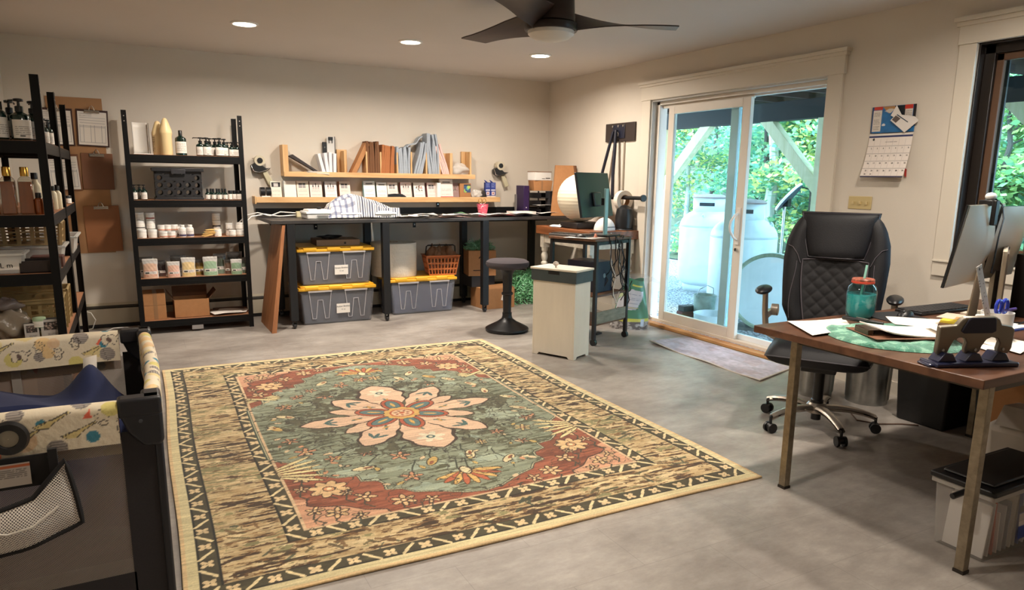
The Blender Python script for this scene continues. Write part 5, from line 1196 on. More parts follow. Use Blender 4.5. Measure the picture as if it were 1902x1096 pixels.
t = thing('white_box', 'white carton with small print on top of the brown carton', 'box', (3.97, 6.88, BZ+.375), rad(6)); obj('box_body', G().box(-.105, .105, -.075, .075, 0, .088), m_white, t, bevel=.002); obj('print', G().box(.03, .09, -.0765, -.075, .018, .026).box(-.02, .02, -.0765, -.075, .016, .02), M('ink', (0, 0, 0)), t); obj('lid_edge', G().box(-.108, .108, -.078, .078, .086, .094), M('card_edge', (150, 120, 100), .7), t)
# ---- under the benches
m_yel = M('yellow_lid', (236, 178, 44), .4)
m_tote = M('tote_clear', (150, 152, 160), .2, alpha=.42)
m_toteline = M('tote_rib', (196, 192, 196), .3)
m_totefill = M('tote_contents', (70, 70, 80), .7, noise=(7, .3))
def tote(label, x0, x1, y0, d_, z0, h_, sticker=None, fill=(66, 66, 76)):
    w_ = x1-x0; t = thing('storage_tote', label, 'storage tote', ((x0+x1)/2, y0, z0), 0, 'clear totes with yellow lids')
    hb = h_-.045; b = (-w_/2+.045, w_/2-.045, .035, d_-.035); tp = (-w_/2+.015, w_/2-.015, .012, d_-.012)
    obj('body', G().frus(b, tp, 0, hb), m_tote, t, bevel=.012)
    obj('contents', G().frus((b[0]+.012, b[1]-.012, b[2]+.012, b[3]-.012), (tp[0]+.02, tp[1]-.02, tp[2]+.016, tp[3]-.016), .012, hb*.9), M('tote_fill_%d' % fill[2], fill, .6, noise=(6, .22, (1, 1, 2))), t, bevel=.01)
    g = G(); g.box(-w_/2, w_/2, 0, d_, hb, hb+.028); g.box(-w_/2+.02, w_/2-.02, .02, d_-.02, hb+.028, hb+.045)
    for k in range(3): xx = -w_/2+w_*(.08+.3*k); g.box(xx, xx+w_*.17, -.004, .03, hb+.01, hb+.04)
    obj('lid', g, m_yel, t, bevel=.006)
    for xc in (-w_*.23, w_*.23):
        g = G()
        def yy(z): return .012+(.035-.012)*(1-z/hb)-.003
        def P(x, zf): z = hb*zf; return (xc+x*w_, yy(z), z)
        g.tube([P(-.14, .97), P(-.10, .17), P(-.055, .17), P(-.03, .72), P(.03, .72), P(.06, .17), P(.105, .17), P(.14, .97)], .0032, 6)
        obj('rib', g, m_toteline, t)
        obj('clip_flange', G().box(xc-.15*w_, xc+.15*w_, .002, .014, hb*.955, hb), M('flange', (186, 180, 178), .35), t)
    if sticker:
        z = hb*.62; ys = .012+(.035-.012)*(1-z/hb)
        s_ = obj('paper_label', G().box(-.02, .105, -.001, .001, 0, .09), m_paper, t, loc=(0, ys-.006, hb*.30), rot=(rad(3), 0, 0))
        g = G(); textg(g, sticker[0], .021, frame((.042, -.0015, .058), (1, 0, .03), (0, 0, 1)), .0003); textg(g, sticker[1], .018, frame((.042, -.0015, .030), (1, 0, .03), (0, 0, 1)), .0003)
        obj('handwriting', g, M('ink', (0, 0, 0)), s_)
    return t
tote('lower clear tote with yellow lid and amber bottles label, left under the bench', 1.285, 2.01, 6.56, .5, 0, .365, ('Amber Bottles', '16 oz'))
tote('upper clear tote with yellow lid and green bottles label, stacked on the lower one', 1.285, 2.0, 6.56, .5, .366, .355, ('Green Bottles', '12 oz'))
tote('clear tote with yellow lid and blue contents, right under the bench', 2.19, 2.91, 6.70, .5, 0, .375, None, (70, 76, 108))
tote('clear tote with yellow lid deeper under the bench, behind the blue one', 2.02, 2.18, 6.72, .35, 0, .33, None, (60, 58, 70)) if False else None
t = thing('carton', 'flat tan carton with round hole lying on the upper yellow lid', 'box', (1.66, 6.80, .722), rad(-3)); obj('box_body', G().box(-.17, .23, -.17, .15, 0, .055), M('tan_carton', (150, 122, 98), .7), t, bevel=.002); obj('round_hole', G().cyl((.09, -.1715, .025), (.09, -.169, .025), .011), m_blackp, t)
lumpy('small black bag crumpled on top of the flat tan carton', 'bag', 'black_bag', 1.63, 6.76, .778, (.10, .05, .018), m_blackp, 21, .3)
t = thing('foam_wrap_roll', 'wide white roll of foam wrap standing on the yellow lid under the bench', 'roll', (2.32, 6.955, .376)); g = G().lathe([(.02, 0), (.225, 0), (.23, .01), (.228, .1), (.231, .2), (.228, .30), (.23, .325), (.225, .335), (.04, .335)], n=48); obj('roll', g, M('foam_white', (226, 218, 204), .7, bump=(60, .4), noise=(6, .05, (1, 1, 8))), t); obj('core', G().lathe([(.04, .3), (.045, .336), (.03, .336), (.03, .3)], n=20, cap=False), m_card, t)
basket('orange plastic shopping basket full of brown packing paper under the bench', 'basket', 2.78, 6.83, .376, .34, .22, .2, M('orange_basket', (190, 108, 58), .4), 'shopping_basket', rows=3, cols=9, taper=.8, rz=rad(-8), rim=.02)
bk = bpy.data.objects['shopping_basket']
g = G(); g.tube([(-.165, -.02, .2), (-.15, -.01, .29), (-.13, 0, .30), (.13, 0, .30), (.15, -.01, .29), (.15, -.02, .2)], .007, 8); obj('handle', g, m_blackp, bk)
for i, (dx, dy, lab) in enumerate(((-.085, 0, 'crumpled brown paper at the left of the orange basket'), (0, .02, 'crumpled brown paper in the middle of the orange basket'), (.085, -.01, 'crumpled brown paper at the right of the orange basket'))):
    lumpy(lab, 'paper', 'crumpled_paper', 2.78+dx, 6.83+dy, .51, (.065, .07, .085), M('crumpled_kraft', (128, 92, 66), .85, bump=(18, 1.), noise=(14, .25)), 30+i, .3, flat=.8)
lumpy('clear crinkled bag leaning beside the orange basket', 'plastic bag', 'plastic_bag', 2.62, 6.70+.05, .376, (.05, .04, .08), M('bag_clear', (0, 0, 0)), 44, .2) if False else None
t = thing('carton', 'brown carton with curved arrow mark on its side, farther under the bench', 'box', (3.27, 6.92, .335), rad(-12)); obj('box_body', G().box(-.15, .15, -.12, .14, 0, .27), m_card, t, bevel=.002)
g = G(); g.tube([(-.035+.035*(1-math.cos(a)), -.122, .185+.025*math.sin(a)) for a in [k*PI/8 for k in range(9)]], .006, 6); obj('curved_mark', g, M('dark_print', (60, 36, 26), .7), t); obj('red_patch', G().box(-.02, .035, -.1215, -.12, .1, .15), M('red_print', (150, 76, 50), .7), t); obj('printed_line', G().box(-.10, -.02, -.1215, -.12, .055, .065), M('dark_print', (0, 0, 0)), t)
t = thing('carton', 'brown carton with white label on the floor under the bench', 'box', (3.38, 6.74, 0), rad(4)); obj('box_body', G().box(-.19, .17, -.1, .22, 0, .215), m_card, t, bevel=.002); obj('tape', G().box(.02, .075, -.1015, .2215, 0, .2165), M('box_tape', (0, 0, 0)), t); obj('label', G().box(-.0, .05, -.103, -.1015, 0, .06), m_paper, t, loc=(-.0, 0, .09), rot=(0, rad(15), 0))
obj('flap', G().add([(-.19, -.1, .215), (.17, -.1, .215), (.12, -.04, .26), (-.14, -.04, .25)], [(0, 1, 2, 3)]), m_card, t, solid=.004)
t = thing('dark_crate', 'dark box between the two cartons that props the upper one', 'box', (3.27, 6.98, .216)); obj('box_body', G().box(-.14, .13, -.16, .12, 0, .117), M('dark_box', (40, 36, 36), .6), t)
# green shredded paper: a bundle in a bag by the wall + strands on top of the carton
def shred(name, label, c, r, n, seed, col, zflat=False):
    rn = random.Random(seed); g = G()
    for i in range(n):
        th = rn.uniform(0, 2*PI); ph = rn.uniform(0, PI/2*1.05); k = rn.uniform(.7, 1.05)
        p = Vector((r[0]*k*math.cos(th)*math.cos(ph*.8), r[1]*k*math.sin(th)*math.cos(ph*.8), r[2]*k*math.sin(ph)))
        d = Vector((rn.uniform(-1, 1), rn.uniform(-1, 1), rn.uniform(-.6, .6))).normalized(); L = rn.uniform(.03, .07); b = d.cross(Vector((rn.uniform(-1, 1), rn.uniform(-1, 1), rn.uniform(-1, 1)))).normalized()*.0035
        pts = []; q = p.copy()
        for j in range(4): pts.append(q.copy()); d = (d+Vector((rn.uniform(-.8, .8), rn.uniform(-.8, .8), rn.uniform(-.8, .8)))*.8).normalized(); q = q+d*L/3; q.z = max(q.z, .003)
        vs = []; fs = []
        for j, q in enumerate(pts): vs += [q-b, q+b]
        for j in range(3): fs.append((2*j, 2*j+1, 2*j+3, 2*j+2))
        g.add(vs, fs)
    o = obj(name, g, M('shred_green_%d' % col[0], col, .3, coat=.3), None, c); tag(o, label, 'shredded paper'); o['kind'] = 'stuff'; return o
shred('shredded_paper', 'heap of bright green shredded packing film on the floor behind the stool', (3.80, 6.90, 0), (.26, .16, .34), 3800, 3, (150, 216, 166))
shred('shredded_paper', 'green shredded packing film spilling over the carton with the arrow', (3.27, 6.93, .60), (.15, .12, .08), 900, 4, (120, 176, 136))
# ---- stool
t = thing('wobble_stool', 'black wobble stool with dark grey padded seat, beside the white hamper', 'stool', (2.925, 5.61, 0))
obj('base', G().lathe([(.165, .0), (.19, .004), (.198, .018), (.195, .03), (.16, .05), (.09, .085), (.05, .115), (.043, .14), (.043, .17)], n=48), m_blackp, t)
obj('column', G().lathe([(.036, .14), (.04, .36), (.044, .5), (.05, .53), (.075, .56), (.10, .575)], n=32), m_blackp, t)
obj('collar', G().lathe([(.046, .33), (.052, .335), (.052, .35), (.045, .355)], n=32, cap=False), m_blackp, t)
obj('seat', G().lathe([(.10, .565), (.165, .575), (.188, .59), (.196, .61), (.19, .632), (.165, .648), (.10, .655), (.001, .658)], n=48), M('stool_fabric', (66, 60, 64), .95, bump=(300, .3), noise=(120, .12)), t)
obj('lever', G().tube([(.06, -.02, .56), (.12, -.06, .56), (.15, -.075, .555)], .006, 6), m_blackp, t)
# ---- hamper
t = thing('laundry_hamper', 'tall distressed white wooden hamper with dark grey band and crystal knob', 'hamper', (2.882, 4.424, 0), math.atan2(.096, .2))
m_cw = M('chalk_white', (222, 214, 198), .65, noise=(9, .05, (1, 1, .25)))
wx, wy = .225, .385
g = G()
def panel_side(a, b, axis, c0, c1):
    poly = [(a, 0), (a+.035, 0), (a+.05, .018), (b-.05, .018), (b-.035, 0), (b, 0), (b, .60), (a, .60)]; g.prism(poly, axis, c0, c1)
panel_side(0, wx, 'y', 0, .012); panel_side(0, wx, 'y', wy-.012, wy); panel_side(.012, wy-.012, 'x', 0, .012); panel_side(.012, wy-.012, 'x', wx-.012, wx)
obj('body', g, m_cw, t, bevel=.002)
m_slate = M('slate_paint', (62, 72, 74), .55, noise=(20, .1))
g = G(); e = .012; g.box(-e, wx+e, -e, .0, .59, .675); g.box(-e, wx+e, wy, wy+e, .59, .675); g.box(-e, 0, 0, wy, .59, .675); g.box(wx, wx+e, 0, wy, .59, .675)
obj('band', g, m_slate, t, bevel=.002)
obj('hand_slot', G().box(-e-.0015, -e+.002, wy*.36, wy*.62, .648, .672), m_blackp, t)
obj('lid', G().box(-e-.006, wx+e+.006, -e-.006, wy+e+.006, .676, .692), m_cw, t, bevel=.003)
obj('knob', G().lathe([(.006, .692), (.008, .705), (.02, .715), (.024, .725), (.016, .738), (.001, .742)], n=8), M('crystal', (220, 214, 206), .05, 0, trans=.6), t, loc=(.05, wy*.55, 0), smooth=False)
# ---- timber table in the corner
m_timber = wood_mat('dark_timber', (150, 92, 54), (84, 48, 30), 2.2, 1, .45, 5, 5)
m_chalk = M('distressed_white', (206, 198, 182), .7, noise=(16, .22))
t = thing('timber_table', 'small rustic table with thick dark timber top and turned white legs', 'table', (3.72, 5.50, 0))
TW, TD = .58, 1.0
obj('table_top', G().box(0, TW, 0, TD, .80, .884), m_timber, t, bevel=.006)
g = G().box(.05, .065, .08, TD-.08, .71, .80).box(TW-.065, TW-.05, .08, TD-.08, .71, .80).box(.08, TW-.08, .05, .065, .71, .80).box(.08, TW-.08, TD-.065, TD-.05, .71, .80); obj('apron', g, m_chalk, t)
for x in (.07, TW-.07):
    for y in (.07, TD-.07):
        g = G().box(x-.035, x+.035, y-.035, y+.035, .66, .80); g.lathe([(.024, 0), (.03, .03), (.036, .3), (.034, .42), (.022, .47), (.036, .485), (.036, .50), (.022, .515), (.034, .55), (.036, .58), (.024, .61), (.034, .625), (.034, .66)], (x, y, 0), 20); obj('leg', g, m_chalk, t)
# ---- cart with screen
ca = rad(20)
t = thing('rolling_cart', 'black metal rolling cart with wood shelves, trailing cables, by the door', 'cart', (3.30, 4.77, 0), ca)
CW, CD_ = .47, .46
m_walnut = wood_mat('walnut_board', (120, 82, 56), (78, 50, 34), 2.2, 0, .45)
obj('table_top', G().box(-.03, CW+.03, -.01, CD_+.02, .865, .885), m_walnut, t, bevel=.003)
for x in (.0, CW):
    for y in (0, CD_):
        lg = obj('post', G().box(x-.014, x+.014, y-.014, y+.014, .055, .865), m_blackp, t); obj('caster', G().cyl((x-.014, y, .028), (x+.014, y, .028), .028, n=16).box(x-.01, x+.01, y-.01, y+.01, .03, .06), m_blackp, lg)
obj('rail', G().box(0, CW, -.01, .01, .835, .862).box(0, CW, CD_-.01, CD_+.01, .835, .862).box(-.01, .01, 0, CD_, .835, .862).box(CW-.01, CW+.01, 0, CD_, .835, .862), m_blackp, t)
for z in (.42, .18): obj('shelf_board', G().box(.015, CW-.015, .0, CD_, z-.018, z), m_walnut, t, bevel=.002)
obj('side_board', G().box(.02, CW-.02, -.012, .0, .18, .28), M('worn_board', (120, 114, 96), .7, noise=(10, .3, (1, 1, 4))), t)
obj('foot_lever', G().box(.02, .09, -.02, .02, .09, .105), m_blackp, t)
Rz = Matrix.Rotation(ca, 4, 'Z')
def cartp(x, y, z): p = Rz @ Vector((x, y, z)); return (p.x+3.30, p.y+4.77, z)
def onc(name, label, cat, x, y, z, r=0): return thing(name, label, cat, cartp(x, y, z), ca+r)
t = onc('computer_box', 'dark navy computer box on the middle cart shelf', 'computer', .24, .24, .42); obj('case', G().box(-.1, .12, -.16, .16, 0, .26), M('navy_box', (26, 30, 46), .4), t, bevel=.004); obj('emblem', G().cyl((.0, -.162, .14), (.0, -.16, .14), .02), m_steel, t)
t = onc('keyboard', 'grey keyboard with dark keys lying on the cart', 'keyboard', .10, .33, .886, rad(90)); obj('case', G().box(-.2, .2, -.07, .07, 0, .018), M('kb_grey', (92, 90, 88), .4), t, bevel=.004)
g = G()
for i in range(14):
    for j in range(5): g.box(-.19+.027*i, -.167+.027*i, -.06+.024*j, -.041+.024*j, .018, .024)
obj('keycaps', g, m_blackp, t)
o = [c for c in t.children if c.name.startswith('keycaps')][0]; o['kind'] = 'stuff'
t = onc('computer_mouse', 'black mouse on the white paper at the cart front', 'mouse', .02, .18, .888); obj('body', G().ell((0, 0, 0), (.035, .055, .03), z0=0), m_blackp, t)
tag(obj('paper_sheet', G().slab(lambda u, v: (-.11+.22*u, -.14+.28*v, .002*math.sin(v*4)), 6, 6, .001), m_paper, None, cartp(.06, .17, .8875), (0, 0, ca+.1)), 'white paper under the mouse on the cart', 'paper')
t = onc('monitor', 'black flat monitor seen from behind on the cart, on a teal stand', 'monitor', .35, .22, .886, 0)
# monitor faces away to the left
mr = rad(26)
pm = Matrix.Rotation(mr-ca, 4, 'Z')
g = G().box(-.27, .27, -.012, .012, .16, .54); g.v = [tuple(pm @ Matrix.Rotation(rad(-11), 4, 'X') @ Vector(p)) for p in g.v]; obj('panel', g, M('monitor_back', (24, 31, 36), .35), t, bevel=.004)
g = G().box(-.07, .07, -.035, -.012, .25, .37); g.v = [tuple(pm @ Matrix.Rotation(rad(-11), 4, 'X') @ Vector(p)) for p in g.v]; obj('back_hump', g, M('monitor_back', (0, 0, 0)), t, bevel=.01)
g = G().box(-.028, .028, -.06, -.045, .0, .40); g.v = [tuple(pm @ Vector(p)) for p in g.v]; obj('stand_pole', g, M('stand_teal', (150, 186, 186), .4), t, bevel=.003)
g = G().box(-.03, .03, -.05, -.02, .26, .32).box(-.12, .12, -.14, .08, 0, .012); g.v = [tuple(pm @ Vector(p)) for p in g.v]; obj('stand_foot', g, m_blackp, t, bevel=.003)
t = thing('white_printer', 'small white rounded label printer behind the monitor stand', 'printer', (4.0, 5.66, .885)); obj('body', G().ell((0, 0, 0), (.11, .09, .12), z0=0, n=24), m_white, t); obj('slot', G().box(-.05, .05, -.103, -.09, .03, .036), m_blackp, t)
t = onc('webcam_clip', 'orange clip lying beside the keyboard on the cart', 'clip', .12, .10, .886); obj('body', G().prism([(-.02, 0), (.02, 0), (.0, .035)], 'y', -.008, .008), M('orange_clip', (200, 110, 70), .5), t)
# open book on the timber table
t = thing('open_book', 'open white notebook lying on the timber table corner', 'book', (3.86, 6.20, .885), rad(15)); obj('cover', G().box(-.12, .12, -.08, .08, 0, .004), m_blackp, t); obj('page_block', G().slab(lambda u, v: (-.115+.23*u, -.075+.15*v, .016*abs(math.sin(u*2*PI))**.6+.004), 20, 4, .004), m_paper, t)
# big ball
t = thing('flat_dark_case', 'flat dark laptop case on the timber table under the big white ball', 'case', (3.95, 5.98, .885)); obj('case', G().box(-.16, .16, -.16, .16, 0, .06), M('dark_case', (36, 32, 32), .5), t, bevel=.01)
def ballf(u, v):
    a = 2*PI*u; b = PI*v; k = 1+.004*math.sin(b*44)
    return (.235*k*math.cos(a)*math.sin(b), .235*k*math.sin(a)*math.sin(b), -.235*k*math.cos(b))
t = thing('ribbed_ball', 'large cream-white ribbed ball behind the black monitor in the corner', 'ball', (3.93, 5.98, .945+.236)); obj('ball_skin', G().grid(ballf, 56, 90), M('ball_cream', (226, 214, 190), .5), t); obj('film_edge', G().tube([(.24*math.cos(a)*.5, -.12, .24*math.sin(a)) for a in [.6+k*.1 for k in range(8)]], .004, 6), M('film_white', (230, 226, 220), .2), t)
# flat cardboard leaning in the corner
t = thing('flattened_carton', 'tall flattened brown carton leaning behind the white ball', 'cardboard', (4.06, 6.54, .975), rad(-12)); obj('sheet', G().add([(-.12, 0, 0), (.2, 0, 0), (.2, .03, 0), (-.12, .03, 0), (-.04, .12, .53), (.16, .12, .53), (.16, .15, .53), (-.04, .15, .53)], [(0,3,2,1),(4,5,6,7),(0,1,5,4),(1,2,6,5),(2,3,7,6),(3,0,4,7)]), m_card, t); obj('fold_side', G().add([(.2, 0, 0), (.235, .02, 0), (.2, .13, .53), (.16, .12, .53)], [(0, 1, 2, 3)]), m_card2, t, solid=.004)
# ---- wall bracket with hanging roll bar
t = thing('wall_mount_arm', 'dark wooden plate on the right wall with two long black hanging rods', 'wall mount', (XR, 0, 0))
obj('plate', G().box(-.02, 0, 5.63, 6.11, 1.732, 1.908), M('plate_dark', (52, 42, 38), .5), t, bevel=.003)
obj('bracket', G().box(-.028, -.02, 5.78, 5.98, 1.76, 1.89), M('bracket_navy', (30, 32, 48), .4), t, bevel=.003)
for y in (5.80, 5.88, 5.97): obj('bolt', G().cyl((-.036, y, 1.878), (-.026, y, 1.878), .011), m_chrome, t)
obj('rod', G().tube([(-.04, 5.95, 1.83), (-.10, 6.02, 1.45), (-.12, 6.1, 1.15), (-.13, 6.1, .98)], .016, 10), M('rod_navy', (26, 28, 42), .35), t)
obj('rod', G().tube([(-.05, 5.89, 1.84), (-.09, 5.86, 1.4), (-.10, 5.84, 1.17)], .018, 10), M('rod_navy', (26, 28, 42), .35), t)
obj('hook_ring', G().tube([(-.05+.0, 5.87+.02*math.cos(a), 1.80+.02*math.sin(a)) for a in [k*PI/6 for k in range(12)]], .004, 6, True), m_chrome, t)
g = G().cyl((-.10, 5.86, 1.19), (-.10, 5.36, 1.195), .018, n=16); g.cyl((-.10, 5.36, 1.195), (-.10, 5.34, 1.195), .032, n=20); obj('roll_bar', g, m_blackp, t)
obj('wall_conduit', G().box(-.012, 0, 5.79, 5.81, .985, 1.735), M('conduit', (150, 140, 124), .4), t)
t = thing('packing_tape_roll', 'white paper tape roll hung on the black bar by the right wall', 'tape roll', (XR-.10, 5.66, 1.165)); T = Matrix.Rotation(PI/2, 4, 'X')
obj('tape', G().lathe([(.055, -.03), (.095, -.03), (.095, .03), (.055, .03), (.055, -.03)], n=36, M4=T, cap=False), M('tape_white', (222, 212, 198), .6), t); obj('core', G().lathe([(.05, -.031), (.055, -.031), (.055, .031), (.05, .031), (.05, -.031)], n=36, M4=T, cap=False), m_card, t)
t = thing('black_fan', 'round black desk speaker standing behind the white printer', 'speaker', (4.20, 5.62, .885), rad(20)); obj('body', G().lathe([(.06, 0), (.085, .02), (.09, .12), (.075, .2), (.03, .235), (.001, .24)], n=28), m_blackp, t); obj('base_ring', G().lathe([(.09, 0), (.095, .005), (.09, .012)], n=28), m_dark, t)
# cables from the cart
def wavy(p0, p1, sag, seed, n=12):
    rn = random.Random(seed); pts = []
    for i in range(n+1):
        u = i/n; pts.append((p0[0]+(p1[0]-p0[0])*u+rn.uniform(-.02, .02), p0[1]+(p1[1]-p0[1])*u+rn.uniform(-.02, .02), p0[2]+(p1[2]-p0[2])*u-sag*math.sin(PI*u)))
    return pts
CB = [((0.24, -.02, .90), (0.40, .1, .35), .1, 'black'), ((0.28, -.02, .90), (0.50, .05, .45), .22, 'black'), ((0.34, .0, .90), (0.48, -.03, .30), .05, 'black'), ((0.40, .02, .90), (0.53, .0, .5), .3, 'black'), ((0.44, .05, .9), (0.56, .1, .62), .35, 'grey'), ((0.36, -.03, .9), (0.24, .1, .46), .02, 'black'), ((0.48, .1, .9), (0.60, .12, .3), .0, 'black'), ((0.16, 0, .9), (0.40, .0, .7), .25, 'black'), ((0.53, .2, .9), (0.59, .05, .52), .1, 'white'), ((0.22, .0, .88), (0.36, .0, .42), .3, 'white')]
CL = ['black cable dropping from the cart top to the lower shelf, nearest the front post', 'black cable sagging lowest over the middle cart shelf', 'straight black cable running to the bottom cart board', 'black cable looping deep past the rear cart post', 'grey cable swinging out toward the seed bag', 'short black cable ending at the navy computer box', 'black cable falling behind the rear cart post', 'black cable drooping in a wide loop just under the cart top', 'white cable hanging beside the rear cart post', 'white cable hanging in front of the navy computer box']
for i, (a, b, s_, c_) in enumerate(CB):
    cc = M('cable_'+c_, {'black': (18, 18, 20), 'grey': (120, 112, 104), 'white': (206, 200, 190)}[c_], .45)
    pts = [cartp(*q) for q in wavy(a, b, s_, i)]
    tag(obj('cable', G().tube(pts, .0045, 6), cc), CL[i], 'cable', 'cables at the cart')
# ---- bag of soil by the door
t = thing('soil_bag', 'green and white plastic bag of seed with yellow stripe on the floor by the door', 'bag', (4.02, 5.25, 0), rad(-40))
nx, ny = 110, 96
cv = Canvas(nx, ny, .9, .46, (30, 122, 80)); rn = random.Random(9)
cv.rect(0, .9, 0, .075, (84, 76, 74)); m_ = (vnoise(nx, ny, 40, 30, 3) > .5) & (cv.Y < .075); cv.put(m_, (176, 170, 166))
cv.rect(0, .9, .075, .105, (214, 210, 60)); 
for xo in (0, .45):
    cv.poly([(xo+.06, .16), (xo+.28, .19), (xo+.36, .36), (xo+.20, .37), (xo+.04, .25)], (206, 206, 214)); cv.text_rows(xo+.17, xo+.31, .2, .35, 9, .004, (110, 120, 150), rn)
    cv.rect(xo+.08, xo+.15, .155, .195, (120, 90, 60)); cv.rect(xo+.16, xo+.30, .20, .205, (200, 190, 70)); cv.rect(xo+.16, xo+.3, .19, .198, (40, 40, 40)); cv.poly([(xo+.02, .27), (xo+.12, .30), (xo+.13, .35), (xo+.03, .33)], (190, 206, 150)); cv.rect(xo+.33, xo+.38, .03, .10, (196, 206, 220)); cv.rect(xo+.2, xo+.36, .40, .415, (206, 206, 70))
def bagf(X, Y):
    a = X/.9*2*PI; v = Y/.46; r = .148*(1-.55*v**1.6)*(1+.05*np.sin(3*a+v*6)+.03*np.sin(7*a+v*11)); fl = 1-.35*v
    return r*np.cos(a)*1.15+.05*v, r*np.sin(a)*.72*fl, Y+.012*np.sin(a*2)*v
painted('sack', cv, m_paintg, t, fn=bagf)
obj('clear_overbag', G().grid(lambda u, v: ((.172*(1-.25*v)+.012*math.sin(u*20+v*5))*math.cos(2*PI*u)*1.12+.03*v, (.172*(1-.25*v)+.012*math.sin(u*26+v*3))*math.sin(2*PI*u)*.74, .50*v), 60, 20), M('overbag', (226, 226, 226), .1, alpha=.13, bump=(12, 1.)), t)
obj('bag_twist', G().tube([(.14, 0, .45), (.20, -.01, .47), (.27, -.02, .44)], [.03, .02, .006], 8), M('overbag', (0, 0, 0)), t)
# ================================================================ OFFICE DESK
DZt = .74
m_desk = wood_mat('desk_laminate', (104, 70, 50), (74, 46, 32), 2.5, 0, .38)
m_dleg = M('desk_leg', (150, 138, 118), .35, .85, noise=(30, .25))
t = thing('office_desk', 'brown laminate desk with square metal legs in the right foreground', 'desk', (2.375, 1.22, 0))
DW, DD = 1.72, .98
obj('desk_top', G().box(0, DW, 0, DD, .708, DZt), m_desk, t, bevel=.003)
for x, y in ((.13, .055), (.13, .85), (DW-.13, .055), (DW-.13, .85)):
    lg = obj('leg', G().box(x-.017, x+.017, y-.017, y+.017, .012, .708), m_dleg, t, bevel=.002); obj('foot', G().box(x-.019, x+.019, y-.019, y+.019, 0, .012), M('rubber_foot', (44, 36, 28), .7), lg)
obj('apron', G().box(.13, DW-.13, .045, .06, .67, .708).box(.13, DW-.13, DD-.13, DD-.115, .67, .708).box(.125, .14, .06, DD-.13, .67, .708), M('desk_frame', (70, 62, 52), .4, .5), t)
def ond(name, label, cat, x, y, r=0, z=DZt, grp=None): return thing(name, label, cat, (x, y, z), rad(r), grp)
# jar mug
t = ond('mason_jar', 'big glass jar mug of turquoise drink with striped lid and straw', 'jar', 2.985, 2.125)
prof = [(.052, .0), (.060, .006), (.065, .03), (.066, .12), (.060, .145), (.047, .158), (.046, .165)]
obj('glass', G().lathe(prof, n=36, cap=False), glass_mat('jar_glass', (214, 240, 240), .07), t)
obj('drink', G().lathe([(.05, .004), (.062, .03), (.0635, .112)], n=36), M('turquoise_drink', (60, 182, 186), .08, 0, coat=.8), t)
obj('lid', G().lathe([(.048, .160), (.050, .162), (.050, .18), (.046, .184), (.001, .184)], n=36), M('lid_stripe', (150, 84, 66), .4, noise=(3, .9, (25, 25, 1))), t)
obj('lid_band', G().lathe([(.0505, .164), (.0512, .168), (.0505, .172)], n=36, cap=False), M('lid_red', (206, 70, 50), .4), t)
obj('straw', G().cyl((-.02, .0, .01), (.016, 0, .245), .0055, n=12), M('straw_mint', (150, 214, 200), .35), t)
# paper on the desk
def sheetq(label, pts, z, c=(236, 228, 216), grp='papers on the desk', name='paper_sheet', th=.001, curl=.003):
    A, B, C_, D = [np.array(p) for p in pts]; cx = sum(p[0] for p in pts)/4; cy = sum(p[1] for p in pts)/4
    def f(u, v):
        p = A*(1-u)*(1-v)+B*u*(1-v)+C_*u*v+D*(1-u)*v; return (p[0]-cx, p[1]-cy, curl*math.sin(u*4)*math.sin(v*4+1)+curl)
    return tag(obj(name, G().slab(f, 8, 8, th), M('sheet_%d_%d_%d' % c, c, .8), None, (cx, cy, z)), label, 'paper', grp)
sheetq('large sheet of paper at the left corner of the desk', ((2.40, 1.91), (2.66, 1.905), (2.84, 2.10), (2.55, 2.17)), DZt+.006)
# green plush mat
cv = Canvas(90, 70, .62, .5, (84, 150, 126)); nn = vnoise(90, 70, 9, 7, 5); n2 = vnoise(90, 70, 24, 20, 15)
cv.a *= (.55+.9*(nn*.6+n2*.4))[..., None]; mk = (nn*.5+n2*.5) > .55; cv.a[mk] = cv.a[mk]*.5+np.array((180, 212, 190))/255.*.5
def matp(X, Y):
    u = X/.62; v = Y/.5
    # four measured corners of the mat on the desk
    A, B, C_, D = (2.385, 1.67), (2.73, 1.40), (3.06, 1.88), (2.56, 2.07)
    us = .5+(u-.5)*np.sqrt(1-.5*(2*v-1)**2*.8); vs = .5+(v-.5)*np.sqrt(1-.5*(2*u-1)**2*.8)
    px = (1-us)*(1-vs)*A[0]+us*(1-vs)*B[0]+us*vs*C_[0]+(1-us)*vs*D[0]; py = (1-us)*(1-vs)*A[1]+us*(1-vs)*B[1]+us*vs*C_[1]+(1-us)*vs*D[1]
    e = np.clip(np.minimum(np.minimum(u, 1-u), np.minimum(v, 1-v))/.07, 0, 1)
    return px, py, DZt+.002+.016*np.sqrt(e)+.003*np.sin(u*19+v*7)*e
tag(painted('plush_mat', cv, M('plush_print', (255, 255, 255), .95, vcol=True, bump=(160, .6), sheen=.4), fn=matp, thick=.0), 'sea green plush mat lying under the clipboard on the desk', 'mat')
# marker
t = thing('marker_pen', 'black marker pen lying on the green mat near the jar', 'pen', (2.775, 1.96, DZt+.030)); d = Vector((.041, -.176, 0)).normalized()
obj('barrel', G().cyl(-d*.085, d*.04, .009, n=14), m_blackp, t); obj('cap', G().cyl(d*.04, d*.09, .0095, .006, n=14), m_blackp, t); obj('clip', G().box(-.002, .002, -.03, .03, .009, .0115), m_steel, t)
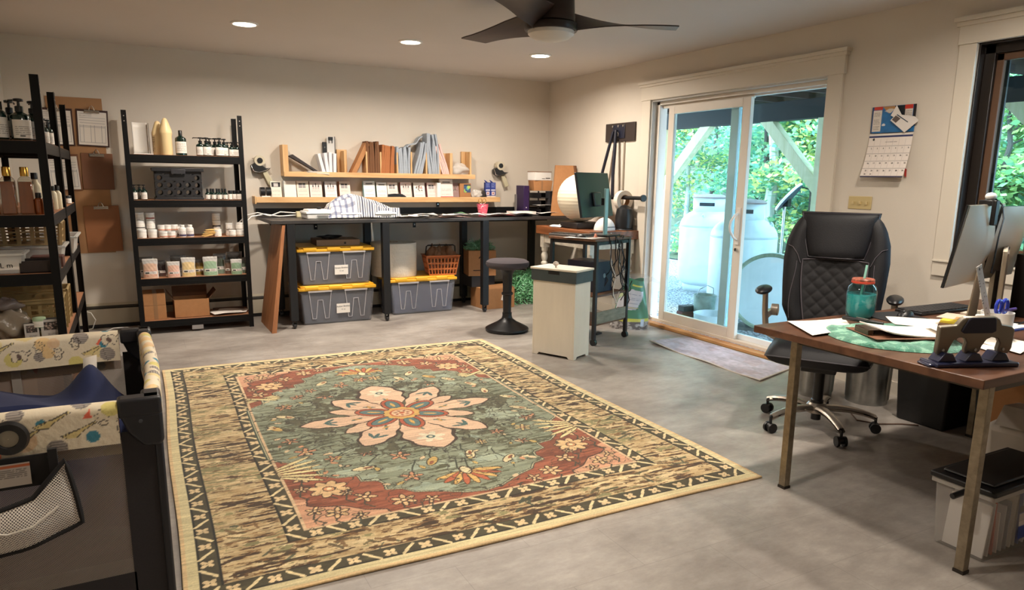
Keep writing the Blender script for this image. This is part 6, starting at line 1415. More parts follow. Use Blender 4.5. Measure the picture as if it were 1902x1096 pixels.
# clipboard
t = ond('clipboard', 'brown clipboard with spring clip and white papers on the green mat', 'clipboard', 2.70, 1.73, -24, DZt+.024)
obj('board', G().box(-.17, .16, -.115, .115, 0, .004), M('clip_brown', (118, 78, 54), .5), t, bevel=.003)
obj('paper_pad', G().slab(lambda u, v: (-.12+.28*u, -.10+.2*v, .011+.022*math.exp(-u*6)+.003*math.sin(u*7)), 10, 6, .005), m_paper, t)
g = G().box(-.168, -.145, -.05, .05, .004, .025).box(-.165, -.12, -.055, .055, .024, .028).box(-.15, -.10, -.052, .052, .004, .010); obj('clip', g, M('clip_bronze', (84, 70, 58), .35, .8), t, bevel=.002)
sheetq('loose white sheet behind the clipboard', ((2.95, 1.735), (3.17, 1.85), (2.98, 1.99), (2.86, 1.86)), DZt+.022)
sheetq('white sheet poking out from the clipboard toward the hole punch', ((2.70, 1.53), (2.80, 1.50), (2.95, 1.66), (2.84, 1.72)), DZt+.046)
sheetq('white sheet right of the hole punch at the frame edge', ((2.86, 1.36), (3.12, 1.42), (3.10, 1.55), (2.92, 1.53)), DZt+.004)
sheetq('second white sheet under the one right of the hole punch', ((2.80, 1.43), (3.0, 1.40), (3.04, 1.56), (2.86, 1.57)), DZt+.002)
# hole punch
t = ond('hole_punch', 'heavy three-hole punch with grey arched arm and navy base', 'hole punch', 2.545, 1.37, -22)
m_navy = M('navy_enamel', (26, 30, 58), .3, coat=.5); m_olive = M('punch_grey', (134, 126, 112), .38, .5)
obj('base', G().box(-.155, .155, -.05, .045, 0, .016).box(-.175, -.1, -.035, .03, 0, .01), m_navy, t, bevel=.006)
for x in (-.10, .0, .10): obj('punch_head', G().prism([(x-.036, .016), (x+.036, .016), (x+.018, .044), (x-.012, .048)], 'y', -.028, .028), m_navy, t, bevel=.003)
# the arched arm: a plate standing above the heads, leaning forward
out_ = [(-.145, .165), (-.085, .170), (-.07, .198), (-.058, .206), (.055, .206), (.07, .198), (.085, .172), (.125, .165), (.14, .15), (.152, .07), (.148, .045), (.13, .038), (.105, .045), (.10, .06), (.10, .09), (.085, .112), (.06, .118), (.045, .108), (.035, .08), (.033, .055), (.022, .042), (.0, .038), (-.02, .045), (-.026, .065), (-.026, .095), (-.04, .115), (-.062, .118), (-.078, .105), (-.085, .07), (-.088, .048), (-.10, .036), (-.118, .036), (-.13, .05), (-.135, .09)]
g = G(); g.prism(out_, 'y', -.012, .008); g.v = [(p[0], p[1], .03+(p[2]-.03)*.86) for p in g.v]; obj('arm', g, m_olive, t, bevel=.004, rot=(rad(14), 0, 0), loc=(0, .018, 0))
obj('grip_pad', G().prism([(-.066, .132), (-.052, .124), (.052, .124), (.066, .132), (.052, .176), (.045, .184), (-.045, .184), (-.052, .176)], 'y', -.018, -.010), M('navy_rubber', (30, 32, 50), .6), t, bevel=.004, rot=(rad(14), 0, 0), loc=(0, .018, 0))
for x in (-.11, .012, .118):
    obj('rivet', G().cyl((x, -.005, .055), (x, -.012, .055), .005, n=10), m_steel, t)
# mug with scissors, ruler
t = ond('coffee_mug', 'large white mug holding a ruler and blue scissors behind the hole punch', 'mug', 3.06, 1.56)
obj('cup', G().lathe([(.048, 0), (.055, .005), (.059, .116), (.056, .116), (.051, .012), (.001, .01)], n=36, cap=False), m_white, t)
obj('handle', G().tube([(-.05, .02, .10), (-.08, .035, .10), (-.092, .04, .06), (-.075, .032, .025), (-.05, .02, .02)], .007, 10), m_white, t)
t = thing('steel_ruler', 'scratched steel ruler standing in the white mug', 'ruler', (3.03, 1.56, DZt+.02)); cv = Canvas(20, 80, .036, .30, (206, 200, 194)); rn = random.Random(2)
for k in range(24): cv.line([(0, .012*k), (.008, .012*k)], .0016, (80, 74, 70)); 
for k in range(16): cv.ell(rn.uniform(.004, .032), rn.uniform(0, .3), .003, .002, (110, 96, 90))
cv.ell(.018, .285, .005, .005, (70, 60, 56))
painted('blade', cv, M('ruler_metal', (255, 255, 255), .45, .0, vcol=True), t, loc=(-.06+.028, -.01, .0), rot=(rad(84), rad(-19), 0), thick=.001)
t = thing('scissors', 'blue-handled scissors sticking out of the white mug', 'scissors', (3.06, 1.545, DZt+.045))
for s_ in (-1, 1): obj('handle', G().tube([(s_*.022-.006+.02*math.cos(a), 0, .095+.026*math.sin(a)) for a in [k*PI/8 for k in range(16)]], .007, 8, True), M('blue_handle', (36, 62, 190), .35), t)
obj('blade', G().box(-.012, .0, -.001, .001, -.015, .075), m_chrome, t)
t = thing('marker_pen', 'purple-blue pen lying across the rim of the white mug', 'pen', (3.08, 1.545, DZt+.122)); obj('barrel', G().cyl((-.01, 0, 0), (.06, -.01, .004), .006), M('violet_pen', (84, 60, 150), .35), t); obj('cap', G().cyl((-.03, .003, -.001), (-.01, 0, 0), .0065), M('violet_pen', (0, 0, 0)), t)
# mouse, mouse pad, keyboard, phone
t = ond('mouse_pad', 'black mouse pad beside the turquoise jar', 'mouse pad', 3.14, 2.06, -10); obj('pad', G().box(-.12, .12, -.10, .10, 0, .004), M('pad_black', (24, 24, 28), .8), t, bevel=.002)
t = ond('computer_mouse', 'black computer mouse on the black mouse pad', 'mouse', 3.16, 2.01, -70, DZt+.004); obj('body', G().ell((0, 0, 0), (.036, .06, .038), z0=0, n=24), m_blackp, t); obj('wheel', G().cyl((-.003, -.035, .031), (.003, -.035, .031), .008), m_dark, t)
t = ond('keyboard', 'slim black keyboard lying in front of the silver monitor', 'keyboard', 3.50, 2.07, -2); obj('case', G().box(-.22, .22, -.07, .07, 0, .014), m_blackp, t, bevel=.003); g = G()
for i in range(16):
    for j in range(5): g.box(-.21+.0263*i, -.188+.0263*i, -.062+.0255*j, -.040+.0255*j, .014, .02)
o = obj('keycaps', g, m_dark, t); o['kind'] = 'stuff'
t = ond('sticky_note_pad', 'small yellow sticky notes beside the keyboard', 'notes', 3.26, 1.86, 20); obj('pad', G().box(-.035, .035, -.035, .035, 0, .01), M('yellow_note', (226, 200, 60), .7), t)
tag(obj('paper_sheet', G().box(-.06, .06, -.05, .05, 0, .006), M('tan_card', (190, 150, 100), .7), None, (3.36, 1.84, DZt), (0, 0, .4)), 'small tan card lying between the yellow notes and the mug', 'card')
# silver monitor
m_alu = M('satin_aluminium', (216, 204, 184), .42, .0)
t = ond('silver_monitor', 'large silver computer monitor seen from behind on the desk', 'monitor', 3.07, 1.80, 15)
W_, H_ = .565, .36
Tm = Matrix.Translation((0, -.0, .18)) @ Matrix.Rotation(rad(9), 4, 'X')
def backf(u, v):
    x = W_*u; z = H_*v; d = .002+.05*(max(0, math.sin(PI*u))**1.4)*(max(0, math.sin(PI*min(1, v*.93+.05)))**1.1); return (x, -.004-d, z)
g = G().grid(backf, 28, 20, Tm); obj('back_shell', g, m_alu, t)
obj('bezel', G().box(0, W_, -.003, .006, 0, H_, Tm), M('edge_black', (14, 14, 16), .3), t); obj('edge_strip', G().box(0, W_, -.006, -.003, 0, H_, Tm), m_alu, t)
obj('side_glass', G().box(-.016, 0, -.004, .006, 0, H_, Tm), M('edge_black', (0, 0, 0)), t)
obj('stand_arm', G().add([(.30, -.05, .27), (.38, -.05, .27), (.38, -.055, .27), (.30, -.055, .27), (.28, -.03, .004), (.44, -.03, .004), (.44, -.036, .004), (.28, -.036, .004)], [(0,1,2,3),(7,6,5,4),(0,4,5,1),(1,5,6,2),(2,6,7,3),(3,7,4,0)]), m_alu, t)
obj('stand_foot', G().box(.28, .44, -.09, .09, 0, .005), m_alu, t, bevel=.002)
t = ond('second_monitor', 'second silver monitor to the right, partly behind the first one', 'monitor', 3.45, 1.86, 8)
W2 = .36; Tm = Matrix.Translation((0, 0, .19)) @ Matrix.Rotation(rad(9), 4, 'X')
g = G().grid(lambda u, v: (W2*u, -.006-.03*math.sin(PI*u)*math.sin(PI*v), .34*v), 16, 12, Tm); obj('back_shell', g, m_alu, t); obj('bezel', G().box(0, W2, -.005, .006, 0, .34, Tm), M('edge_black', (0, 0, 0)), t)
obj('stand_foot', G().box(.1, .26, -.08, .1, 0, .005).box(.12, .24, -.02, .0, .005, .24), m_alu, t)
t = thing('webcam', 'white webcam with black cable clipped on top of the silver monitor', 'webcam', (3.36, 1.815, DZt+.535))
obj('head', G().ell((0, -.005, .035), (.028, .022, .018)), m_white, t); obj('mount', G().box(-.03, .03, -.03, .03, -.005, .02).box(-.035, -.005, -.05, -.03, -.09, .02), m_blackp, t, bevel=.004)
obj('cable', G().tube([(0, -.02, .03), (.03, -.04, .0), (.02, -.06, -.06), (-.01, -.065, -.14), (-.01, -.06, -.24), (-.02, -.06, -.30)], .0035, 6), m_blackp, t)
# edge-on silver tablet stand and things at the right frame edge
t = ond('tablet', 'silver tablet seen edge-on leaning upright at the right of the desk', 'tablet', 3.47, 1.77, 27)
T2 = Matrix.Rotation(rad(-6), 4, 'Y'); obj('case', G().box(0, .25, -.006, .012, .0, .33, T2), m_alu, t, bevel=.003); obj('screen', G().box(.002, .248, .012, .0135, .005, .325, T2), m_blackp, t); obj('dark_edge', G().box(.002, .24, -.012, -.006, .01, .32, T2), M('bezel_grey', (120, 108, 98), .4), t)
obj('prop', G().box(.06, .20, -.05, .012, 0, .006), m_alu, t)
t = ond('computer_tower', 'dark computer tower at the right edge of the desk', 'computer', 3.78, 1.62, 0); obj('case', G().box(-.08, .26, -.14, .22, 0, .30), M('tower_dark', (34, 30, 28), .45), t, bevel=.004); obj('front_panel', G().box(-.07, .25, -.1415, -.14, .02, .28), M('tower_face', (26, 24, 24), .3), t)
t = ond('white_printer', 'white printer standing on the dark computer tower', 'printer', 3.80, 1.66, 0, DZt+.302); obj('body', G().box(-.06, .24, -.12, .18, 0, .12), m_white, t, bevel=.01); obj('paper_slot', G().box(-.02, .2, -.1215, -.119, .05, .056).cyl((-.02, -.1225, .09), (-.02, -.119, .09), .012), m_dark, t)
t = thing('black_speaker', 'small black box on top of the white printer by the window', 'speaker', (3.84, 1.68, DZt+.423)); obj('case', G().box(-.05, .1, -.06, .06, 0, .11), m_blackp, t, bevel=.004); obj('button', G().cyl((0, -.062, .05), (0, -.06, .05), .012), m_dark, t)
g = G(); g.tube([(0, 0, .12), (-.06, -.03, .09), (-.12, -.05, .03), (-.2, -.04, .006), (-.3, -.02, .005), (-.42, .03, .006)], .004, 6); tag(obj('cable', g, m_blackp, None, (3.62, 1.70, DZt+.001)), 'black cable curling on the desk below the silver monitor', 'cable')
t = thing('power_plug', 'black power plug hanging below the silver monitor', 'plug', (3.40, 1.72, DZt+.004)); obj('body', G().box(-.035, .035, -.012, .012, 0, .02), m_blackp, t, bevel=.003, rot=(0, 0, rad(-35))); obj('cord', G().tube([(.03, -.02, .01), (.08, -.05, .01), (.14, -.04, .008)], .004, 6), m_blackp, t)
t = thing('blue_notebook', 'blue and white booklets near the right end of the desk', 'notebook', (3.34, 1.66, DZt)); obj('cover', G().box(-.06, .12, -.05, .05, 0, .008), M('blue_cover', (50, 74, 160), .5), t, bevel=.001); obj('page_block', G().box(-.055, .115, -.045, .045, .008, .012), m_paper, t)
# ================================================================ OFFICE CHAIR
m_lea = M('black_leather', (14, 14, 19), .55, spec=.35, bump=(220, .12), noise=(12, .12)); m_quilt = M('quilted_fabric', (20, 19, 22), .75, bump=(300, .2)); m_seam = M('seam_thread', (84, 78, 84), .7)
m_silver = M('chair_silver', (170, 160, 148), .32, .75)
t = thing('office_chair', 'black leather executive office chair with silver star base behind the desk', 'office chair', (3.32, 2.57, 0), rad(-57.3))
def hw(z):  # half width of the back at height z
    k = [(.56, .22), (.64, .262), (.78, .275), (.92, .283), (1.02, .275), (1.10, .25), (1.16, .215), (1.185, .17)]
    if z <= k[0][0]: return k[0][1]
    for (a, b), (c, d) in zip(k[:-1], k[1:]):
        if z <= c: return b+(d-b)*(z-a)/(c-a)
    return k[-1][1]
LEAN = .16
def bx(u, v, side):
    z = .50+.69*v; s_ = 2*u-1; x = s_*hw(z)*(1-.0*v)
    e = (1-abs(s_)**4)**.5*(1-(2*v-1)**8)**.5
    y = .235+LEAN*v*.9-.06*abs(s_)**2.2
    bol = .018*math.exp(-((abs(s_)-.78)/.16)**2)
    return (x, y-(.045*e+bol*e) if side < 0 else y+.045*e, z)
g = G().grid(lambda u, v: bx(u, v, -1), 32, 28); g.grid(lambda u, v: bx(u, v, 1), 32, 28, None, True)
obj('backrest', g, m_lea, t, sub=0)
def qf(u, v):
    z = .545+.375*v; hwq = .118+.045*math.sin(PI*min(1, v*1.1)*.5)+.012; s_ = 2*u-1; x = s_*hwq
    p = bx(.5+.5*x/hw(z), (z-.50)/.69, -1); d = .0035*abs(math.sin((x*1.0+z)*42)*math.sin((x*1.0-z)*42))**.45
    return (x, p[1]-.004-d*2.2*(1-abs(s_)**8), z)
obj('quilted_panel', G().grid(qf, 64, 72), m_quilt, t)
g = G()
def onb(x, z, o=.008): p = bx(.5+.5*x/hw(z), (z-.50)/.69, -1); return (x, p[1]-o, z)
g.tube([onb(-(.13+.045*math.sin(PI*min(1, v*1.1)*.5)), .545+.375*v) for v in [k/14 for k in range(15)]]+[onb(x, .925) for x in (-.12, -.06, 0, .06, .12)]+[onb(.13+.045*math.sin(PI*min(1, v*1.1)*.5), .545+.375*v) for v in [1-k/14 for k in range(15)]], .0035, 6)
for s_ in (-1, 1):
    g.tube([onb(s_*.262, 1.0, .004), onb(s_*.235, .99, .004), onb(s_*.205, .95, .005), onb(s_*.185, .90, .006)], .0022, 5); g.tube([onb(s_*(.215+.01*math.sin(v*5)), .58+.33*v, .004) for v in [k/8 for k in range(9)]], .002, 5)
obj('seam', g, m_seam, t)
# headrest pillow
def hr(u, v, side):
    z = .93+.265*v; s_ = 2*u-1; x = s_*(.150+.062*v**.8); e = max(0, (1-abs(s_)**6))**.5*max(0, (1-abs(2*v-1)**6))**.5
    y = .235+LEAN*((z-.5)/.69)*.9-.075+.02*abs(s_)**2; return (x, y-.028*e if side < 0 else y+.05*e, z)
g = G().grid(lambda u, v: hr(u, v, -1), 28, 20); g.grid(lambda u, v: hr(u, v, 1), 28, 20, None, True); obj('headrest', g, m_lea, t)
g = G(); pr = [(0, 0), (0, .25), (0, .5), (0, .75), (.005, 1.), (.25, 1.), (.5, 1.), (.75, 1.), (.995, 1.), (1., .75), (1., .5), (1., .25), (1., 0), (.75, 0), (.5, 0), (.25, 0)]
g.tube([hr(.5+(a-.5)*.97, .5+(b-.5)*.95, -1) for a, b in pr], .0045, 6, True); obj('piping', g, M('piping_dark', (46, 43, 50), .5), t)
# seat
def sf(u, v, side):
    s_ = 2*u-1; q = 2*v-1; e = max(0, (1-abs(s_)**5))**.5*max(0, (1-abs(q)**5))**.5
    x = s_*.275*(1-.06*(q < 0)*abs(q)); y = q*.265-.03; return (x, y, .445+.065*e+.012*math.exp(-((abs(s_)-.8)/.15)**2)*e if side > 0 else .445-.065*e)
g = G().grid(lambda u, v: sf(u, v, 1), 28, 28); g.grid(lambda u, v: sf(u, v, -1), 28, 28, None, True); obj('seat', g, m_lea, t)
g = G().tube([(x*.99, y, .447) for x, y in [(sf(u, v, 1)[0], sf(u, v, 1)[1]) for u, v in [(0, k/8) for k in range(9)]+[(k/8, 1) for k in range(1, 9)]+[(1, 1-k/8) for k in range(1, 9)]+[(1-k/8, 0) for k in range(1, 8)]]], .004, 6, True); obj('piping', g, M('piping_dark', (0, 0, 0)), t)
obj('mechanism', G().box(-.09, .09, -.12, .10, .34, .385).box(-.03, .03, .1, .28, .35, .375), m_blackp, t, bevel=.006)
obj('back_bracket', G().add([(-.04, .24, .35), (.04, .24, .35), (.04, .28, .37), (-.04, .28, .37), (-.04, .30, .62), (.04, .30, .62), (.04, .32, .62), (-.04, .32, .62)], [(0,3,2,1),(4,5,6,7),(0,1,5,4),(1,2,6,5),(2,3,7,6),(3,0,4,7)]), m_blackp, t)
obj('gas_lift', G().lathe([(.034, .13), (.034, .16), (.028, .165), (.028, .35)], n=24).lathe([(.026, .045), (.026, .09), (.032, .1), (.032, .13)], n=24), m_blackp, t)
obj('star_hub', G().lathe([(.045, .085), (.055, .09), (.055, .13), (.042, .145)], n=24), m_silver, t)
for k in range(5):
    a = rad(99+72*k+57.3); c_, s_ = math.cos(a), math.sin(a)
    def leg(u, v, top):
        r = .035+.275*u; w_ = (.034-.014*u)*(2*v-1); z = .118+.018*math.sin(PI*u*.6)-.045*u*u; h_ = (.016-.004*u)*(1-(2*v-1)**2)**.5
        z2 = z+h_ if top else z-h_-.008; return (r*c_-w_*s_, r*s_+w_*c_, z2)
    g = G().grid(lambda u, v: leg(u, v, True), 14, 8, None, True); g.grid(lambda u, v: leg(u, v, False), 14, 8); lg = obj('star_leg', g, m_silver, t)
    r = .31; cx, cy = r*c_, r*s_
    g = G().ell((cx-.03*c_, cy-.03*s_, .095), (.045, .03, .012), M4=None); obj('toe_pad', G().lathe([(.001, .094), (.018, .096), (.022, .103), (.015, .112), (.001, .114)], (cx-.045*c_, cy-.045*s_, 0), 14), m_blackp, lg)
    g = G()
    for s2 in (-1, 1): g.cyl((cx-s_*.012*s2, cy+c_*.012*s2, .028), (cx-s_*.026*s2, cy+c_*.026*s2, .028), .028, n=18)
    g.lathe([(.008, .05), (.008, .09)], (cx, cy, 0), 8); g.cyl((cx-s_*.012, cy+c_*.012, .034), (cx+s_*.012, cy-c_*.012, .034), .02, n=14); obj('caster', g, m_blackp, lg)
for s_ in (-1, 1):
    am = obj('arm_support', G().tube([(s_*.26, .09, .47), (s_*.30, .085, .49), (s_*.325, .07, .55), (s_*.33, .05, .62), (s_*.33, .02, .74)], [.02, .02, .018, .017, .016], 10), m_silver, t)
    obj('arm_pivot', G().cyl((s_*.275, .17, .62), (s_*.315, .17, .62), .035, n=20).box(s_*.32-.012, s_*.32+.012, .06, .17, .585, .625), m_silver, t, bevel=.004)
    obj('arm_pad', G().ell((s_*.33, -.045, .765), (.042, .125, .024), n=20), m_blackp, t)
# ================================================================ BINS BY THE WALL
def ribbed_can(label, x, y, r, h_):
    t = thing('metal_can', label, 'trash can', (x, y, 0), 0, 'galvanized metal cans by the wall'); n = 96; vs = []; fs = []
    prof = [(.93, .0), (.93, .02), (.94, .03), (.97, h_*.5), (1., h_-.04), (1., h_)]
    for j, (k, z) in enumerate(prof):
        for i in range(n):
            a = 2*PI*i/n; rr_ = r*k*(1+(.04*math.copysign(abs(math.sin(a*11))**.5, math.sin(a*11)) if 1 < j < 5 else 0)); vs.append((rr_*math.cos(a), rr_*math.sin(a), z))
    for j in range(len(prof)-1):
        for i in range(n): fs.append((j*n+i, j*n+(i+1) % n, (j+1)*n+(i+1) % n, (j+1)*n+i))
    fs.append(tuple(range(n))[::-1]); g = G().add(vs, fs); obj('body', g, M('galvanized', (176, 176, 172), .38, .85, noise=(14, .15)), t, ang=60)
    obj('rim', G().tube([(r*1.01*math.cos(k*PI/20), r*1.01*math.sin(k*PI/20), h_) for k in range(40)], .006, 6, True), M('galvanized', (0, 0, 0)), t)
ribbed_can('ribbed galvanized can behind the chair column, farther from the window', 3.86, 3.03, .125, .34)
ribbed_can('ribbed galvanized can right of the chair column, next to the black bin', 4.03, 2.76, .132, .42)
t = thing('black_bin', 'large black plastic bin in the shadow under the desk', 'bin', (4.06, 2.34, 0)); g = G().frus((-.17, .16, -.16, .12), (-.2, .19, -.19, .15), 0, .58); obj('body', g, M('bin_black', (12, 12, 13), .5), t, bevel=.01); obj('rim', G().box(-.215, .205, -.205, .165, .57, .6), M('bin_black', (0, 0, 0)), t, bevel=.006)
t = thing('black_bin', 'second black bin close to the window wall under the desk', 'bin', (4.07, 1.86, 0)); g = G().frus((-.17, .16, -.16, .16), (-.2, .19, -.19, .19), 0, .56); obj('body', g, M('bin_black', (0, 0, 0)), t, bevel=.01); obj('rim', G().box(-.215, .205, -.205, .205, .55, .58), M('bin_black', (0, 0, 0)), t, bevel=.006)
t = thing('carton', 'brown carton in the dark under the right part of the desk', 'box', (3.62, 1.64, 0), rad(5)); obj('box_body', G().box(-.15, .2, -.12, .15, 0, .52), m_card, t, bevel=.002); obj('flap', G().box(.0, .2, -.15, -.12, .50, .53), m_card2, t)
t = thing('white_paper_bag', 'crumpled white plastic sack leaning on the carton under the desk', 'bag', (3.30, 1.52, 0), rad(8)); obj('sack', G().frus((-.1, .12, -.08, .08), (-.13, .15, -.1, .1), 0, .36), M('white_sack', (190, 182, 172), .5, bump=(8, .6)), t, bevel=.03); obj('folded_top', G().prism([(-.13, .36), (.15, .36), (.12, .41), (-.05, .43)], 'y', -.1, .06), M('white_sack', (0, 0, 0)), t); obj('blue_patch', G().box(.02, .12, -.094, -.088, .12, .24), M('blue_print', (50, 80, 160), .5), t, rot=(rad(0), 0, 0))
tag(obj('floor_cable', G().tube([(3.7, 2.62, .005), (3.62, 2.52, .006), (3.68, 2.42, .005), (3.8, 2.36, .005), (3.86, 2.3, .006)], .004, 6), M('brown_cable', (90, 66, 52), .5)), 'thin brown cable on the floor between the can and the black bin', 'cable')
# clear file box
t = thing('file_box', 'clear plastic file box with black lid full of papers, beside the desk leg', 'file box', (2.635, 1.27, 0))
m_fb = M('file_box_plastic', (206, 202, 196), .2, alpha=.34)
BW, BD, BH = .46, .185, .27
obj('body', G().frus((0, BW, 0, BD), (-.02, BW+.02, -.012, BD+.012), 0, BH), m_fb, t, bevel=.008)
obj('lid', G().box(-.035, BW+.035, -.028, BD+.028, BH, BH+.022).box(-.0, BW, .0, BD, BH+.022, BH+.034), M('lid_black', (16, 14, 14), .45), t, bevel=.008)
obj('rim', G().box(-.028, BW+.028, -.022, BD+.022, BH-.02, BH), M('rim_clear', (196, 190, 182), .3, alpha=.6), t, bevel=.003)
obj('handle', G().tube([(-.09, .09, .245), (-.06, .085, .25), (-.02, .08, .256), (.02, .07, .262)], .011, 8), m_blackp, t)
cs = [(226, 220, 214), (210, 204, 200), (206, 90, 60), (236, 230, 224), (200, 196, 196), (150, 150, 156), (226, 216, 200), (214, 206, 196), (90, 110, 170), (232, 226, 220)]
rn = random.Random(8)
for i in range(14):
    x = .02+.03*i; c = cs[i % 10]
    obj('folder', G().box(0, .006, .015, BD-.02, .006, BH-.05-rn.uniform(0, .05)), M('folder_%d' % (i % 10), c, .7), t, loc=(x, 0, 0), rot=(0, rad(rn.uniform(-7, 7)), 0))
cv = Canvas(30, 30, .12, .13, (40, 70, 150)); cv.rect(.0, .05, .05, .10, (214, 206, 200)); cv.rect(.05, .12, 0, .04, (40, 40, 46)); cv.rect(.0, .12, .105, .13, (24, 26, 34)); cv.rect(.06, .11, .06, .09, (220, 214, 208))
painted('product_label', cv, m_paintg, t, loc=(.20, -.009, .05), rot=(rad(87), 0, 0))
# ================================================================ ON THE RIGHT WALL
cv = Canvas(96, 56, .30, .165, (34, 104, 160))
cv.a *= (1+.25*(vnoise(96, 56, 8, 5, 6)-.5))[..., None]
cv.poly([(.07, .165), (.12, .12), (.15, .14), (.2, .165)], (176, 130, 80)); cv.poly([(.09, .135), (.13, .12), (.16, .145), (.12, .15)], (196, 190, 180)); cv.poly([(.155, .165), (.2, .08), (.235, .08), (.24, .165)], (28, 34, 40))
cv.rect(0, .075, .145, .165, (196, 60, 44)); cv.rect(.0, .015, 0, .165, (40, 70, 110)); cv.rect(.012, .07, .01, .143, (214, 206, 196)); cv.text_rows(.018, .06, .02, .138, 14, .0035, (110, 104, 100), random.Random(4)); cv.rect(.225, .28, .14, .165, (196, 60, 44)); cv.rect(.228, .28, .02, .138, (206, 198, 188)); cv.text_rows(.233, .275, .03, .13, 10, .0035, (110, 104, 100), random.Random(5)); cv.rect(.284, .30, .05, .165, (30, 26, 28)); cv.ell(.09, .05, .012, .008, (214, 214, 214))
# local frame on the wall: x -> -Y world, y -> up
cal = thing('wall_calendar', 'wall calendar with ocean picture and July grid, note cards stuck on top', 'calendar', (XR-.006, 3.125, 1.40)); 
RW_ = (rad(90), 0, rad(-90))
painted('picture_page', cv, m_paintg, cal, loc=(-.006, 0, .28), rot=RW_, thick=.002)
def pagef(X, Y):
    v = Y/.275; return X+.0*Y-.012*(1-v)*.8, Y, .003+.045*(1-v)**2
cv = Canvas(120, 100, .30, .275, (232, 222, 214)); cv.rect(0, .3, .262, .275, (226, 218, 210)); cv.rect(0, .3, .252, .262, (36, 44, 96)); cv.rect(0, .3, 0, .007, (24, 28, 66)); cv.ell(.035, .24, .008, .008, (60, 60, 50))
for j in range(5): cv.line([(.0, .197-.047*j), (.3, .197-.047*j)], .0016, (150, 142, 140))
for j in range(7): cv.line([(.0428*(j+1), .01), (.0428*(j+1), .24)], .0008, (206, 196, 190))
cv.text_rows(.12, .2, .215, .245, 2, .004, (80, 74, 74), random.Random(3))
pg = painted('month_page', cv, m_paint, cal, fn=pagef, rot=RW_, loc=(-.004, 0, 0))
g = G(); day = 2
cells = [(6, 0, 1)]
for j in range(5):
    for i in range(7):
        if day <= 31: cells.append((i, j, day)); day += 1
for i, j, dd in cells[1:]:
    X = .0428*i+.03; Y = .187-.047*j-.008
    if j == 4: X = .0428*i+.03; Y = .187-.047*3-.030
    v = Y/.275; px, pz = X-.012*(1-v)*.8, .003+.045*(1-v)**2+.001
    textg(g, str(dd), .013, Matrix.Translation((px, Y, pz)), .0001, .0002)
obj('day_numbers', g, M('ink', (0, 0, 0)), cal, rot=RW_, loc=(-.004, 0, 0), smooth=False)['kind'] = 'stuff'
m_note = M('note_white', (226, 220, 214), .6)
def note(nm, pts, z, mat): obj(nm, G().add([(x, y, z) for x, y in pts]+[(x, y, z-.001) for x, y in pts], [(0, 1, 2, 3), (7, 6, 5, 4), (0, 4, 5, 1), (1, 5, 6, 2), (2, 6, 7, 3), (3, 7, 4, 0)]), mat, cal, rot=RW_, smooth=False)
note('note_card', [(.140, .385), (.175, .445), (.215, .385), (.19, .36)], .016, m_note)
note('note_card', [(.185, .39), (.255, .29), (.33, .345), (.30, .37)], .014, m_note)
note('note_card', [(.145, .355), (.25, .275), (.335, .342), (.19, .395)], .022, m_note)
note('note_picture', [(.157, .358), (.185, .337), (.215, .362), (.18, .382)], .0232, M('note_dark', (96, 84, 80), .6))
note('note_line', [(.185, .385), (.265, .335), (.268, .338), (.19, .389)], .0232, M('note_blue', (40, 60, 80), .6))
note('red_tab', [(.27, .012), (.285, .0), (.282, .05), (.268, .06)], .004, M('tab_red', (170, 50, 44), .6))
t = thing('light_switch', 'yellowed triple light switch plate on the right wall above the chair', 'light switch', (XR, 3.15, 1.19))
obj('plate', G().box(-.006, 0, -.085, .09, 0, .085), M('ivory_plate', (196, 176, 126), .45), t, bevel=.003)
for k in (-.05, 0, .05): obj('toggle', G().box(-.018, -.006, k-.008, k+.003, .03, .052), M('ivory_toggle', (206, 186, 138), .4), t, bevel=.002, rot=(0, 0, 0))
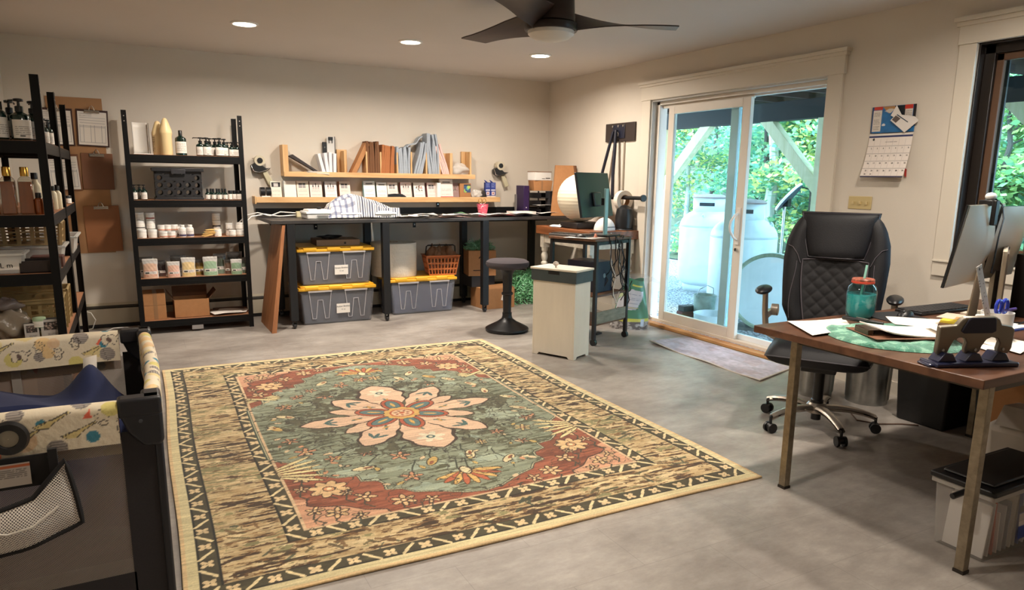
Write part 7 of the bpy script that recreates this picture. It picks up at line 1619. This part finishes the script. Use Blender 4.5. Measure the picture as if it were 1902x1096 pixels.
# ================================================================ PLAYARD
t = thing('playard', 'black and grey mesh playpen with animal-print padded rails in the left foreground', 'playpen', (0, 0, 0))
PX0, PX1, PY0, PY1, PT = -.70, .035, 2.12, 3.15, .755
m_pc = M('playard_canvas', (44, 40, 42), .8, noise=(200, .12)); m_pp = M('playard_plastic', (34, 34, 38), .35)
def print_canvas(w_, h_, seed, scale=1.):
    nx = int(w_/.0036)+2; ny = int(h_/.0036)+2; cv = Canvas(nx, ny, w_, h_, (230, 216, 190)); rn = random.Random(seed)
    pal = [(216, 202, 120), (232, 196, 140), (226, 206, 150), (226, 190, 150)]
    x = 0
    while x < w_:
        for r_ in range(5):
            cx = x+rn.uniform(0, .06); cy = h_*(r_+rn.uniform(.1, .9))/5; k = rn.random(); R = rn.uniform(.016, .028)
            if k < .5: cv.ell(cx, cy, R*1.15, R*1.15, rn.choice(pal), 0, .9)
            elif k < .70:
                sl = cv._bb(cx-R, cx+R, cy-R, cy+R); m_ = (cv.X[sl]-cx)**2+(cv.Y[sl]-cy)**2 < R*R; st_ = (np.sin(cv.Y[sl]*900+cv.X[sl]*90) > -.1); s2 = cv.a[sl]; s2[m_ & st_] = np.array((120, 112, 108))/255.; s2[m_ & ~st_] = np.array((176, 166, 156))/255.
            elif k < .84: cv.ell(cx, cy, R*.7, R*.7, (70, 136, 156))
            elif k < .92: cv.poly([(cx, cy-.012), (cx+.022, cy-.014), (cx+.018, cy+.012)], (232, 110, 84))
        # outlined animals (plain elephant, giraffe, lion shapes)
        for cy in ((h_*.17, h_*.80) if int(x/.058) % 2 else (h_*.28, h_*.66)):
         cx = x+.04; c = (74, 66, 62); a = rn.choice((0, 1, 2)); lw = .0022
         if a == 0:
            P_ = [(-.03, .01), (-.022, .022), (-.008, .016), (.008, .02), (.02, .012), (.03, .02), (.034, .008), (.024, .002), (.018, -.018), (.008, -.02), (.004, -.01), (-.01, -.012), (-.014, -.022), (-.026, -.018), (-.03, .01)]
            cv.poly([(cx+u, cy+v) for u, v in P_], (230, 216, 192)); cv.line([(cx+u, cy+v) for u, v in P_], lw, c); cv.ell(cx-.004, cy, .008, .011, (112, 92, 84), .4); cv.ell(cx+.016, cy+.007, .002, .002, c)
         elif a == 1:
            P_ = [(-.04, -.012), (-.02, -.004), (.0, .002), (.03, .016), (.04, .022), (.042, .016), (.03, .010), (.004, -.008), (-.006, -.02), (-.03, -.02), (-.04, -.012)]
            cv.poly([(cx+u, cy+v) for u, v in P_], (220, 200, 140)); cv.line([(cx+u, cy+v) for u, v in P_], lw, c); [cv.ell(cx-.03+.008*k2, cy-.012+.0035*k2, .0018, .0018, c) for k2 in range(9)]
         else:
            P_ = [(cx+.016*math.cos(q)*(1+.25*math.cos(q*6)), cy+.016*math.sin(q)*(1+.25*math.cos(q*6))) for q in [k2*PI/14 for k2 in range(29)]]; cv.line(P_, lw, c); cv.line([(cx-.012, cy-.02), (cx-.004, cy-.028), (cx+.006, cy-.026), (cx+.012, cy-.018)], lw, c); cv.ell(cx-.004, cy+.003, .0016, .0016, c); cv.ell(cx+.005, cy+.003, .0016, .0016, c)
        x += .058
    return cv
m_fab = M('printed_fabric', (255, 255, 255), .9, vcol=True, bump=(60, .15))
def rail(name, x0, x1, y, hgt, seed, outn=-1, zt=PT, wav=.003):
    L = x1-x0; per = hgt*2+.07; cv = print_canvas(L, per, seed)
    # profile: up the outside, over the top, down the inside
    def fn(X, Y):
        s_ = Y; R = .022; a1 = hgt-R; arc = PI*R
        zz = np.where(s_ < a1, zt-hgt+s_, np.where(s_ < a1+arc, zt-R+R*np.sin((s_-a1)/R), zt-R-(s_-a1-arc)))
        yy = np.where(s_ < a1, -R, np.where(s_ < a1+arc, -R*np.cos((s_-a1)/R), R))
        return x0+X, y+(-outn)*yy*1.0+0*X, zz+wav*np.sin(X*14+seed)*.6
    return painted(name, cv, m_fab, t, fn=fn)
rail('padded_rail', PX0+.09, -.072, PY0+.02, .115, 3)
rail('padded_rail', PX0+.09, -.078, PY1-.02, .115, 8)
def rail_y(name, xc, seed):
    L = PY1-PY0-.17; cv = print_canvas(L, .28, seed)
    def fn(X, Y):
        s_ = Y; R = .022; a1 = .08; arc = PI*R; sag = .012*np.sin(PI*X/L)
        zz = np.where(s_ < a1, PT-.10+s_, np.where(s_ < a1+arc, PT-R+R*np.sin((s_-a1)/R), PT-R-(s_-a1-arc))); xx = np.where(s_ < a1, R, np.where(s_ < a1+arc, R*np.cos((s_-a1)/R), -R))
        return xc+xx+sag, PY0+.085+X, zz-sag*.6
    return painted(name, cv, m_fab, t, fn=fn)
rail_y('padded_rail', PX1-.024, 5); rail_y('padded_rail', PX0+.024, 6)
for x, sx in ((PX1, -1), (PX0, 1)):
    for y, sy in ((PY0, 1), (PY1, -1)):
        g = G(); xa, xb = sorted((x, x+sx*.108)); ya, yb = sorted((y-.004*sy, y+sy*.05)); g.box(xa, xb, ya, yb, PT-.05, PT+.004)
        xa2, xb2 = sorted((x+sx*.0, x+sx*.05)); ya2, yb2 = sorted((y, y+sy*.095)); g.box(xa2, xb2, ya2, yb2, PT-.055, PT+.004)
        y_o = y-.004*sy
        pf_ = [(x, PT-.04), (x, PT-.125), (x+sx*.012, PT-.138), (x+sx*.05, PT-.135), (x+sx*.085, PT-.095), (x+sx*.105, PT-.04)]; ya, yb = sorted((y_o, y_o+.03*sy)); g.prism(pf_ if (sx < 0) == (sy > 0) else pf_[::-1], 'y', ya, yb)
        cc = obj('corner_cap', g, m_pp, t, bevel=.012, seg=3)
        obj('rivet', G().cyl((x+sx*.055, y_o-.001*sy, PT-.06), (x+sx*.055, y_o-.004*sy, PT-.06), .005), M('rivet_grey', (70, 70, 74), .4), cc)
        xa, xb = sorted((x+sx*.004, x+sx*.026)); ya, yb = sorted((y+sy*.004, y+sy*.026)); obj('corner_post', G().box(xa, xb, ya, yb, .02, PT-.1), m_pp, t, bevel=.006)
        obj('foot', G().box(xa-.006, xb+.006, ya-.006, yb+.006, 0, .03), m_pp, t, bevel=.005)
        xa, xb = sorted((x+sx*.02, x+sx*.105)); obj('corner_panel', G().box(xa, xb, y+sy*.010-.001, y+sy*.010+.001, .10, PT-.09), m_pc, t)
        ya, yb = sorted((y+sy*.02, y+sy*.1)); obj('corner_panel', G().box(x+sx*.01-.001, x+sx*.01+.001, ya, yb, .10, PT-.09), m_pc, t)
m_net = mesh_mat('netting', (150, 138, 130), .0052, .25, (0, 2)); m_nety = mesh_mat('netting_side', (150, 140, 130), .0052, .2, (1, 2))
obj('mesh_panel', G().box(PX0+.1, PX1-.1, PY0+.010, PY0+.0105, .245, PT-.105), m_net, t); obj('mesh_panel', G().box(PX0+.1, PX1-.1, PY1-.0105, PY1-.010, .245, PT-.105), m_net, t)
obj('mesh_panel', G().box(PX1-.0105, PX1-.010, PY0+.1, PY1-.1, .245, PT-.095), m_nety, t); obj('mesh_panel', G().box(PX0+.010, PX0+.0105, PY0+.1, PY1-.1, .245, PT-.095), m_nety, t)
for y in (PY0+.010, PY1-.010): obj('lower_panel', G().box(PX0+.1, PX1-.1, y-.001, y+.001, .09, .25), m_pc, t)
for x in (PX0+.010, PX1-.010): obj('lower_panel', G().box(x-.001, x+.001, PY0+.1, PY1-.1, .09, .25), m_pc, t)
obj('mattress', G().box(PX0+.03, PX1-.03, PY0+.03, PY1-.03, .28, .31), M('navy_mattress', (34, 40, 66), .85), t, bevel=.008)
obj('strap', G().box(-.435, -.405, PY1-.016, PY1-.013, .3, PT-.1), M('grey_strap', (156, 148, 140), .8), t)
obj('fabric_tag', G().add([(-.20, PY1-.06, PT-.09), (-.155, PY1-.06, PT-.08), (-.16, PY1-.075, PT-.16), (-.155, PY1-.08, PT-.20), (-.215, PY1-.08, PT-.205), (-.205, PY1-.07, PT-.14)], [(0, 5, 4, 3, 2, 1)]), M('tag_white', (222, 214, 204), .7), t, solid=.001)
# navy blanket
def blf(u, v):
    x = PX0+.05+.60*u+.0; y = PY0+.08+.86*v; pk = .145*math.exp(-(abs(x+.165)/.075)**1.7-((y-2.88)/.14)**2); ed = min(1, max(0, (y-PY0-.06)/.2))*min(1, max(0, (PY1-.04-y)/.12)); z = .33+(.335-.22*(y-2.5)-.25*(x+.3)+.008*math.sin(x*15+y*5))*ed+pk+.006*math.sin(x*22+y*11)
    return (x, y, z)
tag(obj('navy_blanket', G().slab(blf, 60, 60, .006), M('navy_cloth', (24, 34, 72), .9, noise=(8, .12)), None), 'navy blue blanket bunched up inside the playpen', 'blanket')
# organiser pocket hung on the front rail
t = thing('storage_pouch', 'black-edged mesh storage pouch hanging on the front of the playpen', 'pouch', (0, PY0-.03, 0))
m_net2 = mesh_mat('white_netting', (226, 218, 206), .0075, .12, (0, 2))
obj('flap', G().box(-.70, -.232, .006, .012, .565, .648), M('pouch_black', (26, 24, 25), .85), t)
cv = Canvas(60, 26, .19, .06, (176, 166, 156)); cv.rect(.0, .19, .05, .057, (176, 90, 50)); cv.text_rows(.008, .085, .006, .046, 8, .0022, (80, 74, 70), random.Random(1)); cv.text_rows(.095, .182, .006, .046, 8, .0022, (80, 74, 70), random.Random(2))
painted('warning_label', cv, m_paint, t, loc=(-.465, -.001, .575), rot=(rad(90), 0, 0))
def pnf(u, v):
    x = -.70+u*.50; e = math.sin(PI*min(1, max(0, (x+.76)/.56)))**.6 if x > -.7 else 0; top = .566-.055*math.sin(PI*u)+ (.06*max(0, (u-.85)/.15)); bot = .40+.05*max(0, (u-.6)/.4)**2
    z = top+(bot-top)*v; w_ = 1+.0*v; xx = x+ .035*v*max(0, u-.5)*2*(1-.3*v)
    return (xx, -.05*math.sin(PI*(.1+.8*v))*(1-u**6)-.004+.004*math.sin(u*30)*v, z)
obj('net_pocket', G().grid(pnf, 40, 20), m_net2, t)
obj('binding', G().tube([pnf(u, 0) for u in [k/20 for k in range(21)]]+[pnf(1, v) for v in [k/8 for k in range(1, 9)]]+[pnf(1-k/20, 1) for k in range(1, 21)], .0065, 8), M('pouch_black', (0, 0, 0)), t)
obj('hang_strap', G().box(-.235, -.215, -.004, .01, .56, .66), M('pouch_black', (0, 0, 0)), t)
obj('pocket_wire', G().tube([pnf(.65, .15), pnf(.66, .35), pnf(.72, .48), pnf(.82, .52), pnf(.93, .5)], .0035, 6), M('white_cord', (206, 198, 186), .6), t)
t = thing('rubber_ring', 'black ring with grey centre fixed to the front padded rail', 'ring', (-.315, PY0-.006, .695)); T = Matrix.Rotation(PI/2, 4, 'X')
obj('ring', G().lathe([(.02, 0), (.024, .012), (.04, .014), (.045, .0)], n=32, M4=T, cap=False), m_blackp, t); obj('centre', G().lathe([(.001, .008), (.022, .006)], n=24, M4=T, cap=False), M('ring_grey', (150, 142, 126), .5), t)
# second pen: thin fabric bag side at the extreme left is the same playpen
# ================================================================ OUTSIDE
GZ = -.14
def gravel_mat():
    mt = bpy.data.materials.new('gravel'); mt.use_nodes = True; n = mt.node_tree.nodes; l = mt.node_tree.links; b = n['Principled BSDF']
    tx = n.new('ShaderNodeTexCoord'); v = n.new('ShaderNodeTexVoronoi'); v.inputs['Scale'].default_value = 38; l.new(tx.outputs['Object'], v.inputs[0])
    rp = n.new('ShaderNodeValToRGB'); rp.color_ramp.elements[0].color = rgb(178, 182, 184); rp.color_ramp.elements[1].color = rgb(70, 72, 74); rp.color_ramp.elements[0].position = .25; rp.color_ramp.elements[1].position = .8
    l.new(v.outputs['Distance'], rp.inputs[0]); hs = n.new('ShaderNodeMix'); hs.data_type = 'RGBA'; hs.blend_type = 'MULTIPLY'; hs.inputs[0].default_value = .5; l.new(rp.outputs[0], hs.inputs[6]); l.new(v.outputs['Color'], hs.inputs[7]); sa = n.new('ShaderNodeHueSaturation'); sa.inputs['Saturation'].default_value = .12; sa.inputs['Value'].default_value = 1.2; l.new(hs.outputs[2], sa.inputs['Color']); l.new(sa.outputs[0], b.inputs['Base Color'])
    bp = n.new('ShaderNodeBump'); bp.inputs['Strength'].default_value = .9; bp.inputs['Distance'].default_value = .02; bp.invert = True; l.new(v.outputs['Distance'], bp.inputs['Height']); l.new(bp.outputs[0], b.inputs['Normal']); b.inputs['Roughness'].default_value = .9
    return mt
m_forest = M('forest_floor', (62, 70, 44), .95, noise=(3, .5))
st(obj('floor_gravel', G().box(XR+.14, 9.4, -3, 16, GZ-.1, GZ), gravel_mat(), smooth=False))
def hill(u, v):
    x = 9.2+16*u; y = -8+34*v; return (x, y, GZ+.02+4.2*u**1.25+.25*math.sin(y*.9)*u+.2*math.sin(x*1.3+y)*u)
st(obj('hillside', G().grid(hill, 24, 40), m_forest))
m_deck = wood_mat('deck_joist', (74, 58, 50), (52, 42, 38), 3, 0, .8); m_pt = wood_mat('treated_post', (232, 226, 190), (206, 200, 158), 2.5, 2, .7); m_beam = M('deck_beam', (24, 28, 29), .8, noise=(3, .15, (1, 6, 6)))
t = thing('deck', 'dark wooden deck overhead outside with joists, beam and pale posts', 'deck', (0, 0, 0))
BX = 6.35
obj('deck_boards', G().box(XR+.16, BX+.5, 0, 10.5, 2.40, 2.43), m_deck, t)
for k in range(24): obj('joist', G().box(XR+.17, BX+.45, .3+.42*k, .34+.42*k, 2.22, 2.40), m_deck, t)
obj('beam', G().box(BX-.06, BX+.08, .0, 10.4, 2.02, 2.22), m_beam, t, bevel=.004)
for y in (2.55, 5.12, 7.66, 10.2):
    obj('post', G().box(BX-.06, BX+.08, y-.07, y+.07, GZ, 2.02), m_pt, t, bevel=.004)
    for s_ in (-1, 1):
        g = G(); a = (y+s_*.07, 1.33); b = (y+s_*.78, 2.02); w_ = .09
        g.add([(BX-.04, a[0], a[1]-w_), (BX+.06, a[0], a[1]-w_), (BX+.06, a[0], a[1]+w_), (BX-.04, a[0], a[1]+w_), (BX-.04, b[0]+s_*w_, b[1]), (BX+.06, b[0]+s_*w_, b[1]), (BX+.06, b[0]-s_*w_, b[1]), (BX-.04, b[0]-s_*w_, b[1])], [(0,1,2,3),(7,6,5,4),(0,4,5,1),(1,5,6,2),(2,6,7,3),(3,7,4,0)])
        obj('brace', g, m_pt, t, bevel=.003)
# propane tanks
m_tank = M('tank_white', (214, 222, 224), .4, noise=(5, .06))
def tank(label, x, y, r, h_, grp='white propane tanks'):
    t = thing('propane_tank', label, 'propane tank', (x, y, GZ), 0, grp)
    prof = [(r*.8, .09), (r*.93, .13), (r, .2)]+[(r*1.0, h_*.78)]+[(r*math.cos(a), h_*.78+h_*.22*math.sin(a)) for a in [k*PI/2/8 for k in range(1, 8)]]+[(.05, h_)]
    obj('shell', G().lathe(prof, n=56), m_tank, t); obj('weld_band', G().lathe([(r*1.0, h_*.775), (r*1.006, h_*.78), (r*1.006, h_*.792), (r, h_*.797)], n=56, cap=False), M('tank_band', (186, 196, 198), .6), t)
    obj('foot_ring', G().lathe([(r*.78, 0), (r*.8, .09), (r*.8, .14)], n=40, cap=False), m_tank, t, solid=.008)
    obj('collar', G().lathe([(r*.56, h_*.955), (r*.57, h_+.14)], n=40, cap=False), m_tank, t, solid=.008); obj('hood', G().lathe([(r*.60, h_+.135), (r*.62, h_+.15), (r*.5, h_+.18), (.01, h_+.19)], n=40), M('hood_grey', (150, 130, 126), .5), t)
    obj('collar_slot', G().box(-r*.60, -r*.575, -.10, .10, h_+.03, h_+.075), M('tank_dark', (40, 44, 50), .6), t, rot=(0, 0, rad(40)))
    for a in (215, 300): obj('lifting_lug', G().tube([(r*.8*math.cos(rad(a))+.0, r*.8*math.sin(rad(a))+.025*s2, h_*.9+.03*c2) for s2, c2 in ((-1, 0), (-.8, .8), (0, 1.4), (.8, .8), (1, 0))], .012, 6), m_tank, t)
tank('white propane tank seen through the left door glass', 7.02, 7.47, .38, 1.14)
tank('white propane tank behind the door frame, on the gravel at the right', 6.95, 6.55, .39, 1.14) if False else tank('white propane tank behind the door meeting rail, nearer the room', 6.22, 6.02, .375, 1.12)
# round drum on its side
t = thing('cable_spool', 'large round white drum with mossy rim standing on edge on the gravel', 'drum', (5.62, 5.03, GZ), rad(-142+90+0))
T = Matrix.Translation((0, 0, .40)) @ Matrix.Rotation(PI/2, 4, 'X')
obj('shell', G().lathe([(.385, -.25), (.39, 0.)], n=64, M4=T), m_tank, t); obj('rim', G().lathe([(.36, .002), (.375, .02), (.398, .022), (.402, 0), (.400, -.03), (.39, -.03)], n=64, M4=T, cap=False), M('mossy_rim', (132, 142, 118), .8, noise=(14, .35)), t)
obj('face', G().lathe([(.372, .004), (.34, .010), (.001, .016)], n=64, M4=T, cap=False), m_tank, t); obj('chocks', G().box(-.3, .3, -.05, .25, 0, .03), M('chock', (90, 90, 84), .8), t)
# dish
t = thing('satellite_dish', 'tilted flat white satellite dish behind the tanks', 'satellite dish', (7.35, 6.55, 0)); t.location = (7.3, 6.36, 1.18)
T = Vector((-0.399, 0.654, 0.643)).normalized().to_track_quat('Z', 'Y').to_matrix().to_4x4() @ Matrix.Diagonal((.75, .75, .75, 1)); obj('plate', G().lathe([(.28, -.02), (.295, -.012), (.295, .012), (.285, .02)], n=48, M4=T), m_white, t); obj('back_face', G().lathe([(.27, -.03), (.28, -.021)], n=40, M4=T), M('dish_dark', (50, 60, 76), .5), t)
obj('mast', G().cyl((0, .05, -.08), (0, .05, -1.30), .02), m_steel, t); obj('mount_arm', G().box(-.03, .03, -.02, .1, -.12, -.02), m_blackp, t)
# pails
t = thing('paint_pail', 'grey-green pail with paint smears on the patio', 'pail', (5.55, 5.88, GZ)); obj('shell', G().lathe([(.11, 0), (.125, .25), (.128, .26), (.12, .26), (.105, .01)], n=32, cap=False), M('pail_paint', (150, 166, 156), .5, noise=(9, .35)), t); obj('base', G().lathe([(.11, .001), (.11, .01)], n=32), m_steel, t); obj('handle', G().tube([(-.128, 0, .24), (-.10, -.02, .33), (0, -.03, .37), (.10, -.02, .33), (.128, 0, .24)], .004, 6), m_steel, t)
t = thing('paint_pail', 'white-handled pail tucked beside the grey-green pail', 'pail', (5.78, 6.0, GZ)); obj('shell', G().lathe([(.09, 0), (.10, .2), (.102, .21), (.095, .21), (.088, .01)], n=32, cap=False), m_tank, t); obj('base', G().lathe([(.09, .001), (.09, .01)], n=32), m_steel, t)
t = thing('basin', 'low round white basin on the ground outside the left glass', 'basin', (5.22, 5.38, GZ)); obj('shell', G().lathe([(.18, 0), (.20, .05), (.205, .15), (.21, .16), (.2, .16), (.19, .05), (.17, .01)], n=48, cap=False), m_tank, t); obj('base', G().lathe([(.18, .001), (.18, .01)], n=48), m_tank, t); obj('hoop', G().lathe([(.204, .07), (.208, .075), (.208, .085), (.204, .09)], n=48, cap=False), M('hoop', (170, 186, 196), .4), t)
t = thing('brick', 'small dark red brick beside the pails', 'brick', (5.40, 6.0, GZ)); obj('block', G().box(-.1, .1, -.05, .05, 0, .07), M('brick_red', (110, 56, 48), .8), t, bevel=.004); obj('block_top', G().box(-.08, .1, -.05, .05, .07, .13), M('brick_dark', (70, 60, 60), .8), t, bevel=.004)
# trees
m_bark = M('bark', (176, 176, 166), .9, noise=(14, .25, (1, 1, .2))); m_barkd = M('bark_dark', (70, 66, 60), .9)
LEAF = [M('leaf_bright', (184, 210, 140), .5, noise=(1.3, .3)), M('leaf_green', (132, 178, 124), .5, noise=(1.3, .35)), M('leaf_teal', (96, 156, 126), .5, noise=(1.3, .35)), M('leaf_yellow', (216, 218, 130), .5, noise=(1.3, .25))]
for q in LEAF:
    n_ = q.node_tree.nodes; l_ = q.node_tree.links; b = n_['Principled BSDF']; src_ = b.inputs['Base Color'].links[0].from_socket; tl = n_.new('ShaderNodeBsdfTranslucent'); l_.new(src_, tl.inputs[0]); ms = n_.new('ShaderNodeMixShader'); ms.inputs[0].default_value = .45; l_.new(b.outputs[0], ms.inputs[1]); l_.new(tl.outputs[0], ms.inputs[2]); l_.new(ms.outputs[0], n_['Material Output'].inputs[0])
def tree(label, x, y, z, h_, r, n, leaf, seed, cz=.5, sp=.09, trunk=.07, name='tree', squash=1., low=0.):
    t = thing(name, label, 'tree', (x, y, z), 0, 'trees on the slope outside'); rs = np.random.RandomState(seed); rn = random.Random(seed)
    g = G(); pts = [(rn.uniform(-.05, .05)*k*.2, rn.uniform(-.05, .05)*k*.2, h_*k/8) for k in range(9)]; g.tube(pts, [trunk*(1-.085*k) for k in range(9)], 8)
    cl = []
    for k in range(int(14+h_*3)):
        a = rn.random()*2*PI; zz = h_*(low+(1-low)*rn.random()**.8); rr_ = r*(1-.45*zz/h_)*rn.uniform(.35, 1.); tip = (rr_*math.cos(a), rr_*math.sin(a), zz+rn.uniform(-.15, .3)); g.tube([(0, 0, zz*.93), (tip[0]*.5, tip[1]*.5, zz+.02), tip], [trunk*.22, trunk*.14, trunk*.05], 5); cl.append(tip); cl.append((tip[0]*.55, tip[1]*.55, zz))
    obj('trunk', g, m_bark if seed in (104, 101, 107) else m_barkd, t)
    cl = np.array(cl); idx = rs.randint(0, len(cl), n); c = cl[idx]+rs.normal(0, 1, (n, 3))*np.array([.26, .26, .15])*r*.55
    L = sp*rs.uniform(.6, 1.3, n)[:, None]; d1 = rs.normal(0, 1, (n, 3)); d1[:, 2] *= .45; d1 /= np.linalg.norm(d1, axis=1)[:, None]; d2 = np.cross(d1, rs.normal(0, 1, (n, 3))*np.array([.5, .5, 1.])); d2 /= np.linalg.norm(d2, axis=1)[:, None]
    V = np.stack([c-d1*L*.5, c+d2*L*.28-d1*L*.02, c+d1*L*.5, c-d2*L*.28-d1*L*.02], 1).reshape(-1, 3); F = np.arange(4*n).reshape(-1, 4)
    me = bpy.data.meshes.new('foliage'); me.vertices.add(len(V)); me.vertices.foreach_set('co', V.astype(np.float32).ravel()); me.loops.add(4*n); me.loops.foreach_set('vertex_index', F.astype(np.int32).ravel()); me.polygons.add(n); me.polygons.foreach_set('loop_start', (np.arange(n)*4).astype(np.int32)); me.update(calc_edges=True)
    for q in leaf: me.materials.append(LEAF[q])
    me.polygons.foreach_set('material_index', rs.randint(0, len(leaf), n).astype(np.int32))
    o = bpy.data.objects.new('foliage', me); COL.objects.link(o); o.parent = t; o['kind'] = 'stuff'
    return t
TR = [(9.9, 9.2, 4.6, 1.5, 5200, (1, 2), 'leafy green tree seen high behind the left propane tank', .0, .11), (9.4, 10.6, 3.4, 1.2, 4200, (1, 2, 3), 'bushy green tree at the far left behind the left post', .0, .11), (9.6, 7.9, 3.4, 1.2, 4500, (1, 3, 2), 'young yellow-green tree between the two tanks', .0, .11),
      (9.2, 6.9, 4.2, 1.1, 4800, (0, 1, 3), 'bright yellow-green tree right of the door meeting rail', .0, .11), (9.25, 8.42, 4.6, .9, 2600, (1, 2, 0), 'tall green tree with pale straight trunk in the clear opening', .45, .12), (9.0, 5.9, 2.4, .9, 3600, (0, 1, 3), 'low bright bush behind the satellite dish', .0, .1),
      (9.6, 5.3, 4.4, 1.3, 4800, (0, 2, 1), 'bright green tree behind the right-hand deck brace', .0, .11), (11.6, 8.6, 5.6, 1.7, 4600, (2, 1), 'dark green tree farther up the slope, left', .0, .13), (11.8, 6.8, 6.0, 1.8, 4600, (2, 1), 'dark green tree farther up the slope, middle', .0, .13), (11.5, 10.6, 5.6, 1.7, 4600, (2, 1), 'dark green tree farther up the slope at the far left', .0, .13), (12.2, 5.0, 6., 1.9, 4600, (2, 1), 'dark green tree up the slope at the right of the door view', .0, .13),
      (9.6, 3.9, 4.2, 1.4, 4800, (1, 2, 0), 'green tree seen through the right window, upper part', .0, .11), (9.2, 2.5, 3.4, 1.3, 4800, (0, 1, 2), 'bright leafy bush filling the lower right window', .0, .11), (11.6, 3.2, 5.6, 1.8, 4600, (2, 1), 'dark tree far behind the right window', .0, .13), (8.9, 4.7, 2.6, 1.0, 3600, (1, 0), 'leafy bush at the left side of the right window view', .0, .1), (14., 7.6, 7., 2.4, 4600, (2, 1), 'broad dark tree on top of the slope', .0, .16), (14., 4.4, 7., 2.4, 4600, (2, 1), 'broad dark tree on top of the slope, right', .0, .16), (14., 11.4, 7., 2.4, 4600, (2, 1), 'broad dark tree on top of the slope, far left', .0, .16), (13.6, 14.4, 7., 2.4, 4000, (2, 1), 'broad dark tree on the slope beyond the left post', .0, .16)]
for i, (x, y, h_, r, n, lf, lab, low, sp) in enumerate(TR):
    u = max(0, (x-9.2)/16); tree(lab, x, y, GZ+4.2*u**1.25, h_, r, int(n*1.25), lf, 100+i, sp=sp, low=.04+low, trunk=.115 if i == 4 else .06)
